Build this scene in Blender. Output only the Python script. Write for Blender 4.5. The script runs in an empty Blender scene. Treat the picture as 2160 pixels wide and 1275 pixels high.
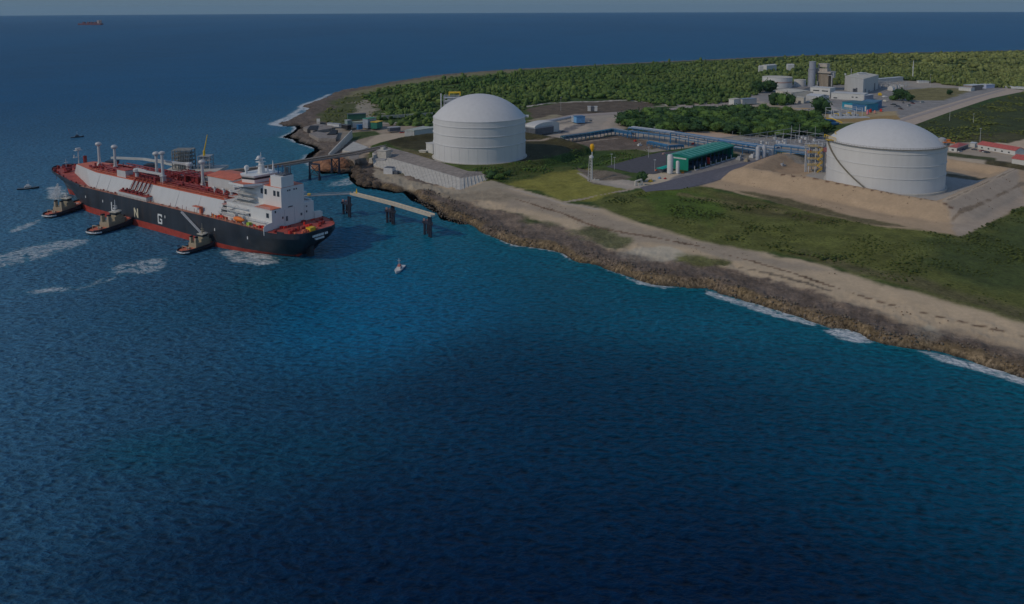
import bpy, math, random
import numpy as np
random.seed(7); rng = np.random.default_rng(11)
sc = bpy.context.scene
COL = sc.collection
R_ = math.radians

# ------------------------------------------------------------------ camera frame (photo pixels -> world)
F_PX, CAM_H, PITCH, ROLL = 1700., 137., R_(6.5), 0.0037
Y0 = 210.07            # row of the lens axis (the lens is shifted down, as in an architectural view)
Fw = np.array([0, math.cos(PITCH), -math.sin(PITCH)])
_U = np.array([0, math.sin(PITCH), math.cos(PITCH)]); _R = np.array([1., 0, 0])
Rv = _R*math.cos(ROLL) - _U*math.sin(ROLL); Uv = _U*math.cos(ROLL) + _R*math.sin(ROLL)
CAMP = np.array([0, 0, CAM_H])
def P(px, py, z=0.):
    """the place on the level z that is seen at a pixel of the photograph"""
    d = Fw + Rv*((px-1080)/F_PX) + Uv*((Y0-py)/F_PX)
    return CAMP + d*((z-CAM_H)/d[2])
def PX(pts, z): return [P(x, y, z)[:2] for x, y in pts]

# ------------------------------------------------------------------ value noise
def _hash(ix, iy, seed):
    h = (ix.astype(np.int64)*374761393 + iy.astype(np.int64)*668265263 + seed*1274126177) & 0xffffffff
    h = ((h ^ (h >> 13))*1274126177) & 0xffffffff
    return ((h ^ (h >> 16)) & 0xffff)/65535.0
def vnoise(x, y, s, seed=0):
    x = np.asarray(x)/s; y = np.asarray(y)/s
    ix = np.floor(x); iy = np.floor(y); fx = x-ix; fy = y-iy
    fx = fx*fx*(3-2*fx); fy = fy*fy*(3-2*fy)
    a = _hash(ix, iy, seed); b = _hash(ix+1, iy, seed); c = _hash(ix, iy+1, seed); d = _hash(ix+1, iy+1, seed)
    return (a*(1-fx)+b*fx)*(1-fy) + (c*(1-fx)+d*fx)*fy
def fbm(x, y, s, seed=0, o=4, g=.5):
    t = 0; a = 1; n = 0
    for k in range(o):
        t = t + a*vnoise(x, y, s/2**k, seed+k*17); n += a; a *= g
    return t/n                      # 0..1
def sst(a, b, x):
    t = np.clip((x-a)/(b-a), 0, 1); return t*t*(3-2*t)

def seg_dist(x, y, pts, closed=False):
    best = np.full(x.shape, 1e9)
    n = len(pts)
    for i in range(n if closed else n-1):
        ax, ay = pts[i]; bx, by = pts[(i+1) % n]
        dx, dy = bx-ax, by-ay; L = dx*dx+dy*dy+1e-9
        t = np.clip(((x-ax)*dx+(y-ay)*dy)/L, 0, 1)
        best = np.minimum(best, (x-ax-t*dx)**2+(y-ay-t*dy)**2)
    return np.sqrt(best)
def inside(x, y, pts):
    r = np.zeros(x.shape, bool); n = len(pts)
    for i in range(n):
        ax, ay = pts[i]; bx, by = pts[(i+1) % n]
        if ay == by: continue
        c = ((ay > y) != (by > y)) & (x < (bx-ax)*(y-ay)/(by-ay)+ax)
        r ^= c
    return r
def sdist(x, y, pts):               # positive inside
    d = seg_dist(x, y, pts, True)
    return np.where(inside(x, y, pts), d, -d)

# ------------------------------------------------------------------ materials
def new_mat(name):
    m = bpy.data.materials.new(name); m.use_nodes = True
    nt = m.node_tree; return m, nt, nt.nodes['Principled BSDF']
_M = {}
def mat(name, col, rough=.6, var=.18, scale=.35, metal=0., bump=0., streak=0., spec=.4, rust=None, rustamt=.0):
    if name in _M: return _M[name]
    m, nt, b = new_mat(name); N = nt.nodes; L = nt.links
    geo = N.new('ShaderNodeNewGeometry')
    mp = N.new('ShaderNodeMapping'); mp.inputs['Scale'].default_value = (1, 1, .15 if streak else 1)
    L.new(geo.outputs['Position'], mp.inputs['Vector'])
    n1 = N.new('ShaderNodeTexNoise'); n1.inputs['Scale'].default_value = scale; n1.inputs['Detail'].default_value = 6; n1.inputs['Roughness'].default_value = .65
    L.new(mp.outputs[0], n1.inputs['Vector'])
    mx = N.new('ShaderNodeMix'); mx.data_type = 'RGBA'
    c = np.array(col)
    mx.inputs[6].default_value = (*np.clip(c*(1-var), 0, 1), 1); mx.inputs[7].default_value = (*np.clip(c*(1+var), 0, 1), 1)
    mr = N.new('ShaderNodeMapRange'); mr.inputs[1].default_value = .3; mr.inputs[2].default_value = .7
    L.new(n1.outputs[0], mr.inputs[0]); L.new(mr.outputs[0], mx.inputs[0])
    out = mx.outputs[2]
    if rust is not None:
        n2 = N.new('ShaderNodeTexNoise'); n2.inputs['Scale'].default_value = scale*2.3; n2.inputs['Detail'].default_value = 8
        L.new(mp.outputs[0], n2.inputs['Vector'])
        m2 = N.new('ShaderNodeMapRange'); m2.inputs[1].default_value = .58; m2.inputs[2].default_value = .75; m2.inputs[4].default_value = rustamt
        L.new(n2.outputs[0], m2.inputs[0])
        x2 = N.new('ShaderNodeMix'); x2.data_type = 'RGBA'; x2.inputs[7].default_value = (*rust, 1)
        L.new(m2.outputs[0], x2.inputs[0]); L.new(out, x2.inputs[6]); out = x2.outputs[2]
    L.new(out, b.inputs['Base Color'])
    b.inputs['Roughness'].default_value = rough; b.inputs['Metallic'].default_value = metal
    b.inputs['Specular IOR Level'].default_value = spec
    if bump:
        bp = N.new('ShaderNodeBump'); bp.inputs['Strength'].default_value = 1; bp.inputs['Distance'].default_value = bump
        L.new(n1.outputs[0], bp.inputs['Height']); L.new(bp.outputs[0], b.inputs['Normal'])
    _M[name] = m; return m
HOUSEW = mat('bright_white_ship_paint', (.68, .68, .665), .4, .05, .3, streak=1, rust=(.5, .38, .28), rustamt=.15)
WHITE = mat('white_paint', (.60, .60, .59), .45, .06, .5, rust=(.45, .33, .22), rustamt=.22)
SHIPW = mat('ship_white_paint', (.53, .53, .525), .4, .05, .3, streak=1, rust=(.5, .38, .28), rustamt=.18)
HULL = mat('hull_black_paint', (.034, .042, .055), .42, .35, .12, streak=1, rust=(.09, .06, .05), rustamt=.35)
BOOT = mat('red_antifouling', (.36, .05, .035), .6, .3, .2, rust=(.16, .07, .05), rustamt=.5)
DECKR = mat('red_deck_paint', (.42, .085, .06), .65, .3, .25, rust=(.22, .08, .06), rustamt=.6)
DECKO = mat('orange_red_deck_paint', (.60, .16, .09), .6, .2, .25, rust=(.4, .16, .1), rustamt=.4)
DKRED = mat('dark_red_pipe_paint', (.24, .03, .03), .5, .35, .6)
ORANGE = mat('orange_paint', (.75, .2, .03), .5, .15)
YELLOW = mat('yellow_paint', (.72, .47, .03), .5, .15)
GREEN = mat('green_cladding', (.0, .21, .145), .5, .12, .4)
GREENL = mat('pale_green_rooflight', (.13, .40, .32), .4, .1)
BLUE = mat('blue_steel_paint', (.03, .14, .30), .5, .2)
TEAL = mat('teal_blue_cladding', (.02, .25, .38), .5, .15)
GREY = mat('grey_steel', (.36, .37, .38), .5, .18, .5)
LGREY = mat('light_grey_steel', (.55, .56, .57), .45, .12, .5)
DGREY = mat('dark_grey_steel', (.10, .11, .13), .55, .25)
PILE = mat('dark_steel_pile', (.028, .034, .055), .55, .35, .6, rust=(.11, .06, .045), rustamt=.6)
CONC = mat('pale_concrete', (.50, .48, .43), .85, .16, .3, bump=.05, rust=(.26, .23, .19), rustamt=.55)
CONCD = mat('weathered_concrete', (.27, .24, .215), .9, .28, .25, bump=.12, streak=0, rust=(.14, .12, .11), rustamt=.6)
BRIDGE = mat('brown_grey_concrete', (.30, .25, .22), .85, .2, .4, rust=(.18, .12, .1), rustamt=.5)
TAN = mat('tan_cladding', (.36, .31, .25), .6, .2, .4, streak=1)
REDROOF = mat('red_roof_sheet', (.50, .12, .10), .6, .2, .5)
BLACK = mat('black_rubber', (.015, .015, .018), .7, .3)
GLASS = mat('dark_window_glass', (.03, .04, .05), .12, .2, spec=.6)
ROCK = mat('brown_boulder_rock', (.10, .075, .055), .95, .45, .5, bump=.4)
ROCKO = mat('orange_brown_rock', (.34, .17, .10), .95, .35, .4, bump=.3)
TUGBUFF = mat('buff_tug_paint', (.36, .31, .22), .5, .15, .8, rust=(.3, .18, .1), rustamt=.4)
ALU = mat('silver_pipe_cladding', (.40, .42, .45), .5, .15, .6)
REDP = mat('bright_red_paint', (.6, .04, .03), .5, .15)
SKYBLUE = mat('light_blue_paint', (.15, .35, .6), .5, .15)
CREAM = mat('cream_roof', (.56, .53, .45), .7, .15, .4)
BARK = mat('grey_brown_bark', (.16, .12, .085), .9, .3, .8)
BROWNP = mat('brown_beige_paint', (.38, .30, .22), .6, .2)

def leaf_mat(name, c1, c2, scale=.16, east=None):
    m, nt, b = new_mat(name); N = nt.nodes; L = nt.links
    geo = N.new('ShaderNodeNewGeometry')
    n = N.new('ShaderNodeTexNoise'); n.inputs['Scale'].default_value = scale; n.inputs['Detail'].default_value = 5
    L.new(geo.outputs['Position'], n.inputs['Vector'])
    n3 = N.new('ShaderNodeTexNoise'); n3.inputs['Scale'].default_value = scale*.12; n3.inputs['Detail'].default_value = 3
    L.new(geo.outputs['Position'], n3.inputs['Vector'])
    ad = N.new('ShaderNodeMath'); ad.operation = 'ADD'; L.new(n.outputs[0], ad.inputs[0]); L.new(n3.outputs[0], ad.inputs[1])
    mr = N.new('ShaderNodeMapRange'); mr.inputs[1].default_value = .72; mr.inputs[2].default_value = 1.28; L.new(ad.outputs[0], mr.inputs[0])
    mx = N.new('ShaderNodeMix'); mx.data_type = 'RGBA'; mx.inputs[6].default_value = (*c1, 1); mx.inputs[7].default_value = (*c2, 1)
    L.new(mr.outputs[0], mx.inputs[0])
    hs = N.new('ShaderNodeHueSaturation')
    if east:                                      # drier, more olive scrub wood towards the east
        m2 = N.new('ShaderNodeMix'); m2.data_type = 'RGBA'; m2.inputs[6].default_value = (*east[0], 1); m2.inputs[7].default_value = (*east[1], 1); L.new(mr.outputs[0], m2.inputs[0])
        sx = N.new('ShaderNodeSeparateXYZ'); L.new(geo.outputs['Position'], sx.inputs[0]); me_ = N.new('ShaderNodeMapRange'); me_.inputs[1].default_value = 250; me_.inputs[2].default_value = 1000; L.new(sx.outputs[0], me_.inputs[0])
        m3 = N.new('ShaderNodeMix'); m3.data_type = 'RGBA'; L.new(me_.outputs[0], m3.inputs[0]); L.new(mx.outputs[2], m3.inputs[6]); L.new(m2.outputs[2], m3.inputs[7]); L.new(m3.outputs[2], hs.inputs['Color'])
    else: L.new(mx.outputs[2], hs.inputs['Color'])
    rn = geo.outputs['Random Per Island']
    v = N.new('ShaderNodeMapRange'); v.inputs[3].default_value = .7; v.inputs[4].default_value = 1.35; L.new(rn, v.inputs[0]); L.new(v.outputs[0], hs.inputs['Value'])
    L.new(hs.outputs[0], b.inputs['Base Color'])
    b.inputs['Roughness'].default_value = .8; b.inputs['Specular IOR Level'].default_value = .15
    return m
LEAF = leaf_mat('broadleaf_foliage', (.036, .082, .022), (.105, .17, .038))
LEAFD = leaf_mat('dense_dark_foliage', (.022, .055, .022), (.052, .10, .032))
LEAFF = leaf_mat('forest_foliage', (.045, .095, .024), (.13, .18, .048), .05, east=((.105, .135, .040), (.24, .26, .085)))
SCRUBD = leaf_mat('dark_scrub_foliage', (.040, .062, .018), (.105, .128, .034), .12)
SCRUBM = leaf_mat('scrub_foliage', (.085, .11, .028), (.17, .19, .05), .08)

# ------------------------------------------------------------------ mesh builder
class MB:
    def __init__(s): s.v = []; s.f = []; s.mi = []; s.m = 0
    def add(s, vs, fs):
        o = len(s.v); s.v += [tuple(map(float, p)) for p in vs]; s.f += [tuple(i+o for i in f) for f in fs]; s.mi += [s.m]*len(fs); return s
    def box(s, x0, x1, y0, y1, z0, z1, taper=0., tx=None):
        a = taper; b = taper if tx is None else tx
        return s.add([(x0, y0, z0), (x1, y0, z0), (x1, y1, z0), (x0, y1, z0), (x0+b, y0+a, z1), (x1-b, y0+a, z1), (x1-b, y1-a, z1), (x0+b, y1-a, z1)],
                     [(0, 3, 2, 1), (4, 5, 6, 7), (0, 1, 5, 4), (1, 2, 6, 5), (2, 3, 7, 6), (3, 0, 4, 7)])
    def prism(s, pts, z0, z1, pts2=None):
        p2 = pts2 or pts; n = len(pts)
        area = sum(pts[i][0]*pts[(i+1) % n][1]-pts[(i+1) % n][0]*pts[i][1] for i in range(n))
        if area < 0: pts = pts[::-1]; p2 = p2[::-1]
        return s.add([(x, y, z0) for x, y in pts]+[(x, y, z1) for x, y in p2],
                     [tuple(range(n))[::-1], tuple(range(n, 2*n))]+[(i, (i+1) % n, n+(i+1) % n, n+i) for i in range(n)])
    def tube(s, p, q, r, r2=None, n=8, cap=True):
        p = np.array(p, float); q = np.array(q, float); r2 = r if r2 is None else r2
        d = q-p; L = np.linalg.norm(d)
        if L < 1e-6: return s
        d /= L; a = np.cross(d, [0, 0, 1.] if abs(d[2]) < .9 else [1., 0, 0]); a /= np.linalg.norm(a); b = np.cross(d, a)
        vs = []
        for c, rr in ((p, r), (q, r2)):
            for k in range(n):
                t = 2*math.pi*k/n; vs.append(c+rr*(math.cos(t)*a+math.sin(t)*b))
        fs = [(k, n+k, n+(k+1) % n, (k+1) % n) for k in range(n)]
        if cap: fs += [tuple(range(n)), tuple(range(n, 2*n))[::-1]]
        return s.add(vs, fs)
    def path(s, pts, r, n=6):
        for a, b in zip(pts[:-1], pts[1:]): s.tube(a, b, r, n=n)
        return s
    def beam(s, p, q, w, h):
        p = np.array(p, float); q = np.array(q, float); d = q-p; d /= np.linalg.norm(d)
        a = np.cross(d, [0, 0, 1.] if abs(d[2]) < .95 else [0, 1., 0]); a /= np.linalg.norm(a); u = np.cross(a, d)
        vs = [c+sx*a*w/2+sz*u*h/2 for c in (p, q) for sx, sz in ((-1, -1), (1, -1), (1, 1), (-1, 1))]
        return s.add(vs, [(0, 1, 2, 3), (7, 6, 5, 4), (0, 4, 5, 1), (1, 5, 6, 2), (2, 6, 7, 3), (3, 7, 4, 0)])
    def lathe(s, prof, c=(0, 0, 0), n=24, cap=True):
        vs = []; fs = []
        for r, z in prof:
            for k in range(n):
                t = 2*math.pi*k/n; vs.append((c[0]+r*math.cos(t), c[1]+r*math.sin(t), c[2]+z))
        for i in range(len(prof)-1):
            for k in range(n):
                fs.append((i*n+k, i*n+(k+1) % n, (i+1)*n+(k+1) % n, (i+1)*n+k))
        if cap: fs += [tuple(range(n))[::-1], tuple((len(prof)-1)*n+k for k in range(n))]
        return s.add(vs, fs)
    def loft(s, secs, closed=True, caps=True):
        n = len(secs[0]); vs = [p for sec in secs for p in sec]; fs = []
        for i in range(len(secs)-1):
            for k in range(n if closed else n-1):
                fs.append((i*n+k, i*n+(k+1) % n, (i+1)*n+(k+1) % n, (i+1)*n+k))
        if caps and closed: fs += [tuple(range(n))[::-1], tuple((len(secs)-1)*n+k for k in range(n))]
        return s.add(vs, fs)
    def shifted(s, o):
        s.v = [(a-o[0], b-o[1], c-o[2]) for a, b, c in s.v]; return s
    def build(s, name, m, parent=None, smooth=False, fix=True):
        me = bpy.data.meshes.new(name); me.from_pydata(s.v, [], s.f)
        for x in (m if isinstance(m, (list, tuple)) else [m]): me.materials.append(x)
        if isinstance(m, (list, tuple)): me.polygons.foreach_set('material_index', s.mi)
        if fix:
            import bmesh
            bm = bmesh.new(); bm.from_mesh(me); bmesh.ops.recalc_face_normals(bm, faces=bm.faces); bm.to_mesh(me); bm.free()
        if smooth: me.polygons.foreach_set('use_smooth', [True]*len(me.polygons))
        me.update()
        o = bpy.data.objects.new(name, me); COL.objects.link(o)
        if parent: o.parent = parent
        return o
def smooth_by_angle(o, deg=40):
    me = o.data; me.polygons.foreach_set('use_smooth', [True]*len(me.polygons))
    import bmesh
    bm = bmesh.new(); bm.from_mesh(me)
    for e in bm.edges:
        if len(e.link_faces) == 2 and e.calc_face_angle(0) > R_(deg): e.smooth = False
    bm.to_mesh(me); bm.free()
def fmesh(name, verts, faces, m, attrs=None, smooth=True):
    """mesh from numpy arrays (faces Nx4 or Nx3)"""
    me = bpy.data.meshes.new(name); k = faces.shape[1]
    me.vertices.add(len(verts)); me.vertices.foreach_set('co', np.ascontiguousarray(verts, dtype=np.float32).ravel())
    me.loops.add(faces.size); me.loops.foreach_set('vertex_index', np.ascontiguousarray(faces, dtype=np.int32).ravel())
    me.polygons.add(len(faces)); me.polygons.foreach_set('loop_start', np.arange(0, faces.size, k, dtype=np.int32))
    me.polygons.foreach_set('loop_total', np.full(len(faces), k, dtype=np.int32))
    if smooth: me.polygons.foreach_set('use_smooth', np.ones(len(faces), bool))
    me.update(calc_edges=True)
    for nm, arr in (attrs or {}).items():
        if arr.ndim == 2:
            a = me.attributes.new(nm, 'FLOAT_COLOR', 'POINT'); a.data.foreach_set('color', np.ascontiguousarray(np.c_[arr, np.ones(len(arr))] if arr.shape[1] == 3 else arr, dtype=np.float32).ravel())
        else:
            a = me.attributes.new(nm, 'FLOAT', 'POINT'); a.data.foreach_set('value', arr.astype(np.float32))
    me.materials.append(m)
    o = bpy.data.objects.new(name, me); COL.objects.link(o); return o
def thing(name, label, cat, loc=(0, 0, 0), rz=0., group=None):
    o = bpy.data.objects.new(name, None); COL.objects.link(o); o.empty_display_size = .1
    o.location = tuple(float(c) for c in loc); o.rotation_euler = (0, 0, rz)
    o['label'] = label; o['category'] = cat
    if group: o['group'] = group
    return o
def tag(o, label, cat, group=None):
    o['label'] = label; o['category'] = cat
    if group: o['group'] = group
    return o
def kind(o, k, label=None):
    o['kind'] = k
    if label: o['label'] = label
    return o
_ch = {}
def copy_tree(o, parent=None):
    c = o.copy(); COL.objects.link(c)
    if parent: c.parent = parent
    for ch in [x for x in bpy.data.objects if x.parent == o]: copy_tree(ch, c)
    return c

# ------------------------------------------------------------------ coast and relief
COAST_PX = [(2700, 1010), (2450, 905), (2300, 850), (2160, 797), (2120, 783), (2050, 762), (1990, 745), (1930, 736), (1870, 725), (1835, 716), (1815, 704), (1790, 696), (1750, 690), (1720, 680),
            (1680, 668), (1640, 655), (1600, 645), (1560, 632), (1520, 622), (1490, 610), (1450, 609), (1420, 603), (1385, 600), (1340, 588), (1310, 576), (1270, 565), (1240, 558), (1215, 557),
            (1205, 545), (1185, 533), (1150, 525), (1120, 521), (1090, 518), (1050, 505), (1020, 497), (1005, 480), (985, 470), (965, 464), (945, 460), (938, 448), (920, 440), (905, 430),
            (890, 424), (880, 420), (868, 408), (860, 402), (840, 404), (820, 400), (800, 396), (780, 395), (765, 390), (752, 378), (748, 364), (738, 362), (722, 364), (700, 362), (690, 364),
            (676, 357), (668, 345), (655, 336), (662, 326), (676, 318), (672, 310), (655, 305), (636, 300), (628, 293), (608, 289), (626, 281), (636, 272), (632, 265), (600, 265), (582, 262),
            (606, 257), (622, 249), (640, 238), (655, 229), (640, 226), (652, 219), (672, 213), (690, 205), (705, 197), (722, 192), (745, 188), (775, 184), (800, 179), (834, 173), (860, 169), (881, 166),
            (910, 161), (940, 158), (990, 154), (1040, 150), (1110, 146), (1200, 141), (1300, 136), (1400, 131), (1500, 127), (1600, 122), (1700, 118), (1800, 115), (1900, 112.5), (2160, 107), (2500, 102), (2900, 98)]
COAST = [tuple(p) for p in PX(COAST_PX, 0)]
LAND = COAST + [(9000, 5200), (9000, -200), (600, -100)]
BERM2 = [tuple(p) for p in PX([(1575, 357), (1640, 369), (1760, 386), (1832, 399), (1929, 417), (1987, 427), (2060, 394), (2141, 357), (2000, 336), (1900, 330), (1745, 322), (1650, 327)], 12.5)]
XL2 = P(1650, 327, 12.5)[0]
PLAT1 = [tuple(p) for p in PX([(803, 306), (860, 321), (916, 337), (987, 360), (1030, 364), (1110, 345), (1180, 330), (1235, 312), (1180, 292), (1108, 281), (905, 281), (850, 288)], 9.5)]
BERM1 = [tuple(p) for p in PX([(806, 301), (850, 290), (905, 282), (1000, 276), (1108, 280), (1180, 292), (1215, 303)], 12.5)]

def coast_d(x, y):
    return sdist(x, y, LAND)
def base_height(x, y, d):
    """relief from the distance to the coast"""
    nx = fbm(x, y, 14, 3, 3); rough = fbm(x, y, 5, 9, 4, .6); r2 = fbm(x, y, 30, 29, 3)
    dd = d + (nx-.5)*9*sst(-4, 1, d)
    cliff = sst(-.5, 4., dd)*(2.5+1.4*r2)
    cliff = cliff*(1-.4*((x < -155) | (y > 665)))
    z = -2.5*(dd < 0) * sst(0, 3, -dd) + cliff + sst(8, 75, d)*2.0
    z = z + (rough-.5)*2.6*sst(0, 2.5, dd)*(1-sst(16, 55, d)) + (r2-.5)*1.0*sst(20, 80, d)*(1-sst(150, 400, d)*.3)
    z = z + (fbm(x, y, 1.8, 77, 2)-.5)*1.1*sst(0, 2, dd)*(1-sst(9, 22, d))
    return z
PADS = []                       # flat areas: polygon, level, falloff
def height(x, y, d=None):
    x = np.asarray(x, float); y = np.asarray(y, float)
    if d is None: d = coast_d(x, y)
    z = base_height(x, y, d)
    for pts, lv, fall in PADS:
        xs = [p[0] for p in pts]; ys = [p[1] for p in pts]
        k = (x > min(xs)-fall) & (x < max(xs)+fall) & (y > min(ys)-fall) & (y < max(ys)+fall)
        if k.any():
            s = sdist(x[k], y[k], pts); t = sst(-fall, 0, s); z[k] = z[k]*(1-t)+lv*t
    # berm round the right tank
    k = (x > 90) & (x < 600) & (y > 400) & (y < 880)
    if k.any():
        X, Y = x[k], y[k]
        s = sdist(X, Y, BERM2); n = (fbm(X, Y, 9, 41, 4)-.5)
        left = sst(XL2+14, XL2-16, X)                       # loose sand mound on the left end
        out = 6.3; zz = np.where(s < 0, out+(6.2+left*1.5)*np.clip(1-(-s-2.2+n*(.7+3*left))/19, 0, 1), 8.0+(4.5+left*1.5)*np.clip(1-(s-2.2+n*(.7+2*left))/11, 0, 1))
        zz = zz + n*(.25+2.2*left)*sst(26, 15, np.abs(s))
        t = sst(-24, -19, s)
        z[k] = z[k]*(1-t)+zz*t
    k = (x > -270) & (x < 240) & (y > 500) & (y < 1100)
    if k.any():
        X, Y = x[k], y[k]
        s = sdist(X, Y, PLAT1); t = sst(-5, .5, s-1.0)
        z[k] = z[k]*(1-t)+9.3*t
        b = seg_dist(X, Y, BERM1); hb = 4.0*np.clip(1-(b-1.5)/11, 0, 1)
        z[k] = np.maximum(z[k], (8.6+hb)*(hb > 0))
    return z
def hz(x, y): return float(height(np.array([x]), np.array([y]))[0])
def G(px, py, z=6.3):
    """ground point seen at a pixel (one refinement with the real relief)"""
    p = P(px, py, z)
    for _ in range(4):
        z = hz(p[0], p[1]); p = P(px, py, z)
    return p
PADS += [(PX([(1270, 352), (1395, 320), (1560, 300), (1700, 320), (1600, 345), (1480, 375), (1440, 396), (1370, 404), (1300, 372)], 6.5), 6.5, 14),
         (PX([(1600, 205), (1620, 175), (1760, 165), (1900, 170), (2120, 182), (2150, 188), (1900, 262), (1740, 258), (1700, 225)], 6.5), 6.5, 30),
         (PX([(1995, 305), (2050, 296), (2200, 310), (2220, 350), (2150, 348), (1995, 330)], 7.), 7., 12)]
PADS = [([tuple(q) for q in a], b, c) for a, b, c in PADS]

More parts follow.
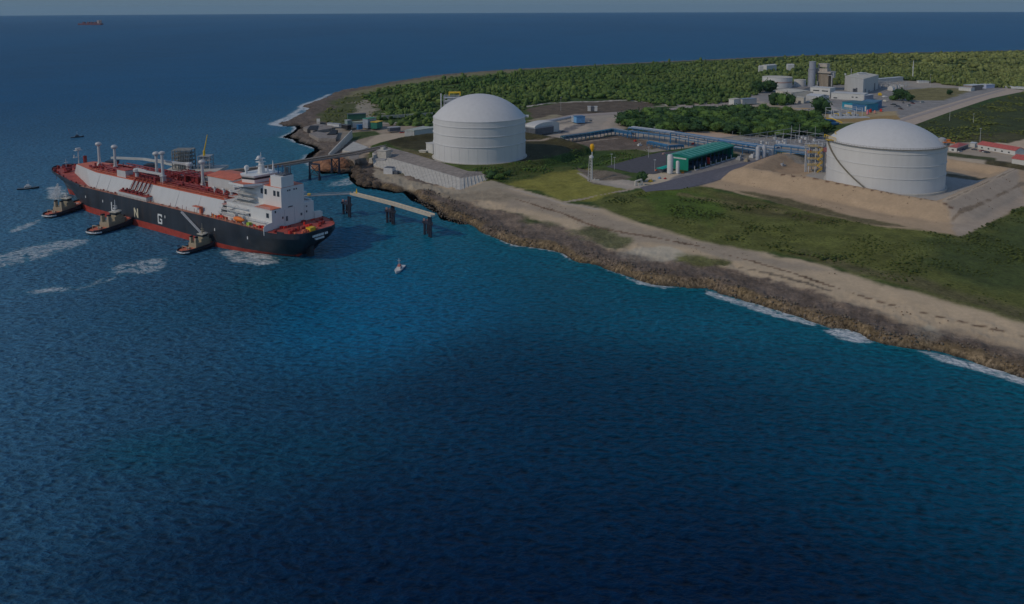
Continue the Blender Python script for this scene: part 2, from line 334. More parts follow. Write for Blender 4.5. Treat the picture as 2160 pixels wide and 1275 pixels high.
# ------------------------------------------------------------------ land colours (albedo)
C_GRASS = (.135, .148, .038); C_GRASSD = (.062, .098, .024); C_OLIVE = (.265, .25, .055); C_SAND = (.50, .365, .235); C_PATH = (.56, .435, .29)
C_ROCK = (.24, .182, .135); C_ROCKD = (.142, .112, .092); C_OCHRE = (.205, .150, .085); C_DIRT = (.37, .30, .225); C_BROWN = (.14, .11, .08); C_GREYG = (.30, .285, .27)
ZONES = [  # polygon in photo pixels, level, colour, feather m, raggedness m
    ([(2300, 800), (2160, 742), (2050, 706), (1960, 694), (1850, 645), (1700, 604), (1630, 592), (1500, 548), (1390, 543), (1300, 528), (1180, 475), (1090, 442), (1000, 424), (930, 398), (880, 392), (1000, 380), (1060, 388), (1130, 402), (1190, 424), (1250, 432), (1340, 462), (1480, 503), (1600, 523), (1700, 543), (1760, 560), (1850, 590), (1980, 625), (2080, 650), (2160, 672), (2400, 760)], 5.5, C_PATH, 3, 9),
    ([(930, 396), (1060, 392), (1190, 428), (1330, 470), (1480, 512), (1600, 530), (1760, 570), (1640, 560), (1500, 530), (1400, 515), (1300, 500), (1180, 455), (1060, 425)], 5.5, (0.40, 0.325, 0.24), 4, 8),
    ([(1290, 525), (1400, 515), (1500, 545), (1400, 548), (1330, 548)], 5.2, (0.528, 0.464, 0.352), 2, 6),
    ([(1170, 478), (1260, 470), (1330, 500), (1300, 520), (1230, 500)], 5, (0.152, 0.152, 0.072), 4, 12),
    ([(1400, 535), (1450, 530), (1530, 552), (1480, 562), (1420, 550)], 5, (0.152, 0.152, 0.056), 3, 8),
    ([(1925, 690), (1960, 680), (2000, 700), (1990, 712), (1940, 708)], 5, (0.544, 0.48, 0.352), 1.5, 4),
    ([(1060, 386), (1180, 352), (1240, 350), (1320, 400), (1250, 424), (1190, 424), (1130, 402)], 5.5, C_OLIVE, 3, 5),
    ([(990, 360), (1110, 345), (1240, 312), (1400, 305), (1390, 330), (1250, 350), (1180, 358), (1070, 384), (1020, 378)], 6.5, (0.088, 0.109, 0.0288), 4, 8),
    ([(1130, 325), (1240, 300), (1300, 320), (1260, 345), (1150, 352)], 6.5, (0.048, 0.0832, 0.0192), 4, 7),
    ([(1250, 428), (1310, 405), (1380, 398), (1480, 390), (1560, 410), (1760, 452), (2020, 490), (2160, 430), (2400, 350), (2400, 750), (2160, 672), (2080, 650), (1980, 625), (1850, 590), (1760, 560), (1700, 545), (1600, 525), (1480, 505), (1340, 465)], 6, C_GRASS, 4, 7),
    ([(1350, 410), (1440, 395), (1520, 420), (1500, 470), (1400, 445)], 6, (0.088, 0.136, 0.0224), 9, 12),
    ([(1500, 400), (1640, 432), (1800, 470), (1700, 470), (1560, 440)], 6, (0.104, 0.096, 0.0352), 8, 10),
    ([(1940, 500), (2020, 495), (2160, 440), (2300, 420), (2300, 600), (2100, 600), (1960, 560)], 6, (.075, .10, .030), 14, 22),
    ([(1620, 535), (1700, 540), (1850, 585), (2160, 668), (2160, 650), (1850, 565), (1700, 525)], 6, (0.136, 0.125, 0.056), 5, 7),
    ([(1476, 388), (1560, 352), (1640, 322), (1745, 312), (2000, 318), (2140, 345), (2400, 330), (2400, 330), (2165, 430), (2022, 490), (1900, 478), (1760, 452), (1600, 412), (1540, 398)], 7, C_SAND, 2, 4),
    ([(1990, 432), (2060, 398), (2145, 360), (2165, 425), (2022, 490)], 8, (0.432, 0.352, 0.272), 2, 3),  # right slope greyer: its shade is put into the colour
    ([(1560, 368), (1600, 345), (1650, 330), (1700, 340), (1700, 362), (1640, 366)], 9, (0.416, 0.296, 0.192), 2, 5),  # brown mound, with the shade of its inner slope painted in
    ([(1990, 372), (2050, 372), (2085, 384), (1990, 432), (1900, 425), (1740, 392), (1700, 370), (1745, 350), (1990, 350)], 8, (0.4, 0.376, 0.344), 1.5, 2),
    ([(1995, 366), (2050, 372), (2088, 378), (2080, 386), (2050, 380), (1995, 372)], 8, (0.144, 0.12, 0.072), 1, 3),
    ([(1360, 360), (1425, 360), (1450, 372), (1400, 392), (1350, 388)], 6.5, (0.576, 0.48, 0.352), 1.5, 2),
    ([(1215, 350), (1290, 362), (1330, 375), (1300, 392), (1250, 384)], 6.3, (0.192, 0.16, 0.12), 2, 4),
    ([(1240, 378), (1330, 380), (1372, 392), (1330, 400), (1280, 388)], 6.3, (0.432, 0.384, 0.32), 1, 3),
    ([(1540, 395), (1640, 425), (1800, 462), (1960, 485), (1800, 452), (1640, 412)], 6.3, (0.16, 0.136, 0.072), 2, 5),
    ([(1420, 374), (1452, 362), (1550, 333), (1640, 328), (1650, 336), (1590, 350), (1500, 384), (1440, 398), (1400, 396)], 6.5, (.28, .26, .245), 1.5, 1),
    ([(1540, 312), (1600, 318), (1700, 334), (1740, 345), (1690, 352), (1640, 338), (1560, 334)], 6.6, (.27, .245, .21), 2, 3),
    # behind the tanks
    ([(700, 250), (760, 262), (860, 255), (900, 262), (905, 285), (850, 290), (805, 305), (760, 330), (690, 320), (640, 300), (620, 280)], 6, C_DIRT, 3, 6),
    ([(800, 280), (870, 275), (900, 278), (850, 288), (800, 300), (760, 300)], 6.3, (0.512, 0.416, 0.304), 2, 4),
    ([(600, 290), (650, 262), (720, 258), (760, 280), (700, 300), (650, 310)], 5, (0.32, 0.28, 0.224), 2, 6),
    ([(720, 258), (740, 248), (800, 250), (830, 262), (790, 272), (740, 275)], 6, (0.288, 0.24, 0.192), 2, 5),
    ([(730, 276), (790, 272), (800, 280), (740, 292)], 6, (0.072, 0.104, 0.032), 2, 3),
    ([(690, 205), (760, 190), (800, 205), (800, 240), (750, 262), (690, 258), (670, 245)], 5, (0.0992, 0.112, 0.0416), 6, 16),
    ([(745, 215), (790, 205), (800, 250), (740, 252)], 5, (0.336, 0.296, 0.224), 5, 22),
    ([(705, 196), (745, 187), (834, 172), (940, 157), (1100, 146), (1100, 152), (950, 168), (850, 184), (760, 200), (720, 206)], 4, (0.216, 0.2, 0.104), 8, 16),
    ([(806, 303), (905, 283), (1000, 276), (1108, 280), (1190, 293), (1240, 312), (1110, 340), (916, 322)], 10, (0.064, 0.0576, 0.0256), 3, 4),
    ([(830, 308), (916, 325), (916, 345), (870, 326)], 9.5, (0.136, 0.12, 0.056), 2, 3),
    ([(1090, 258), (1180, 245), (1230, 238), (1330, 232), (1330, 262), (1290, 280), (1200, 292), (1150, 285), (1090, 275)], 6.3, (0.416, 0.36, 0.296), 2, 5),
    ([(1150, 262), (1230, 255), (1240, 270), (1190, 282), (1150, 275)], 6.3, (0.528, 0.448, 0.352), 2, 6),
    ([(1110, 225), (1180, 214), (1290, 208), (1380, 214), (1380, 232), (1250, 236), (1130, 250)], 6.3, C_BROWN, 3, 5),
    ([(1110, 250), (1170, 238), (1190, 240), (1130, 256)], 6.3, (0.32, 0.272, 0.176), 2, 4),
    ([(1290, 276), (1420, 272), (1560, 280), (1740, 290), (1745, 325), (1500, 308), (1440, 312), (1380, 318), (1290, 290)], 6.4, (0.4, 0.352, 0.288), 3, 5),
    ([(1190, 292), (1300, 280), (1380, 296), (1380, 310), (1260, 312), (1230, 302)], 6.3, (0.184, 0.144, 0.112), 3, 4),
    ([(1400, 268), (1500, 274), (1560, 280), (1450, 292)], 6.3, (0.576, 0.432, 0.32), 2, 5),
    ([(1560, 280), (1740, 282), (1745, 308), (1600, 305)], 6.3, C_GREYG, 3, 4),
    ([(1360, 222), (1500, 212), (1600, 200), (1700, 196), (1760, 230), (1740, 246), (1640, 222), (1500, 222)], 6.4, (0.432, 0.376, 0.304), 3, 5),
    ([(1560, 196), (1640, 175), (1760, 162), (1880, 168), (2000, 178), (2130, 184), (2150, 190), (1905, 255), (1745, 258), (1690, 228), (1600, 212)], 6.5, C_GREYG, 4, 6),
    ([(1905, 190), (2000, 182), (2045, 194), (1990, 212), (1920, 212)], 6.5, (0.208, 0.184, 0.08), 4, 6),
    ([(1870, 168), (2000, 175), (2110, 182), (2000, 186), (1900, 185)], 6.5, (0.4, 0.352, 0.288), 4, 8),
    ([(1740, 240), (1890, 235), (1900, 256), (1745, 262)], 6.5, (0.432, 0.336, 0.192), 3, 3),
    ([(1925, 262), (2170, 190), (2500, 200), (2500, 300), (2160, 292), (2060, 308), (1990, 302)], 6.5, (0.0576, 0.0736, 0.0256), 4, 9),
    ([(2000, 285), (2160, 270), (2160, 300), (2060, 308)], 6.5, (0.088, 0.0832, 0.0352), 8, 12),
    ([(1990, 304), (2050, 300), (2160, 318), (2400, 330), (2300, 362), (2140, 350), (1995, 334)], 7, (0.448, 0.376, 0.288), 2, 4),
    ([(2000, 322), (2100, 334), (2100, 340), (2000, 330)], 7, (0.088, 0.096, 0.04), 1.5, 3),
    ([(2080, 336), (2165, 348), (2165, 356), (2080, 344)], 7, (0.096, 0.0832, 0.0448), 1.5, 3),
    ([(2095, 303), (2170, 286), (2400, 300), (2400, 320), (2130, 314)], 7, (0.576, 0.448, 0.32), 2, 3),
]
LINES = [  # dark weed line on the beach, tracks, berm crest stain, light roads: pixels, level, colour, half width m, break-up
    ([(1000, 400), (1060, 412), (1110, 425), (1180, 447), (1270, 478), (1370, 497), (1480, 520), (1580, 545), (1640, 562), (1700, 580), (1760, 600), (1830, 622), (1900, 640), (2020, 668), (2160, 703)], 5.5, (0.224, 0.152, 0.096), 0.75, .12),
    ([(1560, 560), (1640, 575), (1700, 590), (1740, 605), (1790, 615)], 5.5, (0.24, 0.192, 0.136), .7, .25),
    ([(1640, 370), (1760, 387), (1832, 400), (1929, 418), (1990, 428)], 12.5, (0.192, 0.112, 0.072), .55, .3),
    ([(1840, 402), (1880, 413)], 11, (0.16, 0.104, 0.072), 1.5, .4), ([(1952, 424), (2005, 437)], 11, (0.16, 0.104, 0.072), 1.2, .4),
    ([(1070, 392), (1130, 408), (1190, 428), (1260, 440)], 6, (0.496, 0.416, 0.32), 1.6, .15),
    ([(1190, 424), (1260, 412), (1300, 404), (1330, 398)], 6, (0.432, 0.352, 0.272), 1.3, .3),
    ([(1222, 362), (1250, 378), (1300, 384), (1350, 396)], 6.3, (0.48, 0.416, 0.352), 1.6, .2),
    ([(1106, 222), (1160, 214), (1260, 211), (1320, 208), (1380, 214), (1430, 222)], 6.3, (0.528, 0.48, 0.416), 3.5, .1),
    ([(1180, 278), (1225, 258), (1240, 246)], 6.3, (0.224, 0.208, 0.2), 6, .05), ([(1262, 283), (1290, 246)], 6.3, (0.48, 0.4, 0.32), 5, .1),
    ([(1650, 196), (1700, 200), (1760, 232)], 6.4, (0.528, 0.448, 0.384), 5, .1), ([(1640, 225), (1740, 232)], 6.4, (0.528, 0.352, 0.16), 3, .2),
    ([(600, 292), (640, 262), (700, 256)], 5, (0.432, 0.384, 0.32), 3, .2), ([(730, 262), (830, 256), (880, 262)], 6, (0.576, 0.528, 0.464), 3, .3),
    ([(1830, 400), (1760, 386), (1700, 378), (1640, 371)], 10, (0.384, 0.264, 0.176), 1.0, .4),
    ([(1110, 300), (1170, 300), (1240, 290), (1300, 284)], 8, (0.384, 0.32, 0.256), 2.2, .2),
    ([(1440, 408), (1540, 425), (1640, 440)], 6.3, (0.176, 0.16, 0.064), 5, .4),
    ([(1990, 425), (2060, 395), (2140, 358)], 12.5, (0.528, 0.432, 0.32), 1.4, .1), ([(2000, 422), (2070, 390), (2145, 356)], 12.5, (0.32, 0.256, 0.192), .5, .3),
    ([(2010, 455), (2080, 425), (2160, 385)], 9, (0.272, 0.208, 0.144), 1.0, .5),
]
APRON = [([(784, 350), (850, 372), (912, 390), (970, 405), (1035, 384), (1085, 396), (1030, 408), (960, 408), (905, 400), (860, 392), (810, 380), (786, 366)], 4.2, (.40, .34, .25), 1.5, 4),
         ([(900, 402), (960, 408), (1050, 398), (1120, 420), (1060, 425), (980, 420)], 4.6, (.34, .28, .2), 2, 7)]
def paint(x, y, z, d):
    n = len(x); c = np.zeros((n, 3))
    big = fbm(x, y, 160, 5, 4); med = fbm(x, y, 22, 6, 4); fine = fbm(x, y, 5, 8, 3)
    c[:] = C_GRASSD
    c += ((big-.5)*.05)[:, None]*np.array([1.2, 1.0, .2])
    # rocky shore
    rag = (med-.5)*26
    def mixin(w, col): 
        w = w[:, None]; c[:] = c*(1-w)+np.array(col)*w
    nearf = (x > -155) & (y < 665)
    wid = np.where(nearf, 26, 34)
    far = sst(1100, 1900, y)
    wid = wid*(1-far)+30*far
    mixin(1-sst(wid, wid+14, d+rag), C_ROCK)
    nz = (fbm(x, y, 9, 31, 4)-.5)
    dn = (x+np.asarray(ZW)[0], y+ZW[1])
    for pts, lv, col, fe, ra in ZONES:
        q = [tuple(p) for p in PX(pts, lv)]
        xs = [p[0] for p in q]; ys = [p[1] for p in q]; m = fe+ra+2
        k = np.nonzero((x > min(xs)-m) & (x < max(xs)+m) & (y > min(ys)-m) & (y < max(ys)+m))[0]
        if len(k) == 0: continue
        s = sdist(x[k], y[k], q) + (med[k]-.5)*2*ra + (fine[k]-.5)*ra*.7
        w = sst(-fe, fe, s)[:, None]
        c[k] = c[k]*(1-w)+np.array(col)*w
    for pts, lv, col, hw, br in LINES:
        q = [tuple(p) for p in PX(pts, lv)]
        xs = [p[0] for p in q]; ys = [p[1] for p in q]; m = hw*2+4
        k = np.nonzero((x > min(xs)-m) & (x < max(xs)+m) & (y > min(ys)-m) & (y < max(ys)+m))[0]
        s = seg_dist(x[k], y[k], q) + (fine[k]-.5)*hw*1.5 + (med[k]-.5)*4*min(1, hw)
        w = (1-sst(hw*.6, hw*1.3, s))*(1-sst(1-br*.9, 1-br*.45, fbm(x[k], y[k], 12, 55, 3)*.9+.1)*.8)
        w = np.clip(w, 0, 1)[:, None]
        c[k] = c[k]*(1-w)+np.array(col)*w
    # dark karst belt and ochre cliff along the front shore, dark rock on the far left shore
    w = (1-sst(14, 26, d+rag*.45))*nearf
    mixin(w*.75, C_ROCKD)
    w = (1-sst(3.2, 7.2, d+nz*9+rag*.12))*nearf*(.35+.9*fbm(x, y, 7, 91, 3))
    mixin(np.clip(w, 0, 1), C_OCHRE)
    w = (1-sst(24, 40, d+rag))*(~nearf)*(1-far*.5)
    mixin(w*.85, C_ROCKD)
    for pts, lv, col, fe, ra in APRON:
        q = [tuple(p) for p in PX(pts, lv)]; s = sdist(x, y, q)+(med-.5)*2*ra+(fine-.5)*ra*.7; mixin(sst(-fe, fe, s), col)
    mixin((1-sst(.1, .9, z))*.9, (.05, .042, .032))
    lum_ = c.mean(1); am = .5*(1-.7*sst(.2, .4, lum_)); c *= (1-am/2+am*fine)[:, None]
    return np.clip(c, .004, .8)
ZW = (0, 0)

def polar(az0, az1, na, r0, r1, nr, extra=None):
    a = np.linspace(R_(az0), R_(az1), na)
    if extra is not None: a = np.concatenate([a, np.radians(extra)]); na = len(a)
    r = r0*(r1/r0)**np.linspace(0, 1, nr)
    A, Rr = np.meshgrid(a, r)
    x = (Rr*np.sin(A)).ravel(); y = (Rr*np.cos(A)).ravel()
    i = np.arange(nr*na).reshape(nr, na)
    f = np.stack([i[:-1, :-1].ravel(), i[:-1, 1:].ravel(), i[1:, 1:].ravel(), i[1:, :-1].ravel()], 1)
    return x, y, f
def compact(x, y, z, f, cols, keepf):
    f = f[keepf]; used = np.zeros(len(x), bool); used[f.ravel()] = True
    idx = -np.ones(len(x), np.int64); idx[used] = np.arange(used.sum())
    return np.stack([x[used], y[used], z[used]], 1), idx[f], {k: v[used] for k, v in cols.items()}

def ground_material():
    m, nt, b = new_mat('ground_surface'); N = nt.nodes; L = nt.links
    at = N.new('ShaderNodeAttribute'); at.attribute_name = 'col'
    geo = N.new('ShaderNodeNewGeometry')
    n1 = N.new('ShaderNodeTexNoise'); n1.inputs['Scale'].default_value = .55; n1.inputs['Detail'].default_value = 9; n1.inputs['Roughness'].default_value = .72
    n2 = N.new('ShaderNodeTexNoise'); n2.inputs['Scale'].default_value = .085; n2.inputs['Detail'].default_value = 6; n2.inputs['Roughness'].default_value = .6
    for n in (n1, n2): L.new(geo.outputs['Position'], n.inputs['Vector'])
    r1 = N.new('ShaderNodeMapRange'); r1.inputs[1].default_value = .3; r1.inputs[2].default_value = .7; r1.inputs[3].default_value = .55; r1.inputs[4].default_value = 1.45; L.new(n1.outputs[0], r1.inputs[0])
    r2 = N.new('ShaderNodeMapRange'); r2.inputs[1].default_value = .3; r2.inputs[2].default_value = .7; r2.inputs[3].default_value = .72; r2.inputs[4].default_value = 1.28; L.new(n2.outputs[0], r2.inputs[0])
    mu0 = N.new('ShaderNodeMath'); mu0.operation = 'MULTIPLY'; L.new(r1.outputs[0], mu0.inputs[0]); L.new(r2.outputs[0], mu0.inputs[1])
    lum = N.new('ShaderNodeRGBToBW'); L.new(at.outputs['Color'], lum.inputs[0])
    kk = N.new('ShaderNodeMapRange'); kk.inputs[1].default_value = .16; kk.inputs[2].default_value = .34; kk.inputs[3].default_value = 1.; kk.inputs[4].default_value = .22; L.new(lum.outputs[0], kk.inputs[0])
    mu = N.new('ShaderNodeMix'); mu.inputs[2].default_value = 1.; L.new(kk.outputs[0], mu.inputs[0]); L.new(mu0.outputs[0], mu.inputs[3])
    mp3 = N.new('ShaderNodeMapping'); mp3.inputs['Scale'].default_value = (1, 1, .12); L.new(geo.outputs['Position'], mp3.inputs[0])
    n3 = N.new('ShaderNodeTexNoise'); n3.inputs['Scale'].default_value = .8; n3.inputs['Detail'].default_value = 6; n3.inputs['Roughness'].default_value = .7; L.new(mp3.outputs[0], n3.inputs['Vector'])
    r3 = N.new('ShaderNodeMapRange'); r3.inputs[1].default_value = .38; r3.inputs[2].default_value = .62; r3.inputs[3].default_value = .35; r3.inputs[4].default_value = 1.5; L.new(n3.outputs[0], r3.inputs[0])
    sn = N.new('ShaderNodeSeparateXYZ'); L.new(geo.outputs['True Normal'], sn.inputs[0])
    sl_ = N.new('ShaderNodeMapRange'); sl_.inputs[1].default_value = .93; sl_.inputs[2].default_value = .75; L.new(sn.outputs[2], sl_.inputs[0])
    sk = N.new('ShaderNodeMath'); sk.operation = 'MULTIPLY'; L.new(sl_.outputs[0], sk.inputs[0]); L.new(kk.outputs[0], sk.inputs[1])
    fx = N.new('ShaderNodeMix'); fx.inputs[2].default_value = 1.; L.new(sk.outputs[0], fx.inputs[0]); L.new(r3.outputs[0], fx.inputs[3])
    mu2 = N.new('ShaderNodeMath'); mu2.operation = 'MULTIPLY'; L.new(mu.outputs[0], mu2.inputs[0]); L.new(fx.outputs[0], mu2.inputs[1])
    vm = N.new('ShaderNodeVectorMath'); vm.operation = 'SCALE'; L.new(at.outputs['Color'], vm.inputs[0]); L.new(mu2.outputs[0], vm.inputs['Scale'])
    L.new(vm.outputs[0], b.inputs['Base Color'])
    b.inputs['Roughness'].default_value = .95; b.inputs['Specular IOR Level'].default_value = .15
    bp = N.new('ShaderNodeBump'); bp.inputs['Strength'].default_value = .9; bp.inputs['Distance'].default_value = .5; L.new(kk.outputs[0], bp.inputs['Strength'])
    L.new(n1.outputs[0], bp.inputs['Height']); L.new(bp.outputs[0], b.inputs['Normal'])
    return m

print('terrain'); 
x, y, f = polar(-40, 40, 1250, 250, 7500, 680, np.arange(40.4, 92, .45))
d = coast_d(x, y)
z = height(x, y, d)
col = paint(x, y, z, d)
kf = (d[f].max(1) > -5)
v, ff, at = compact(x, y, z, f, {'col': col}, kf)
ground = fmesh('ground', v, ff, ground_material(), at); kind(ground, 'structure')

# ------------------------------------------------------------------ sea
FOAM_PX = [  # propeller wash and surf patches: polygon pixels, strength, feather
    ([(190, 503), (150, 505), (90, 512), (40, 525), (-40, 545), (-60, 575), (20, 562), (90, 545), (150, 525), (186, 512)], .60, 5),
    ([(85, 463), (60, 470), (15, 485), (25, 492), (60, 482), (82, 470)], .66, 3),
    ([(355, 543), (330, 545), (290, 552), (240, 560), (232, 572), (250, 580), (290, 580), (335, 572), (350, 560)], .60, 4),
    ([(215, 588), (190, 600), (160, 608), (115, 606), (60, 614), (20, 620), (110, 618), (170, 612), (200, 602)], .66, 4),
    ([(245, 585), (225, 596), (200, 598), (225, 592)], .66, 2),
    ([(460, 530), (500, 528), (560, 534), (588, 545), (586, 556), (545, 560), (490, 552)], .72, 3),
    ([(752, 362), (746, 372), (725, 378), (700, 386), (695, 393), (735, 392), (758, 384), (762, 372)], .62, 5),
    ([(100, 395), (128, 392), (145, 412), (125, 424), (98, 420)], .7, 3),
    ([(590, 262), (640, 232), (670, 212), (705, 197), (690, 200), (640, 222), (600, 248), (565, 262)], .85, 5),
    ([(610, 292), (640, 305), (660, 318), (640, 330), (620, 318), (596, 300)], .30, 6),
    ([(1740, 698), (1790, 690), (1835, 712), (1840, 722), (1800, 722), (1760, 712)], .85, 2.0),
    ([(1930, 738), (1990, 748), (2060, 768), (2200, 812), (2200, 825), (2060, 783), (1980, 762)], .8, 2),
    ([(1490, 612), (1560, 634), (1640, 658), (1720, 684), (1720, 690), (1630, 668), (1550, 642), (1488, 622)], .75, 1.6),
    ([(1305, 580), (1340, 590), (1400, 602), (1440, 606), (1400, 610), (1345, 600)], .75, 1.5),
    ([(1060, 512), (1085, 518), (1200, 545), (1212, 556), (1150, 535), (1075, 524)], .4, 1.2),
    ([(955, 463), (985, 472), (975, 474), (950, 468)], .6, 1.2), ([(850, 400), (880, 412), (905, 432), (880, 424), (855, 412)], .4, 2),
    ([(690, 545), (650, 552), (620, 550), (700, 552)], .35, 2),
]
TURQ = [  # patches of paler water over sand: centre px, radii m, weight, colour
    ((830, 590), (55, 60), .8, (0.0016, 0.123, 0.24)), ((760, 680), (48, 50), .8, (0.0012, 0.109, 0.216)), ((840, 500), (80, 60), .6, (0.0024, 0.123, 0.192)), ((700, 640), (35, 45), .5, (0.0012, 0.0943, 0.176)), ((1000, 560), (60, 40), .5, (0.002, 0.102, 0.16)), ((1080, 600), (60, 30), .4, (0.0016, 0.0725, 0.12)),
    ((420, 650), (60, 30), .35, (0.0016, 0.0798, 0.136)), ((350, 945), (22, 14), .5, (0.0016, 0.0943, 0.136)), ((1500, 690), (50, 22), .6, (0.0016, 0.0943, 0.152)), ((1750, 780), (40, 18), .5, (0.0016, 0.0798, 0.136)), ((620, 960), (40, 20), .4, (0.0012, 0.0653, 0.104)), ((560, 590), (30, 25), .5, (0.002, 0.087, 0.112)),
]
DEEP = [((1200, 1000), (90, 60), .75), ((1200, 1200), (80, 25), .85), ((1000, 1150), (50, 25), .6), ((600, 1150), (40, 16), .5), ((450, 600), (70, 50), .2), ((1500, 1250), (60, 15), .7), ((1000, 760), (40, 30), .25), ((1200, 820), (60, 30), .3)]
print('sea')
def sea_cols(x, y, d):
    n = len(x); r = np.hypot(x, y)
    base = np.array((.0001, .040, .100)); c = np.tile(base, (n, 1))
    def mixin(w, col):
        w = w[:, None]; c[:] = c*(1-w)+np.array(col)*w
    dd = np.clip(-d, 0, 2000)
    mixin(np.exp(-dd/150)*.85, (.0, .112, .172))
    fa = sst(300, 1500, r); mixin(fa*.9, (.0, .086, .205))
    big = fbm(x*.6, y*.25, 420, 63, 3); mixin(sst(.5, .75, big)*.3*fa, (.001, .09, .20)); mixin(sst(.55, .3, big)*.25*fa, (.001, .05, .12))
    lefty = sst(60, -300, x)*sst(1500, 500, r); mixin(lefty*.85, (.060, .175, .28))  # sky reflection on the left water put into its colour
    nb = fbm(x, y, 110, 61, 4); mixin(sst(.5, .8, nb)*.15*(1-fa), (.001, .07, .105))
    wobx = (fbm(x, y, 60, 65, 3)-.5)*40; woby = (fbm(x, y, 60, 66, 3)-.5)*40
    for (px, py), (rx, ry), w, col in TURQ:
        p = P(px, py); q = np.hypot((x+wobx*min(1, rx/50)-p[0])/rx, (y+woby*min(1, ry/50)-p[1])/ry); mixin(min(1, w*1.0)*(1-sst(.0, 1.5, q)), np.array(col)*1.3)
    for (px, py), (rx, ry), w in DEEP:
        p = P(px, py); q = np.hypot((x+wobx-p[0])/(rx*1.3), (y+woby-p[1])/(ry*1.3)); mixin(w*.78*(1-sst(.0, 1.7, q)), (.0001, .013, .048))
    sh = np.exp(-dd/16)*(x > -260); mixin(sh*.7, (.006, .14, .18))
    sh = np.exp(-dd/70)*(y > 520)*(x > -280)*(y < 850); mixin(sh*.5, (.008, .14, .21))
    return np.clip(c, 0, 1)
def foam_amt(x, y, d):
    fo = np.zeros(len(x)); wx = (fbm(x, y, 12, 71, 3)-.5)*10
    for pts, s, fe in FOAM_PX:
        q = [tuple(p) for p in PX(pts, 0)]; xs = [p[0] for p in q]; ys = [p[1] for p in q]; m = fe*3+3
        k = np.nonzero((x > min(xs)-m) & (x < max(xs)+m) & (y > min(ys)-m) & (y < max(ys)+m))[0]
        if len(k): fo[k] = np.maximum(fo[k], s*sst(-fe*1.4, fe*.9, sdist(x[k], y[k], q)+wx[k]*fe*.08))
    cn = (fbm(x, y, 14, 3, 3)-.5)*9
    e = -(d+cn*sst(-4, 1, d))
    act = fbm(x, y, 32, 73, 3); lft = (x < -165) & (y > 680)
    surf = np.where(lft, sst(.25, .55, act)*(1-sst(4, 16, e)), (.35+.65*sst(.35, .6, act))*.9*(1-sst(.9, 3.6, e)))*(e > -3)
    farm = (y > 1250); surf = np.where(farm, sst(.5, .7, act)*.5*(1-sst(2, 12, e))*(e > -4), surf)
    return np.clip(np.maximum(fo, surf*.9), 0, 1)
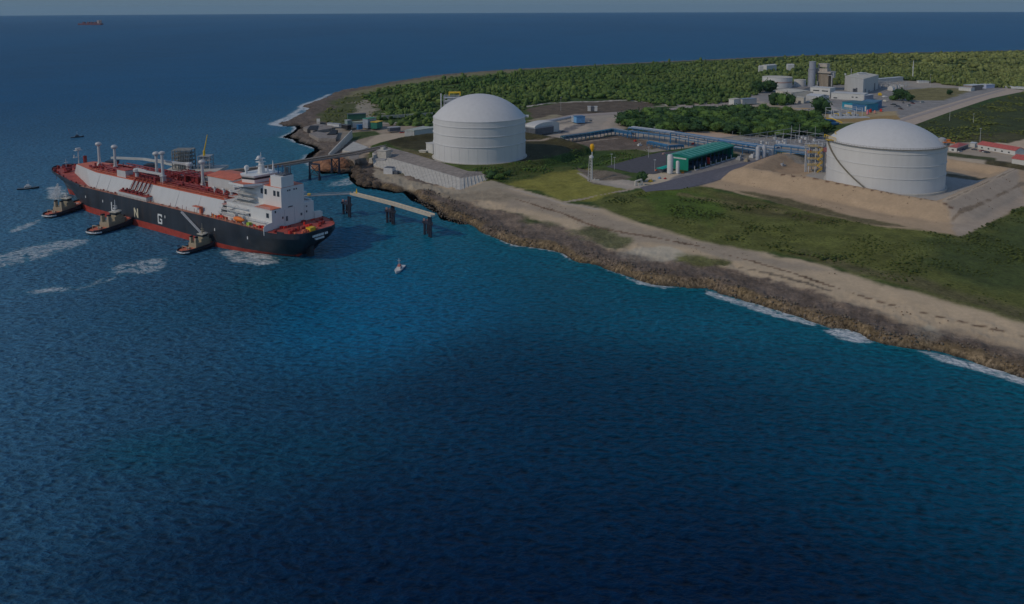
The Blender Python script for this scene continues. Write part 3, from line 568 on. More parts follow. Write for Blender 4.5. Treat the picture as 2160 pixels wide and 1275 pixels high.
def sea_material():
    m, nt, b = new_mat('sea_water'); N = nt.nodes; L = nt.links
    def nd(t, **k):
        n = N.new(t)
        for a, v in k.items(): setattr(n, a, v)
        return n
    def math_(op, a, bb):
        n = nd('ShaderNodeMath', operation=op)
        for i, q in enumerate((a, bb)):
            if isinstance(q, (int, float)): n.inputs[i].default_value = q
            else: L.new(q, n.inputs[i])
        return n.outputs[0]
    geo = nd('ShaderNodeNewGeometry')
    ac = nd('ShaderNodeAttribute'); ac.attribute_name = 'col'
    af = nd('ShaderNodeAttribute'); af.attribute_name = 'foam'
    def wave(sx, sy, rot, scale, detail, rough, dist=0.):
        mp = nd('ShaderNodeMapping'); mp.inputs['Scale'].default_value = (sx, sy, 1); mp.inputs['Rotation'].default_value = (0, 0, R_(rot))
        L.new(geo.outputs['Position'], mp.inputs['Vector'])
        n = nd('ShaderNodeTexNoise'); n.inputs['Scale'].default_value = scale; n.inputs['Detail'].default_value = detail; n.inputs['Roughness'].default_value = rough; n.inputs['Distortion'].default_value = dist
        L.new(mp.outputs[0], n.inputs['Vector']); return n.outputs[0]
    w1 = wave(.6, 1.0, 14, .50, 3, .5, .05); w2 = wave(.6, 1, -18, .15, 2, .45, .1); w3 = wave(.5, 1, 25, .012, 3, .5); w4 = wave(.6, 1, -30, 1.0, 2, .6, .0)
    rid = math_('SUBTRACT', 1., math_('ABSOLUTE', math_('MULTIPLY', math_('SUBTRACT', wave(.55, 1, 24, .38, 2, .5, .12), .5), 2.6), 0.))
    h = math_('ADD', math_('MULTIPLY', w1, 1.0), math_('MULTIPLY', rid, .42))
    h2 = math_('ADD', math_('ADD', h, math_('MULTIPLY', w2, 1.1)), math_('MULTIPLY', w4, .07))
    bp = nd('ShaderNodeBump'); bp.inputs['Strength'].default_value = 1.; bp.inputs['Distance'].default_value = WAVE_H
    L.new(h2, bp.inputs['Height'])
    # colour: bright crests and shaded troughs of the waves painted in by height
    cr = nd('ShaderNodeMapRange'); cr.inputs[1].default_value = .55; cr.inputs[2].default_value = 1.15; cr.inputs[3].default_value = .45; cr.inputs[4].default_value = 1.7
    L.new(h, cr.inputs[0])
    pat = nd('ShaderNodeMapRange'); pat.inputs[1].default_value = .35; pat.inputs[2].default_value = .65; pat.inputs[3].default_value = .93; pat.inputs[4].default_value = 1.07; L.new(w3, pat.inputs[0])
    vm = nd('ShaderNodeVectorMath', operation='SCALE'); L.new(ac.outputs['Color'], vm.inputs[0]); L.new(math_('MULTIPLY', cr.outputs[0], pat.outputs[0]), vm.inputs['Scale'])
    # foam
    fn = wave(.6, 1, 15, .35, 9, .72, 1.2); fn2 = wave(.7, 1, -10, .09, 5, .6, 2.)
    fsum = math_('ADD', math_('MULTIPLY', fn, .6), math_('MULTIPLY', fn2, .4))
    lace = math_('ABSOLUTE', math_('SUBTRACT', wave(.7, 1, 10, .10, 6, .62, 2.2), .5), 0.)     # veins
    lacev = math_('SUBTRACT', .5, math_('MULTIPLY', lace, 3.2))
    fs = math_('ADD', math_('MULTIPLY', fsum, .62), math_('MULTIPLY', lacev, .38))
    thr = math_('SUBTRACT', .70, math_('MULTIPLY', af.outputs['Fac'], .50))
    fm = nd('ShaderNodeMapRange'); L.new(math_('SUBTRACT', fs, thr), fm.inputs[0]); fm.inputs[1].default_value = -.05; fm.inputs[2].default_value = .20
    gate = math_('GREATER_THAN', af.outputs['Fac'], .04); fmask = math_('MULTIPLY', fm.outputs[0], gate)
    halo = math_('MULTIPLY', af.outputs['Fac'], .42)
    mh = nd('ShaderNodeMix', data_type='RGBA'); mh.inputs[7].default_value = (.04, .22, .27, 1); L.new(halo, mh.inputs[0]); L.new(vm.outputs[0], mh.inputs[6])
    mx = nd('ShaderNodeMix', data_type='RGBA'); mx.inputs[7].default_value = (.62, .66, .68, 1); L.new(fmask, mx.inputs[0]); L.new(mh.outputs[2], mx.inputs[6])
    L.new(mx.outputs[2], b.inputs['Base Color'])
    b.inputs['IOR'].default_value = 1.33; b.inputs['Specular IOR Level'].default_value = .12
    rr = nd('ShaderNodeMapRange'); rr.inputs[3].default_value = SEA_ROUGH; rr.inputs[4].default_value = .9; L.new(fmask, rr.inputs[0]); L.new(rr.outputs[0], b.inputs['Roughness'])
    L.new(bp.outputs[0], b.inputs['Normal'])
    return m
WAVE_H = 1.5; SEA_ROUGH = .45
x, y, f = polar(-42, 42, 1000, 110, 20900, 820)
d = coast_d(x, y)
cc = sea_cols(x, y, d); fo = foam_amt(x, y, d)
kf = (d[f].min(1) < 14)
v, ff, at = compact(x, y, np.zeros(len(x)), f, {'col': cc, 'foam': fo}, kf)
SEA = sea_material()
sea = fmesh('water', v, ff, SEA, at); kind(sea, 'structure')
# the rest of the sea, all round and below
m_ = MB(); K = 96; a0, a1 = 42., 318.
secs = []
for i in range(K+1):
    a = R_(a0+(a1-a0)*i/K); secs.append([(r*math.sin(a), r*math.cos(a), 0) for r in (.5, 110, 500, 3000, 20900)])
m_.loft(secs, closed=False)
n_ = 40
m_.add([(0, 0, 0)]+[(110*math.sin(R_(-42+84*i/n_)), 110*math.cos(R_(-42+84*i/n_)), 0) for i in range(n_+1)], [(0, i+2, i+1) for i in range(n_)])
so = m_.build('water', SEA, fix=False); kind(so, 'structure')
me = so.data
for p_ in me.polygons:
    if p_.normal.z < 0: p_.flip()
nv = len(me.vertices)
a_ = me.attributes.new('col', 'FLOAT_COLOR', 'POINT'); a_.data.foreach_set('color', np.tile(np.array([.0005, .040, .088, 1], np.float32), nv))
a_ = me.attributes.new('foam', 'FLOAT', 'POINT')
# ------------------------------------------------------------------ LNG carrier: local x = forward from the stern, y = port, z = up
print('ship')
HEAD = R_(144.9)
ship = thing('gas_carrier', 'long black hulled gas carrier with white tank cover and red decks, held by three tugs', 'ship', (-100.9+(-.558)*2.3, 431.0-.83*2.3, 0), HEAD)
HB = 20.5; LOA = 290.
def half_deck(s):
    if s < 26: return 9.5+(HB-9.5)*math.sin(max(0, (s-5)/21)*math.pi/2)**.55 if s > 5 else 9.5
    if s > 228: return HB*math.sqrt(max(0, 1-((s-228)/(LOA-228))**2))
    return HB
def half_wl(s):
    if s < 10: return .9
    if s < 84: return .9+(HB-.9)*math.sin((s-10)/74*math.pi/2)**.85
    if s > 205: return HB*max(0, 1-((s-205)/66.)**1.7)
    return HB
def deck_z(s):
    if s < 60: return 15.6+1.0*s/60
    return 16.6 if s < 222 else 16.6+3.0*min(1, (s-222)/32.)
SS = [5, 5.6, 6.6, 8, 10, 13, 17, 22, 27, 36, 47, 60, 76, 98, 130, 165, 196, 212, 222, 230, 237, 244, 251, 257, 262.5, 267.5, 272, 277, 281.5, 285, 287.5, 289, 289.8]
hb = MB(); secs = []
for s in SS:
    zt = deck_z(s); bt = 1.5+2.6*min(1, max(0, (s-25)/85.)); zs = [-2.5, 0, bt/2, bt, 6.5, 10, 13.4, zt]; ws = []; off = []
    for z in zs:
        t = max(0, min(1, z/zt)); wl, dkk = half_wl(s), half_deck(s)
        k = t**1.5 if s > 150 else min(1, t*1.2)**.8
        ws.append(wl+(dkk-wl)*k)
        if s > 150: off.append(s-(1-t)**1.2*10*max(0, (s-222)/63.))
        else: off.append(s+(1-min(1, t*1.35))**1.1*14*max(0, 17-s)/12.)
    secs.append([(off[i], ws[i], zs[i]) for i in range(8)]+[(off[i], -ws[i], zs[i]) for i in reversed(range(8))])
hb.loft(secs)
hb.mi = [1 if (len(f) == 4 and all(i % 16 <= 3 or i % 16 >= 12 for i in f)) else 0 for f in hb.f]
hull = hb.build('hull', [HULL, BOOT], ship); smooth_by_angle(hull, 35)
dk = MB(); pts = [(s, half_deck(s)-.25) for s in SS if s < 289.5]
top = [(s, w, deck_z(s)+.12) for s, w in pts]; bot = [(s, -w, deck_z(s)+.12) for s, w in pts]
dk.add(top+bot, [(i, i+1, len(top)+i+1, len(top)+i) for i in range(len(top)-1)])
dk.build('main_deck', DECKR, ship)
rim = MB()
for sg in (1, -1):
    for i in range(len(SS)-1):
        s0, s1 = SS[i], SS[i+1]; h = .35 if 13 < s0 < 222 else 1.5
        if s0 < 13: h = .7
        rim.beam((s0, sg*(half_deck(s0)-.12), deck_z(s0)+h/2), (s1, sg*(half_deck(s1)-.12), deck_z(s1)+h/2), .22, h+.06)
rim.beam((5.1, -9.5, 15.9), (5.1, 9.5, 15.9), .22, .7)
rim.build('bulwark', [HULL], ship)
gw = MB()
for sg in (1, -1): gw.box(27, 222, sg*18.9-1.0, sg*18.9+1.0, 16.75, 16.95)
gw.build('side_walkway', mat('salmon_walkway_paint', (.50, .20, .13), .7, .3), ship)
ft = MB(); r = random.Random(3)
for sg in (1, -1):
    s = 28
    while s < 268:
        w = half_deck(s)-1.1-r.random()*.8
        ft = MB()
        if r.random() < .75: ft.box(s, s+.7+r.random()*1.3, sg*w-.4, sg*w+.4, deck_z(s), deck_z(s)+.9+r.random()*.9)
        else: ft.tube((s+2, sg*w, 16), (s+2, sg*w, 18.9+r.random()), .12)
        ft.build('deck_fitting', DKRED, ship)
        s += 3.5+r.random()*5
for sg in (1, -1):
    rl = MB()
    q = [(s, sg*(half_deck(s)-.3), deck_z(s)+1.5) for s in range(27, 224, 4)]
    rl.path(q, .07, 4); rl.path([(a, b, c-.6) for a, b, c in q], .05, 4)
    for p in q: rl.tube(p, (p[0], p[1], p[2]-1.4), .07, n=4)
    rl.build('side_railing', BROWNP, ship)
# tank cover (trunk)
TZ = 26.4
def trunk_w(s):
    lo, up = 17.6, 13.6
    if s > 212: k = (s-212)/46.; lo -= 11.4*k; up -= 7.4*k
    return lo, up
tk = MB(); secs = []
for s in [70, 90, 115, 140, 165, 190, 212, 235, 258]:
    lo, up = trunk_w(s); e = (s-212)/46.*5 if s > 212 else 0; secs.append([(s, lo, 16.5), (s-e, up, TZ), (s-e, -up, TZ), (s, -lo, 16.5)])
tk.loft(secs); tk.build('tank_cover', SHIPW, ship)
td = MB(); secs = []
for s in [70.2, 212, 252.6]:
    lo, up = trunk_w(s if s < 213 else 258); secs.append([(s, up-.15, TZ+.02), (s, up-.15, TZ+.25), (s, -up+.15, TZ+.25), (s, -up+.15, TZ+.02)])
td.loft(secs); td.build('cover_deck', DECKO, ship)
for s in (92, 114, 144, 166, 192, 206):
    lo, up = trunk_w(s)
    for sg in (1, -1): jt = MB(); jt.tube((s, sg*(lo+.02), 16.8), (s, sg*(up+.02), TZ-.1), .09, n=4); jt.build('cover_seam', GREY, ship)
D = TZ+.25
pp = MB(); r = random.Random(5)
for k, y in enumerate([-9.5, -8.2, -6.5, -5.4, -4.3, -2.4, -1.5, -.4, .9, 2.2, 3.1, 4.6, 5.6, 6.8, 8.2, 9.2]):
    rr = r.choice([.25, .32, .42, .5]); z = D+.4+rr+r.choice([0, .7, 1.4])
    a = 71+r.random()*6; b = 215+r.random()*26-abs(y)*2
    pp.tube((a, y, z), (b, y, z), rr, n=6)
for s in range(72, 232, 7):
    pp.box(s, s+.5, -9.8, 9.6, D, D+.6); pp.box(s, s+.3, -9.8, -9.5, D, D+2.3); pp.box(s, s+.3, 9.3, 9.6, D, D+2.3)
for k in range(110):
    s = 72+r.random()*160; y = r.uniform(-10.5, 10.5)*(1 if s < 212 else .7); l = r.uniform(.8, 3.5); h = r.uniform(.8, 2.8)
    pp.box(s, s+l, y, y+r.uniform(.6, 1.8), D, D+h)
pp.build('deck_piping', DKRED, ship)
for k in range(60):
    p2 = MB()
    s = 72+r.random()*158; y = r.uniform(-11, 11)*(1 if s < 212 else .7)
    p2.path([(s, y, D), (s, y, D+1.6+r.random()), (s+r.uniform(-5, 5), y, D+1.6), ], .2, 5)
    p2.build('branch_pipe', mat('mid_red_pipe_paint', (.36, .05, .04), .5, .3), ship)
wk = MB(); wk.box(71, 226, 11.0, 12.1, D+.7, D+.9)
for s in range(71, 228, 3): wk.tube((s, 12.1, D), (s, 12.1, D+2), .06, n=4)
wk.path([(71, 12.1, D+2), (226, 12.1, D+2)], .07, 4); wk.path([(71, 12.1, D+1.4), (226, 12.1, D+1.4)], .05, 4)
wk.build('catwalk', DECKO, ship)
rb = MB(); r = random.Random(9)
for k in range(30):
    s = r.uniform(117, 140); y = r.uniform(-11, 0); rb.box(s, s+r.uniform(.8, 2.5), y, y+r.uniform(.6, 2.5), D, r.uniform(D+2, D+6))
for k in range(11): rb.tube((115, -11+k*1.1, D+5.3+.2*(k % 3)), (142, -11+k*1.1, D+5.3+.2*(k % 3)), .3, n=5)
for s in (115, 122, 128, 135, 142):
    for y in (-11, 0): rb.box(s, s+.4, y, y+.4, D, D+6.2)
    rb.box(s, s+.4, -11, 0, D+6, D+6.3)
rb.build('pipe_tower', DKRED, ship)
rb = MB()
for k in range(40):
    s = r.uniform(142, 172); y = r.uniform(-9, 11); rb.box(s, s+r.uniform(.8, 2.5), y, y+r.uniform(.6, 2.5), D, r.uniform(D+.8, D+4.4))
for k in range(8): rb.tube((142, -8+k*2.4, D+3.4), (172, -8+k*2.4, D+3.4), .3, n=5)
rb.build('pipe_tower', DKRED, ship)
mf = MB(); mf.prism([(140, 16.6), (176, 16.6), (172, 20.3), (140, 20.3)], 19.9, 20.3)
mf.build('manifold_platform', DECKR, ship)
mw = MB(); mw.box(141, 174, 19.6, 19.9, 16.9, 19.9)
for s in range(141, 175, 3): mw.box(s, s+.5, 16.6, 19.7, 16.6, 19.9)
mw.build('manifold_support', SHIPW, ship)
for k, s in enumerate((146, 150.5, 155, 159.5, 164)):
    mp_ = MB(); mp_.path([(s, 20.6, 21.5), (s, 16.6, 21.5), (s-.6, 13.4, TZ+1.6), (s-.6, 7, TZ+1.8)], .42, 7); mp_.tube((s, 20.6, 21.5), (s, 21.2, 21.5), .75, n=8); mp_.build('loading_pipe', DKRED, ship)
mp_ = MB()
for k in range(20):
    s = r.uniform(141, 172); y = r.uniform(16.6, 19.2); mp_.box(s, s+1, y, y+.7, 20.3, 20.9+r.random()*1.6)
mp_.build('manifold_valves', DKRED, ship)
hs = MB()
for s in (144.5, 148.4, 152.6, 157.2, 161.6, 166): hs.tube((s, 17.4, 20.3), (s-1, 13.8, TZ+.6), .2, n=5)
hs.build('hose_saddle', ALU, ship)
def vent(s, y, zt, foot=True):
    v_ = MB(); v_.tube((s, y, D), (s, y, zt-2.2), .95, .85, n=12); v_.lathe([(.85, 0), (2.0, .7), (2.2, 1.6), (1.5, 2.5), (.4, 2.8)], (s, y, zt-2.6), 14)
    if foot: v_.box(s-1.4, s+1.4, y-1.4, y+1.4, D, D+2.2, .4)
    vm_ = v_.build('vent_mast', SHIPW, ship)
    v_ = MB()
    for q in (-1, 1): v_.tube((s+q*3, y, D), (s+q*.8, y, D+7), .13, n=4)
    v_.build('mast_stay', SHIPW, vm_)
vent(233, 0, 43.4); vent(212, 0, 43.4); vent(161, 0, 43.8); vent(110.5, 0, 43.8)
v_ = MB(); s = 137.5; y = 10.0
for dx in (-1.1, 1.1):
    for dy in (-1.1, 1.1): v_.tube((s+dx, y+dy, D), (s+dx, y+dy, D+5.6), .22, n=5)
v_.box(s-1.6, s+1.6, y-1.6, y+1.6, D+5.4, D+5.8); v_.tube((s, y, 28), (s, y, 46.4), .95, .85, n=12); v_.lathe([(.9, 0), (1.9, .5), (1.9, 1.5), (.5, 2.1)], (s, y, 46), 14)
v_.build('vent_mast', SHIPW, ship)
v_ = MB(); v_.tube((260, 1, 19.4), (260, 1, 35.6), .5, .3, n=8); v_.box(258.6, 261.6, -1.4, 3.4, 35.0, 35.3); v_.box(259, 261, -.5, 2.5, 35.8, 36.8); v_.box(259.2, 260.8, 2, 4.6, 30, 30.4)
v_.tube((260, 4, 30.2), (260, 4, 32), .5, n=8); v_.build('foremast', SHIPW, ship)
v_ = MB(); v_.box(256, 257.6, -3, -1, 24, 31); v_.build('mast_ladder', DKRED, ship)
v_ = MB(); v_.tube((281, 0, 19.6), (281, 0, 26.5), .3, .12, n=6); v_.box(280.6, 281.4, -1.2, 1.2, 23.6, 23.9); v_.build('jack_staff', LGREY, ship)
r = random.Random(12)
for k in range(34):
    v_ = MB(); s = r.uniform(261, 283); w = half_deck(s)-2.5; y = r.uniform(-w, w)
    v_.box(s, s+r.uniform(.6, 2.2), y, y+r.uniform(.6, 2.4), deck_z(s), deck_z(s)+r.uniform(.7, 2.5)); v_.build('mooring_fitting', DKRED, ship)
for y in (-7, 6): v_ = MB(); v_.tube((266, y-2.4, 21.4), (266, y+2.4, 21.4), 1.4, n=10); v_.build('windlass', DKRED, ship)
def crane(s, y, zt, tip):
    c = MB(); c.tube((s, y, D), (s, y, zt), 1.25, 1.1, n=12); c.lathe([(1.1, 0), (2.2, 1.2), (2.2, 2.6), (1.6, 3.2)], (s, y, zt), 12)
    cr = c.build('crane_pedestal', SHIPW, ship)
    j = MB(); tx, ty, tz = tip; j.beam((s, y, zt+2.0), (tx, ty, tz), 1.3, 1.3); j.beam((s, y, zt+3), (tx*.4+s*.6, ty*.4+y*.6, zt+2.4), .8, 1.1)
    j.tube((tx, ty, tz), (tx, ty, tz-3.2), .12, n=4); j.build('crane_jib', SHIPW, cr)
crane(167.5, 10, 30.6, (141, 8.5, 32.6))
crane(143.5, -12.5, 33.2, (167, -3.5, 37.2))
v_ = MB(); v_.box(177, 187.5, 6.5, 12.4, D, D+4.5); o = v_.build('deck_house', SHIPW, ship)
v_ = MB(); v_.box(176.8, 187.7, 6.3, 12.6, D+4.5, D+4.9); v_.build('house_roof', DECKR, o)
v_ = MB(); v_.box(104, 122, -16+3, -6, D, D+6.0); o = v_.build('deck_house', SHIPW, ship)
v_ = MB(); v_.box(103.8, 122.2, -13.2, -5.8, D+6.0, D+6.4); v_.build('house_roof', DECKR, o)
v_ = MB(); v_.box(74, 100, -13.4, 3.4, D, 35.6); hse = v_.build('compressor_house', SHIPW, ship)
v_ = MB(); v_.loft([[(s_, 3.8, 35.6), (s_, 3.8, 36.2), (s_, -5, 37.4), (s_, -13.8, 36.2), (s_, -13.8, 35.6)] for s_ in (73.6, 100.4)])
v_.build('roof', DECKO, hse)
for s in (76, 83, 92):
    v_ = MB(); v_.path([(s, 3.5, D), (s, 5.4, D+3.3), (s-3, 6.4, D+3.3), (s-3.4, 6.6, D)], .75, 8); v_.build('ventilation_duct', SHIPW, hse)
for s in (80, 88, 96):
    v_ = MB(); v_.box(s, s+2.3, 4.0, 6.4, D, D+2.5); v_.build('red_locker', REDP, ship)

# accommodation block
W0 = 0.; A0 = 26.
sup = MB()
sup.box(A0, 69, -16.4, 16.4, 16.2, 19.8); sup.box(A0, 66, -14.8, 14.8, 19.8, 26.8); sup.box(A0, 62.5, -8.0, 8.0, 26.8, 37.9)
house = sup.build('accommodation_block', HOUSEW, ship)
LV = ((19.8, 29, 72, 17.4), (22.3, 46, 71, 17.0), (24.6, 46, 70, 16.2), (26.8, 27, 68, 15.1), (29.4, 47, 66, 13.4), (32.0, 48, 66, 12.4), (34.8, 49, 65, 11.4))
for z, a, b, w in LV:
    lv = MB(); lv.box(a, b, 1-w, w, z+.02, z+.2); lv.build('deck_ledge', HOUSEW, house)
lv = MB(); lv.box(A0+.3, 41, 8.1, 14.6, 27.02, 27.15); lv.build('painted_ledge', DECKO, house)
lv = MB(); lv.box(66.2, 69.5, -12, 16, 24.85, 24.95); lv.box(63, 65.5, -10, 13, 29.65, 29.75); lv.build('painted_ledge', DECKO, house)
for k, (z, a, b, w) in enumerate(LV):
    rr_ = MB(); y = w-.1
    rr_.path([(a, y, z+1.3), (b, y, z+1.3)], .07, 4); rr_.path([(a, y, z+.8), (b, y, z+.8)], .05, 4)
    for s in range(int(a), int(b)+1, 2): rr_.tube((s, y, z+.2), (s, y, z+1.3), .05, n=4)
    rr_.build('railing', LGREY, house)
    if k < 6:
        z2 = LV[k+1][0]; s = (56, 62, 54, 62, 55, 61)[k]; rr_ = MB(); rr_.beam((s, w-1.6, z+.2), (s+(5 if k % 2 == 0 else -5), w-1.6, z2), .9, .18); rr_.build('stair_flight', LGREY, house)
def window_row(parent, pts, w, h, axis, t=.12):
    for (s, y, z) in pts:
        f_ = MB(); g_ = MB()
        if axis == 'y': f_.box(s-w/2-.12, s+w/2+.12, y-.03, y+t, z-h/2-.12, z+h/2+.12); g_.box(s-w/2, s+w/2, y+t, y+t+.05, z-h/2, z+h/2)
        else: f_.box(s-t, s+.03, y-w/2-.12, y+w/2+.12, z-h/2-.12, z+h/2+.12); g_.box(s-t-.05, s-t, y-w/2, y+w/2, z-h/2, z+h/2)
        g_.build('window', GLASS, parent); f_.build('window_frame', LGREY, parent)
window_row(house, [(s, 8.0, 34.6) for s in (28.4, 31.6, 39.2, 42.6)], 1.9, 3.0, 'y')
window_row(house, [(29.5, 14.8, 23.6)], 2.2, 2.6, 'y'); window_row(house, [(45, 14.8, 21.8), (50, 14.8, 21.8), (55, 14.8, 21.8), (64, 14.8, 21.8)], 1.2, 1.5, 'y')
window_row(house, [(A0, y, 36.0) for y in (3.4, 2.0, -1.0, -2.6)], .8, .8, 'x')
window_row(house, [(A0, y, 21.4) for y in (7.5, -9.5)]+[(A0, 12.4, 25.6)], .8, 1.2, 'x')
for q_ in ((21.6, 22, .6, 3.4, 26.4, 26.9), (21.6, 22, 4.2, 5.2, 19, 21.6), (21.6, 22, -6, -5.2, 20, 21.4), (21.6, 22, -9.8, -9.2, 24, 24.8)):
    v_ = MB(); v_.box(q_[0]+A0-22, q_[1]+A0-22, *q_[2:]); v_.build('aft_fitting', DGREY, house)
for y in (-8, -1, 6):
    v_ = MB(); v_.box(A0-.15, A0, y, y+.2, 16.6, 25.6); v_.build('drain_pipe', LGREY, house)
bpts = [(60.5, -17), (60.5, 17), (46.5, 17.4), (41.3, 8.6), (40.8, -8.6), (46, -17)]
bd = MB(); bd.prism(bpts, 38.0, 38.4); bw = bd.build('bridge_deck', HOUSEW, house)
bd = MB(); bd.prism([(50.5+(a-50.5)*.97, b*.97) for a, b in bpts], 38.4, 38.5); bd.build('deck_paint', DECKO, bw)
bd = MB(); q = [(60.4, -16.9), (60.4, 16.9), (46.6, 17.2), (41.5, 8.5), (41, -8.4)]
for a, b in zip(q[:-1], q[1:]): bd.beam((*a, 38.8), (*b, 38.8), .1, .9)
bd.build('wing_bulwark', HOUSEW, bw)
bd = MB(); bd.prism([(60.2, 8.0), (60.2, 16.6), (47, 16.6), (43, 8.1)], 35.6, 37.9, ); bd.v = [(a, b if z > 37 else 8.1+(b-8.1)*.12, z) for a, b, z in bd.v]; bd.build('wing_bracket', HOUSEW, bw)
ring = [(60, -8.4), (60.6, -3), (60.6, 3), (60, 8.4), (56, 11), (47, 9.4), (45.4, -7)]
wh = MB(); wh.prism(ring, 38.5, 42.4); whl = wh.build('wheelhouse', HOUSEW, house)
cx0 = 53.
wh = MB(); wh.prism([(a+(a-cx0)*.02, b*1.01) for a, b in ring], 40.4, 41.6); wh.build('window_band', GLASS, whl)
wh = MB(); wh.prism([(a+(a-cx0)*.06, b*1.06) for a, b in ring], 42.4, 42.8); wh.build('roof', HOUSEW, whl)
X0, Y0_ = 51.5, 1.0
wh = MB(); wh.lathe([(2.2, 0), (1.8, 3), (1.1, 7.5), (1.1, 8.2)], (X0, Y0_, 42.8), 12); wh.box(X0-2, X0+2.4, Y0_-2, Y0_+2, 49.0, 49.3); wh.box(X0-1, X0+1, Y0_-2.4, Y0_+3.4, 50.8, 51.1)
wh.tube((X0, Y0_, 50), (X0, Y0_, 54.6), .35, .15, n=6); wh.lathe([(1.3, 0), (1.5, 1), (.8, 2.2)], (X0, Y0_+1.4, 50.6), 10); wh.box(X0-3, X0-2, Y0_+.5, Y0_+4.9, 47.4, 47.7)
wh.build('radar_mast', HOUSEW, whl)
for a, b, h in ((46.6, -3.4, 7.0), (49, -1.6, 4.4), (57, 7.4, 4.8), (48.6, -5.5, 3.8)):
    wh = MB(); wh.lathe([(.7, 0), (.45, h*.5), (.12, h)], (a, b, 42.8), 8); wh.build('antenna', HOUSEW, whl)
wh = MB(); wh.lathe([(1.2, 0), (1.5, 1.1), (1.2, 2.2), (.2, 2.8)], (58, 6.2, 44.6), 10); wh.tube((58, 6.2, 42.8), (58, 6.2, 44.7), .5); wh.build('satellite_dome', HOUSEW, whl)
cs = MB(); cs.box(A0+.3, 35.5, -1.2, 7.4, 38.1, 44.2); cas = cs.build('engine_casing', HOUSEW, house)
cs = MB(); cs.box(A0+1.2, 34, -1.0, 5.2, 44.2, 45.0); cs.build('funnel_top', DGREY, cas)
for k, (s, y, h) in enumerate(((28, -.4, 49.0), (29.6, .2, 48.4), (28, 1.0, 48.8), (30, 1.6, 48.7), (28, 2.4, 49.1), (33, 3.8, 49.6), (33, .8, 49.2))):
    cs = MB(); cs.tube((s, y, 44.9), (s, y, h), .32, n=8); cs.build('exhaust_pipe', DGREY if k < 5 else BLUE, cas)
cs = MB(); cs.box(A0+.25, 41, -7.8, 7.8, 37.92, 38.08); cs.build('casing_deck', DECKO, house)
cs = MB(); cs.box(37, 40.4, -1.5, 4.4, 38.1, 41.4); cs.build('deck_locker', DECKO, house)
cs = MB(); cs.box(27, 38, -14.2, -12.6, 26.9, 27.8); cs.build('boat_platform', LGREY, house)
cs = MB(); cs.box(30, 41, -13.4, -8.4, 31.0, 31.8); cs.build('boat_platform', LGREY, house)
for sg in (1, -1):
    cs = MB(); cs.add([(25.4+dx, sg*w_, z_) for dx in (0, .35) for w_, z_ in ((14.9, 15.9), (20.2, 15.9), (20.75, 14.2), (20.9, 16.5), (20.7, 19.0), (19.2, 20.0), (14.9, 20.4))], [tuple(range(7)), tuple(range(7, 14))[::-1]]+[(i, (i+1) % 7, 7+(i+1) % 7, 7+i) for i in range(7)]); cs.build('screen_plate', HOUSEW, ship)
for s, z, sg in ((50, 18.2, 1), (54, 18.2, -1)):
    cs = MB(); secs = []
    for t in np.linspace(-1, 1, 9):
        r_ = math.sqrt(max(.02, 1-t*t)); secs.append([(s+t*5, sg*18.6+1.4*r_*math.cos(a), z+1.2+1.4*r_*math.sin(a)) for a in np.linspace(0, 2*math.pi, 10, endpoint=False)])
    cs.loft(secs); lb_ = cs.build('lifeboat', ORANGE, ship, smooth=True)
    for q_ in (-3.6, 3.2): cs = MB(); cs.box(s+q_, s+q_+.4, sg*17.6-.9, sg*17.6+1.2, 16.5, 21.6); cs.build('davit', HOUSEW, lb_)
cs = MB(); cs.box(40, 42.4, 17.6, 19.4, 16.8, 18.8); cs.build('green_locker', mat('yellow_green_paint', (.35, .5, .05), .5), ship)
r = random.Random(21)
for k in range(30):
    s = r.uniform(28, 76); cs = MB(); y = r.uniform(17.2, 18.4); z1 = 17.2+r.random()*1.8; cs.box(s, s+r.uniform(.6, 2), y, y+r.uniform(.7, 1.3), 16.4, z1); cs.build('side_locker', (REDP, DECKO, ORANGE, SHIPW)[k % 4], ship)
r = random.Random(22)
for k in range(30):
    s = r.uniform(7, 24); w = half_deck(s)-2.4; y = r.uniform(-w, w); cs = MB(); cs.box(s, s+r.uniform(.6, 2.2), y, y+r.uniform(.6, 2.2), 15.6, 16.4+r.random()*1.4); cs.build('mooring_winch', DKRED if k % 3 else REDP, ship)
r = random.Random(23)
for k in range(9):
    s = r.uniform(6, 9); w = half_deck(s)-1.6; y = r.uniform(-w*.2, w); cs = MB(); cs.box(s, s+r.uniform(.6, 1.4), y, y+r.uniform(.6, 1.8), 15.6, 16.6+r.random()*.6); cs.build('fairlead', DECKO, ship)
cs = MB(); cs.box(6.4, 8.4, 1.2, 5.0, 15.7, 17.8); cs.tube((9.6, 1, 16.8), (9.6, 4.6, 16.8), 1.0, n=10); cs.build('stern_winch', YELLOW, ship)
cs = MB(); cs.box(11, 14.5, -1.2, 1.2, -2, 6); cs.build('rudder', HULL, ship)
YL = HB+.06
LW = mat('cream_lettering_paint', (.72, .66, .47), .5, .12); LW2 = mat('white_lettering_paint', (.72, .73, .72), .5, .12)
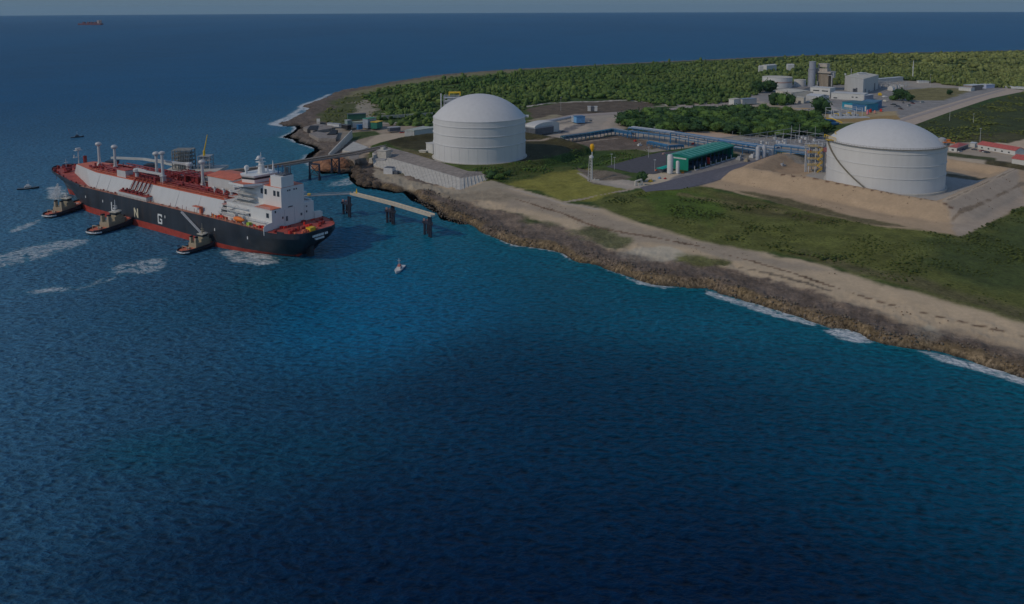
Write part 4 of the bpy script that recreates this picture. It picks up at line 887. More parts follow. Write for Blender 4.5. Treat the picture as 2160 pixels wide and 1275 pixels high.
for s0, st, mm in ((182, [(.1, 0, .1, 1), (0, .08, .95, .08)], LW2), (154.8, [(.1, 0, .1, 1), (.9, 0, .9, 1), (.12, .97, .88, .03)], LW),
                   (128.2, [(.1, .1, .1, .9), (.05, .93, .95, .93), (.9, .72, .9, .95), (.05, .07, .95, .07), (.9, .05, .9, .5), (.5, .46, .95, .46)], LW2)):
    m = MB()
    for (x0, z0_, x1, z1_) in st:
        a = np.array([s0-x0*4.6, 0, 5.5+z0_*6.0]); b = np.array([s0-x1*4.6, 0, 5.5+z1_*6.0]); d_ = b-a; d_ /= np.linalg.norm(d_); nn = np.array([-d_[2], 0, d_[0]])*.5
        vs = [a-nn, a+nn, b+nn, b-nn]; m.add([(p[0], YL-.08, p[2]) for p in vs]+[(p[0], YL+.02+.004*len(m.v)/8, p[2]) for p in vs], [(0, 1, 2, 3), (7, 6, 5, 4), (0, 4, 5, 1), (1, 5, 6, 2), (2, 6, 7, 3), (3, 7, 4, 0)])
    m.build('hull_letter', mm, ship)
for s in (192, 214, 120, 70, 40): m = MB(); m.box(s, s+.7, YL-.1, YL, 9.8, 11.4); m.build('hull_mark', LW2, ship)
m = MB(); r = random.Random(31)      # two short lines of lettering on the stern, too small to read
y = 4.6
while y > -5.6:
    wd = r.uniform(.5, .95); m.box(4.88, 5.3, y-wd, y, 12.6, 13.8)
    y -= wd+r.choice([.28, .28, .28, .9])
y = 2.4
while y > -3.0:
    wd = r.uniform(.45, .8); m.box(5.0, 6.0, y-wd, y, 10.8, 11.8); y -= wd+.28
m.build('stern_lettering', LW2, ship)
m = MB(); m.beam((101.5, HB+.6, 16.6), (78, HB+1.6, 5.6), 1.3, .5); gwy = m.build('accommodation_ladder', ALU, ship)
m = MB(); m.path([(101.5, HB+1.2, 17.8), (78, HB+2.2, 6.8)], .07, 4); m.build('handrail', LGREY, gwy)
m = MB(); m.box(86, 93, 17.2, 19.6, 20.9, 21.2); m.box(86, 87.4, 17.0, 18.6, 17, 20.9); m.build('side_platform', DECKO, ship)

# ------------------------------------------------------------------ tugs: local x forward from midships
def make_tug(label, mast_white, crew_red):
    t = thing('tugboat', label, 'tugboat', (0, 0, 0), 0, 'tugs pushing on the port side of the gas carrier')
    h = MB(); secs = []
    L2 = 16.5
    for u in (-1, -.96, -.85, -.6, -.2, .2, .55, .78, .92, 1.0):
        x_ = u*L2; wd = 5.6*(1-max(0, (u-.45)/.55)**2.4*.93) if u > .45 else 5.6*(1-max(0, (-u-.72)/.28)**2*.45)
        zt = 3.2+3.0*max(0, u)**1.5; rk = .6+.4*(1-max(0, u))
        secs.append([(x_*.93, wd*.72, -1), (x_, wd, zt*.45), (x_, wd, zt), (x_, wd-.45, zt+.02), (x_, wd-.5, zt-.9), (x_, -wd+.5, zt-.9), (x_, -wd+.45, zt+.02), (x_, -wd, zt), (x_, -wd, zt*.45), (x_*.93, -wd*.72, -1)])
    h.loft(secs); h.build('hull', HULL, t)
    d_ = MB(); top = []; bt = []
    for u in (-.95, -.6, -.2, .2, .55, .78, .9):
        wd = (5.6*(1-max(0, (u-.45)/.55)**2.4*.93) if u > .45 else 5.6*(1-max(0, (-u-.72)/.28)**2*.45))-.55; zt = 3.2+3.0*max(0, u)**1.5-.8
        top.append((u*L2, wd, zt)); bt.append((u*L2, -wd, zt))
    d_.add(top+bt, [(i, i+1, len(top)+i+1, len(top)+i) for i in range(len(top)-1)]); d_.build('deck', DECKO, t)
    f_ = MB()
    q = [(x_, y_, 2.9+3.0*max(0, x_/16.5)**1.5) for x_, y_ in [(8, 5.5), (11.6, 4.7), (14, 3.4), (15.9, 1.4), (16.7, 0), (15.9, -1.4), (14, -3.4), (11.6, -4.7), (8, -5.5)]]; f_.path(q, .55, 8)
    f_.build('bow_fender', BLACK, t)
    f_ = MB(); f_.path([(-13, 5.3, 1.5), (-15.6, 4.2, 1.5), (-16.6, 2, 1.5), (-16.7, -2, 1.5), (-15.6, -4.2, 1.5), (-13, -5.3, 1.5)], .5, 8); f_.build('stern_fender', LGREY, t)
    b_ = MB(); b_.prism([(-6.5, -3.9), (-6.5, 3.9), (5, 3.9), (8.4, 1.8), (8.4, -1.8), (5, -3.9)], 1.5, 5.4); dh = b_.build('deckhouse', TUGBUFF, t)
    b_ = MB(); b_.prism([(-1.5, -3.2), (-1.5, 3.2), (4.6, 3.2), (6.4, 1.5), (6.4, -1.5), (4.6, -3.2)], 5.4, 7.6); b_.build('upper_house', TUGBUFF, t)
    b_ = MB(); b_.prism([(0, -2.5), (0, 2.5), (3.4, 2.5), (5.2, 1.1), (5.2, -1.1), (3.4, -2.5)], 7.6, 10.0); wh_ = b_.build('wheelhouse', TUGBUFF, t)
    b_ = MB(); b_.prism([(-.06, -2.56), (-.06, 2.56), (3.44, 2.56), (5.28, 1.14), (5.28, -1.14), (3.44, -2.56)], 8.4, 9.5); b_.build('window_band', GLASS, wh_)
    b_ = MB(); b_.prism([(-.5, -2.9), (-.5, 2.9), (3.6, 2.9), (5.7, 1.3), (5.7, -1.3), (3.6, -2.9)], 10.0, 10.3); b_.build('roof', CREAM, wh_)
    for sg in (1, -1):
        b_ = MB(); b_.box(-6.2, -3.9, sg*2.6-.8, sg*2.6+.8, 5.4, 9.2, .12); fn = b_.build('funnel', TUGBUFF, t)
        b_ = MB(); b_.box(-6.1, -4.0, sg*2.6-.7, sg*2.6+.7, 9.2, 10.0); b_.build('funnel_cap', BLACK, fn)
    b_ = MB(); b_.tube((2, 0, 10.3), (2, 0, 17.5), .3, .14, n=6); b_.tube((2, -1.8, 13.6), (2, 1.8, 13.6), .14, n=5); b_.box(1.2, 2.8, -1.1, 1.1, 12, 12.4); b_.tube((.8, 0, 10.3), (2, 0, 14.0), .16, n=5); b_.build('mast', mast_white, t)
    b_ = MB(); b_.tube((11.5, -1.4, 3.4), (11.5, 1.4, 3.4), 1.0, n=10); b_.box(10.4, 12.6, -2, -1.5, 2.4, 4.4); b_.box(10.4, 12.6, 1.5, 2, 2.4, 4.4); b_.build('bow_winch', crew_red, t)
    b_ = MB(); b_.tube((-9.4, -1.2, 2.6), (-9.4, 1.2, 2.6), .9, n=10); b_.tube((-12.5, -2.5, 1.5), (-12.5, -2.5, 4.8), .25, n=6); b_.tube((-12.5, 2.5, 1.5), (-12.5, 2.5, 4.8), .25, n=6); b_.tube((-12.5, -2.5, 4.7), (-12.5, 2.5, 4.7), .25, n=6); b_.build('tow_gear', BROWNP, t)
    b_ = MB(); 
    for x_ in (-8, -4, 0, 4): 
        for sg in (1, -1): b_.lathe([(.35, -.25), (.8, -.25), (.8, .25), (.35, .25)], (x_, sg*5.75, 1.3), 10)
    b_.build('tyre_fender', BLACK, t)
    return t
for (sx, sy), (bx, by), lb, mw_, cr_ in (((97, 461), (176, 437), 'tug nearest the bow of the gas carrier, with low buff wheelhouse and grey stern fender', LGREY, GREY),
        ((190, 497), (286, 468), 'middle tug of the three, with tall white mast below the letter N of the hull', LW2, DECKR),
        ((379, 538), (465, 512), 'tug nearest the stern of the gas carrier, with buff funnels and bright red after deck', TUGBUFF, REDP)):
    a = P(sx, sy); b = P(bx, by); c = (a+b)/2; L = np.linalg.norm(b-a)
    t = make_tug(lb, mw_, cr_); hd = math.atan2(b[1]-a[1], b[0]-a[0]); t.location = (c[0], c[1], 0); t.rotation_euler = (0, 0, hd)
    k = L/33.4; t.scale = (k, k, k)

# ------------------------------------------------------------------ small craft and the ship on the horizon
def small_boat(label, px, py, length, hd, hullm, cabm, trim, mast=3.5, name='workboat', cat='boat'):
    t = thing(name, label, cat, tuple(P(px, py)), hd); L = length; W = L*.16
    h = MB(); secs = []
    for u in (-1, -.6, 0, .5, .8, 1):
        wd = W*(1-max(0, (u-.2)/.8)**2*.95); zt = L*.06*(1+max(0, u)*.7)
        secs.append([(u*L/2*.95, wd*.6, -.6), (u*L/2, wd, zt), (u*L/2, -wd, zt), (u*L/2*.95, -wd*.6, -.6)])
    h.loft(secs); h.build('hull', hullm, t)
    c = MB(); c.box(-L*.18, L*.14, -W*.6, W*.6, L*.05, L*.16, .2); cb = c.build('cabin', cabm, t)
    c = MB(); c.box(-L*.14, L*.125, -W*.62, W*.62, L*.10, L*.135); c.build('window_band', GLASS, cb)
    c = MB(); c.box(-L*.1, L*.06, -W*.4, W*.4, L*.16, L*.24, .15); c.build('flying_bridge', trim, t)
    c = MB(); c.tube((0, 0, L*.2), (0, 0, L*.24+mast), .14, n=5); c.tube((0, -1, L*.24+mast*.6), (0, 1, L*.24+mast*.6), .08, n=4); c.build('mast', LGREY, t)
    return t
small_boat('dark hulled pilot boat with white cabin off the bow of the gas carrier', 60, 399, 15, R_(20), HULL, WHITE, WHITE)
small_boat('tiny dark boat far out in the open water behind the gas carrier', 163, 290, 13, R_(35), HULL, DGREY, DGREY)
small_boat('small red and white launch alone on the turquoise water near the stern', 842, 570, 12.5, R_(-97), WHITE, WHITE, mat('faded_red_paint', (.45, .16, .13), .6), 3.4, 'launch')
ta = P(165, 53); tb = P(217, 53)
t = thing('distant_tanker', 'hazy red hulled tanker low on the horizon with its bridge at the right end', 'ship', tuple((ta+tb)/2), math.atan2((tb-ta)[1], (tb-ta)[0])); L = np.linalg.norm(tb-ta)
FARR = mat('hazed_red_hull', (.16, .05, .06), .7); FARW = mat('hazed_beige_upperwork', (.35, .27, .25), .7)  # distance haze put into the hull and upperwork colours
h = MB(); h.prism([(-L/2, 0), (-L*.47, L*.06), (L*.46, L*.06), (L/2, L*.03), (L/2, -L*.03), (L*.46, -L*.06), (-L*.47, -L*.06)], -2, 13); h.build('hull', FARR, t)
h = MB(); h.box(L*.30, L*.40, -L*.05, L*.05, 13, 40); h.box(L*.42, L*.45, -6, 6, 13, 42); h.build('bridge_house', FARW, t)
h = MB(); 
for u in (-.3, -.12, .02, .16): h.box(L*u, L*u+20, -8, 8, 13, 26)
h.build('deck_crane', FARR, t)
# ------------------------------------------------------------------ storage tanks
print('site')
def dome_profile(Rr, rise, n=14):
    Rd = (Rr*Rr+rise*rise)/(2*rise); out = []
    for i in range(n+1):
        r = Rr*(1-i/n); out.append((max(r, .05), math.sqrt(Rd*Rd-r*r)-(Rd-rise)))
    return out
def cyl_mat(name, col, rings, rust):
    m, nt, b = new_mat(name); N = nt.nodes; L = nt.links
    tc = N.new('ShaderNodeTexCoord'); mp = N.new('ShaderNodeMapping'); mp.inputs['Scale'].default_value = (1, 1, .08)
    L.new(tc.outputs['Object'], mp.inputs[0])
    n1 = N.new('ShaderNodeTexNoise'); n1.inputs['Scale'].default_value = .35; n1.inputs['Detail'].default_value = 7; n1.inputs['Roughness'].default_value = .6
    L.new(mp.outputs[0], n1.inputs['Vector'])
    n2 = N.new('ShaderNodeTexNoise'); n2.inputs['Scale'].default_value = .05; n2.inputs['Detail'].default_value = 3; L.new(tc.outputs['Object'], n2.inputs['Vector'])
    a = N.new('ShaderNodeMapRange'); a.inputs[1].default_value = .35; a.inputs[2].default_value = .75; a.inputs[3].default_value = 1.0; a.inputs[4].default_value = 1-rust; L.new(n1.outputs[0], a.inputs[0])
    c = N.new('ShaderNodeMapRange'); c.inputs[1].default_value = .3; c.inputs[2].default_value = .7; c.inputs[3].default_value = .97; c.inputs[4].default_value = 1.02; L.new(n2.outputs[0], c.inputs[0])
    mu = N.new('ShaderNodeMath'); mu.operation = 'MULTIPLY'; L.new(a.outputs[0], mu.inputs[0]); L.new(c.outputs[0], mu.inputs[1])
    vm = N.new('ShaderNodeVectorMath'); vm.operation = 'SCALE'; vm.inputs[0].default_value = col; L.new(mu.outputs[0], vm.inputs['Scale']); L.new(vm.outputs[0], b.inputs['Base Color'])
    b.inputs['Roughness'].default_value = .6; b.inputs['Specular IOR Level'].default_value = .3
    return m
TANKM = cyl_mat('white_tank_coating', (.62, .62, .615), 0, .08)
T1 = (-28.3, 690., 9.0); T2 = (271.5, 578.3, 9.0)
t1 = thing('storage_tank', 'large white domed gas tank behind the concrete sea wall, smooth dome without railing', 'storage tank', T1)
R1, H1 = 39.7, 34.8
m = MB(); m.lathe([(R1, -2), (R1, 0), (R1, H1)], n=128); smooth_by_angle(m.build('wall', TANKM, t1), 30)
m = MB(); m.lathe([(R1+.25, H1), (R1+.25, H1+.5)]+[(r, z+H1+.5) for r, z in dome_profile(R1-.3, 18.9, 20)], n=128); smooth_by_angle(m.build('dome', TANKM, t1), 30)
for z in (H1-3.7-.6, H1-11.9, H1-20.6):
    m = MB(); m.lathe([(R1, z-.35), (R1+.5, z-.3), (R1+.5, z), (R1, z+.05)], n=128, cap=False); m.build('stiffening_ring', TANKM, t1)
m = MB(); m.lathe([(R1+1.6, -2), (R1+1.6, .4), (R1, .45)], n=96, cap=False); m.build('footing', CONC, t1)
m = MB()
for k in range(0, 128, 2):
    a = 2*math.pi*k/128; 
    if k % 4 == 0: m.tube((R1*1.001*math.cos(a), R1*1.001*math.sin(a), .5), (R1*1.001*math.cos(a), R1*1.001*math.sin(a), H1-20.8), .09, n=4)
m.build('base_pipe', LGREY, t1)
m = MB(); a0 = R_(-20)
m.tube(((R1+1)*math.cos(a0), (R1+1)*math.sin(a0), 0), ((R1+1)*math.cos(a0), (R1+1)*math.sin(a0), 2), .1)
for k in range(60):
    a = math.pi*1.02+k*.052; x_, y_ = (R1+3.4)*math.cos(a), (R1+3.4)*math.sin(a); m.tube((x_, y_, -.3), (x_, y_, 1.3), .07, n=4)
    a2 = a+.052; m.tube((x_, y_, 1.2), ((R1+3.4)*math.cos(a2), (R1+3.4)*math.sin(a2), 1.2), .05, n=4)
m.build('base_railing', DGREY, t1)
m = MB(); m.box(R1*.9, R1+3.0, -5, 0, H1-1, H1+.6); m.shifted((0, -4, 0)); m.build('roof_landing', LGREY, t1)
# roof access tower behind this tank, seen over the left shoulder of its dome
q = T1
m_t = thing('pump_tower', 'grey steel platform tower with yellow beam rising behind the domed tank by the sea', 'tower', (q[0]-27, q[1]+48, 4.7))
m = MB()
for dx in (-7, 7):
    for dy in (-4, 4): m.tube((dx, dy, -2), (dx, dy, 52.5), .45, n=6)
for z in range(4, 54, 6):
    for dy in (-4, 4): m.beam((-7, dy, z), (7, dy, z), .4, .4); m.beam((-7, dy, z), (7, dy, min(z+6, 52)), .25, .25)
    for dx in (-7, 7): m.beam((dx, -4, z), (dx, 4, z), .4, .4)
m.build('frame', GREY, m_t)
m = MB()
for z in (40, 43.5, 47, 50): m.box(-7.5, 7.5, -4.5, 4.5, z, z+.35)
m.box(-5, 5, -3.6, 3.6, 43.8, 46.8); m.box(-4, 6, -3.6, 3.6, 47.3, 49.5)
m.build('platform', LGREY, m_t)
m = MB(); m.box(-3, 8, -1, 1, 54.2, 55.6); m.box(-3, -2, -1, 1, 52, 54.4); m.box(7, 8, -1, 1, 52, 54.4); m.build('hoist_beam', YELLOW, m_t)
m = MB(); m.tube((-10, 0, -2), (-10, 0, 54), .6, n=8); m.build('riser_pipe', LGREY, m_t)

t2 = thing('storage_tank', 'large white domed gas tank inside the sandy embankment, with spiral stair and railed roof edge', 'storage tank', T2)
R2, H2 = 39.6, 30.2
m = MB(); m.lathe([(R2, -1.5), (R2, 0), (R2, H2)], n=128); smooth_by_angle(m.build('wall', TANKM, t2), 30)
m = MB(); m.lathe([(R2+.2, H2), (R2+.2, H2+.6)]+[(r, z+H2+.6) for r, z in dome_profile(R2-1.0, 15.6, 20)], n=128); smooth_by_angle(m.build('dome', TANKM, t2), 30)
for z in (H2-2.4, H2-11.0, H2-19.6):
    m = MB(); m.lathe([(R2, z-.25), (R2+.35, z-.2), (R2+.35, z), (R2, z+.05)], n=128, cap=False); m.build('stiffening_ring', TANKM, t2)
m = MB(); m.lathe([(R2+1.4, -1.5), (R2+1.4, .45), (R2, .5)], n=96, cap=False); m.build('footing', CONC, t2)
RAILM = mat('weathered_walkway_steel', (.20, .185, .15), .7, .3, .8)
m = MB(); m.lathe([(R2-.2, H2+.62), (R2+1.3, H2+.62), (R2+1.3, H2+.9), (R2-.2, H2+.9)], n=96, cap=False)
N_ = 120
for k in range(N_):
    a, a2 = 2*math.pi*k/N_, 2*math.pi*(k+1)/N_
    for rr2 in (R2+1.25,):
        p_ = (rr2*math.cos(a), rr2*math.sin(a)); q_ = (rr2*math.cos(a2), rr2*math.sin(a2))
        m.tube((*p_, H2+.9), (*p_, H2+2.1), .07, n=4); m.tube((*p_, H2+2.1), (*q_, H2+2.1), .07, n=4); m.tube((*p_, H2+1.5), (*q_, H2+1.5), .05, n=4)
m.build('roof_walkway', RAILM, t2)
# helical stair down the left front
m = MB(); aa0 = math.atan2(*(np.array(P(1752, 300, 38))-np.array(T2))[[1, 0]]); pb_ = P(1842, 400, 9.5); aa1 = math.atan2(pb_[1]-T2[1], pb_[0]-T2[0])
if aa0 < 0: aa0 += 2*math.pi
if aa1 < 0: aa1 += 2*math.pi
K = 56; prev = None
for k in range(K+1):
    u = k/K; a = aa0+(aa1-aa0)*u; z = H2+.8-(H2+.4)*u
    pi_, po_ = [((R2+q_)*math.cos(a), (R2+q_)*math.sin(a)) for q_ in (.15, 1.35)]
    if prev:
        m.add([(*prev[0], prev[2]), (*prev[1], prev[2]), (*po_, z), (*pi_, z), (*prev[0], prev[2]-.4), (*prev[1], prev[2]-.4), (*po_, z-.4), (*pi_, z-.4)], [(0, 1, 2, 3), (7, 6, 5, 4), (1, 5, 6, 2), (0, 3, 7, 4)])
        m.tube((*prev[1], prev[2]+1.1), (*po_, z+1.1), .08, n=4); m.tube((*prev[1], prev[2]+.6), (*po_, z+.6), .05, n=4); m.tube((*po_, z), (*po_, z+1.1), .06, n=4)
    prev = (pi_, po_, z)
m.build('spiral_stair', RAILM, t2)
pp_ = np.array(P(1975, 305, 40))-np.array(T2); a = math.atan2(pp_[1], pp_[0])
m = MB(); c_, s_ = math.cos(a), math.sin(a)
m.lathe([(2.6, 0), (2.6, 3.6), (1.2, 4.4)], ((R2-3.5)*c_, (R2-3.5)*s_, H2+1.6), 12); m.build('roof_nozzle', GREY, t2)
m = MB(); m.box((R2-1)*c_-3, (R2-1)*c_+3, (R2-1)*s_-3, (R2-1)*s_+3, H2+3.0, H2+3.3); m.tube(((R2+2)*c_, (R2+2)*s_+1, H2+2.6), ((R2+5)*c_, (R2+5)*s_+1, H2+2.6), .5, n=6); m.box((R2+1.8)*c_, (R2+4.8)*c_, (R2)*s_+4, R2*s_+5.5, H2+3.2, H2+4.2); m.build('roof_platform', ORANGE, t2)
m = MB(); 
for u in (0, 1, 2, 3, 4): m.box(8+u*1.6, 9+u*1.6, -31+u*.3, -30+u*.3, H2+6.6-u*.5, H2+7.3-u*.5)
# railing round the roof crown and top platform (yellow, seen behind the dome)
m = MB(); q0 = np.array([-6, 32.]);
for k in range(14):
    a = R_(88)+k*R_(6); r_ = 34.5; x0_, y0_ = r_*math.cos(a), r_*math.sin(a); a2 = a+R_(6); x1_, y1_ = r_*math.cos(a2), r_*math.sin(a2)
    zt = H2+.6+3.3
    m.tube((x0_, y0_, zt), (x1_, y1_, zt), .22, n=4); m.tube((x0_, y0_, zt+1.1), (x1_, y1_, zt+1.1), .22, n=4); m.tube((x0_, y0_, H2+1), (x0_, y0_, zt+1.1), .16, n=4)
m.build('yellow_railing', YELLOW, t2)
m = MB(); 
for k in range(7): m.tube((-38-.2*k, -4+k*3.0, H2+1), (-38-.2*k, -4+k*3.0, H2+3.4), .2, n=4)
m.tube((-38, -4, H2+3.3), (-39.2, 14, H2+3.3), .2, n=4); m.box(-42, -36, -1, 5, H2+1.0, H2+1.3); m.build('yellow_landing', YELLOW, t2)

# stair and pipe tower at the left of the second tank
g = G(1715, 362, 8.5)
st = thing('stair_tower', 'yellow railed steel stair tower with white pipes against the embanked tank', 'tower', tuple(g))
m = MB()
W_, D_, HT = 10, 7.4, 23.5
for dx in (-W_/2, 0, W_/2):
    for dy in (-D_/2, D_/2): m.box(dx-.28, dx+.28, dy-.28, dy+.28, -1, HT)
for z in (5, 10, 15, 20):
    for dy in (-D_/2, D_/2): m.beam((-W_/2, dy, z), (W_/2, dy, z), .35, .45)
    for dx in (-W_/2, W_/2): m.beam((dx, -D_/2, z), (dx, D_/2, z), .35, .45)
m.build('frame', LGREY, st)
for k, z in enumerate((5, 10, 15, 20)):
    m = MB(); m.box(-W_/2-.6, W_/2+.6, -D_/2-.6, D_/2+.6, z+.25, z+.4); m.build('landing', GREY, st)
    m = MB(); 
    for zz in (.7, 1.3, 1.9): m.path([(-W_/2-.6, -D_/2-.6, z+zz), (W_/2*.3, -D_/2-.6, z+zz)], .13, 4); m.path([(-W_/2-.6, D_/2, z+zz), (-W_/2-.6, -D_/2-.6, z+zz)], .13, 4)
    m.build('handrail', YELLOW, st)
    m = MB(); m.beam((W_/2*.25, -D_/2-.9, z-4.8), (W_/2+.2, -D_/2-.9, z-2.2), .9, .35); m.beam((W_/2+.2, -D_/2-1.5, z-2.2), (W_/2*.25, -D_/2-1.5, z+.3), .9, .35)
    m.beam((W_/2*.25, -D_/2-1.5, z-3.6), (W_/2+.2, -D_/2-1.5, z-1.0), .16, .3); m.beam((W_/2+.2, -D_/2-2, z-1), (W_/2*.25, -D_/2-2, z+1.5), .16, .3)
    m.build('stair_flight', YELLOW, st)
m = MB()
for dx, r_, h_ in ((6.4, .5, 20), (7.6, .7, 22), (9.2, .55, 23), (10.4, .4, 21), (-5.9, .45, 18), (-7, .6, 17)): m.tube((dx, -2, -1), (dx, -2, h_), r_, n=8)
for z in (19, 20.4, 22): m.path([(-8, -1, z), (4, -1, z), (12, 1, z+.6), (14, 2, z+.6)], .5, 7)
m.path([(0, 0, 20), (0, 0, 24), (4, 0, 25), (8, 0, 24)], .5, 6)
m.build('riser_pipe', ALU, st)
m = MB(); m.box(5.6, 9, -3.6, -1.2, 16, 19.5); m.box(-6, -3, -3.2, -1, 15, 17.6); m.build('valve_box', mat('pinkish_red_paint', (.5, .2, .2), .6), st)

# ------------------------------------------------------------------ concrete sea wall in front of the first tank
swt = thing('sea_wall', 'two stepped sloping concrete sea wall with streaked upper apron below the domed tank', 'sea wall', tuple(P(900, 350, 6)))
o_ = tuple(P(900, 350, 6))
def lofted(rows, n=10):
    """rows: polylines of 3d points of equal count -> sheet with subdivisions"""
    out = []
    for pl in rows:
        r_ = []
        for a, b in zip(pl[:-1], pl[1:]):
            a = np.array(a); b = np.array(b)
            for k in range(n): r_.append(tuple(a+(b-a)*k/n))
        r_.append(tuple(pl[-1])); out.append(r_)
    return out
top = [P(803, 307, 9.9), P(860, 322, 9.9), P(916, 339, 9.9), P(987, 362, 9.9)]
mid = [P(785, 324, 7.4), P(838, 340, 7.4), P(900, 357, 7.4), P(970, 377, 7.4)]
low = [P(788, 349, 3.4), P(848, 369, 3.4), P(912, 388, 3.4), P(970, 404, 3.4)]
m = MB(); ou = lofted([top, mid], 8)
back = [(a, b, c-6) for a, b, c in ou[0]]
m.loft([[(x_, y_+1.2, z_+.02) for x_, y_, z_ in ou[0]], ou[0], ou[1], [(a, b+1.5, c-5) for a, b, c in ou[1]]], closed=False); m.shifted(o_); m.build('upper_apron', CONCD, swt)
m = MB(); ou = lofted([mid, low], 8)
m.loft([[(a, b+.8, c+.5) for a, b, c in ou[0]], [(a, b-.2, c+.5) for a, b, c in ou[0]], ou[1], [(a, b+1, c-3) for a, b, c in ou[1]]], closed=False); m.shifted(o_); m.build('lower_apron', CONC, swt)
rt = [P(970, 377, 7.9), P(1026, 368, 7.9)]; rb_ = [P(970, 404, 3.4), P(1033, 382, 4.6)]
m = MB(); ou = lofted([rt, rb_], 8); m.loft([[(a-1, b+1.2, c) for a, b, c in ou[0]], ou[0], ou[1], [(a, b, c-3) for a, b, c in ou[1]]], closed=False); m.shifted(o_); m.build('return_wall', CONC, swt)
ra = [P(987, 362, 9.9), P(1018, 363, 9.3)]; 
m = MB(); ou = lofted([ra, rt], 6); m.loft([[(a, b+1, c) for a, b, c in ou[0]], ou[0], ou[1]], closed=False); m.shifted(o_); m.build('corner_apron', CONCD, swt)
m = MB()                                   # ribs of the lower wall and return wall
for k in range(1, 24):
    u = k/24*3; i = min(2, int(u)); f_ = u-i
    a = np.array(mid[i])*(1-f_)+np.array(mid[i+1])*f_+[0, -.15, .55]; b = np.array(low[i])*(1-f_)+np.array(low[i+1])*f_; m.beam(a, b, .28, .4)
for k in range(1, 8):
    f_ = k/8; a = np.array(rt[0])*(1-f_)+np.array(rt[1])*f_; b = np.array(rb_[0])*(1-f_)+np.array(rb_[1])*f_; m.beam(a+[0, 0, .1], b+[0, 0, .1], .5, .7)
m.shifted(o_); m.build('rib', CONC, swt)
m = MB(); pr_ = P(800, 346, 4)
def local_thing(name, label, cat, px, py, z=None, rz=0., group=None):
    g = G(px, py) if z is None else P(px, py, z)
    return thing(name, label, cat, tuple(g), rz, group)
it = local_thing('intake_house', 'tall pale concrete chamber standing against the left end of the sea wall', 'building', 812, 340, 4.2, R_(-25))
m = MB(); m.box(-5, 4, -4, 4, -3, 9.5); m.box(-5.6, 4.6, -4.6, 4.6, 9.5, 10.1); m.box(-3, 0, -2, 2, 10.1, 12.2); m.build('wall', CONC, it)
m = MB(); m.box(-9.5, -5.3, -5, 3.4, -3, 5.2, .6); m.box(-14, -9.6, -5.2, 3, -3, 2.4, .8); m.build('buttress', CONC, it)
m = MB(); m.box(-4, 6, -9, -4.1, -3, 3.2); m.box(1, 6, -9.3, -9.02, .2, 2.2); m.build('screen_chamber', GREY, it)
it = local_thing('valve_chamber', 'small grey concrete box with dark top on the apron below the sea wall', 'building', 822, 365, 4, R_(-20))
m = MB(); m.box(-4, 4, -3, 3, -2, 4.4); m.build('wall', LGREY, it); m = MB(); m.box(-3.4, 3.4, -2.4, 2.4, 4.4, 4.9); m.box(4.1, 8, -2, 2, -2, 2); m.build('cover', DGREY, it)
# leaning retaining wall and concrete ruins on the point
it = local_thing('retaining_wall', 'tall narrow sloping concrete wall leading down beside the jetty', 'wall', 712, 312, 4)
o2 = tuple(it.location); A_ = P(742, 283, 7)-np.array(o2); B_ = P(694, 327, 4)-np.array(o2); C_ = P(706, 327, 4)-np.array(o2)
a, b = np.array(A_), np.array(B_)
m = MB(); m.add([tuple(b+[-1.4, 0, -3]), tuple(b+[2.2, 0, -3]), tuple(a+[1.2, 0, -6]), tuple(a+[-1.2, 0, -6]), tuple(b+[-.7, 0, 1.2]), tuple(b+[.7, 0, 1.2]), tuple(a+[.4, 0, 4.2]), tuple(a+[-.4, 0, 4.2])], [(0, 3, 2, 1), (4, 5, 6, 7), (0, 1, 5, 4), (1, 2, 6, 5), (2, 3, 7, 6), (3, 0, 4, 7)]); m.build('wall', CONC, it)
def slab(name, label, cat, pxs, z, h, mt, sink=2.5):
    pts = [P(x_, y_, z) for x_, y_ in pxs]; c = np.mean(pts, 0); t = thing(name, label, cat, (c[0], c[1], z))
    m = MB(); m.prism([(p[0]-c[0], p[1]-c[1]) for p in pts], -sink, h); m.build('block', mt, t); return t
slab('concrete_slab', 'broad sloping concrete slab between the narrow retaining wall and the jetty root', 'slab', [(722, 320), (746, 302), (778, 314), (748, 325)], 4.5, 1.4, CONC)
slab('concrete_block', 'rounded pale concrete block under the landward end of the jetty', 'block', [(736, 346), (742, 334), (756, 334), (758, 346), (748, 350)], 3.4, 4.8, CONCD, 4)
slab('ruined_basin', 'old concrete basin with dark opening on the rocky point', 'basin', [(640, 272), (668, 264), (700, 268), (700, 274), (660, 280)], 4.5, 1.6, CONCD)
slab('ruined_basin', 'long broken concrete ledge along the rocky point below the basin', 'ledge', [(652, 285), (668, 281), (712, 287), (708, 296), (672, 295)], 4, 1.6, CONCD)
slab('concrete_post_block', 'small pale square concrete block at the head of the rocky point', 'block', [(668, 262), (668, 256), (675, 256), (675, 262)], 4.5, 3, CONC)
slab('dark_pit_cover', 'dark arched pit cover on the rocky point', 'cover', [(648, 276), (655, 268), (672, 268), (668, 278)], 5.2, 1.6, BLACK)
slab('dark_pit_cover', 'dark sloping pit cover beside the narrow retaining wall', 'cover', [(690, 286), (702, 277), (713, 277), (708, 286)], 5.2, 1.3, BLACK)
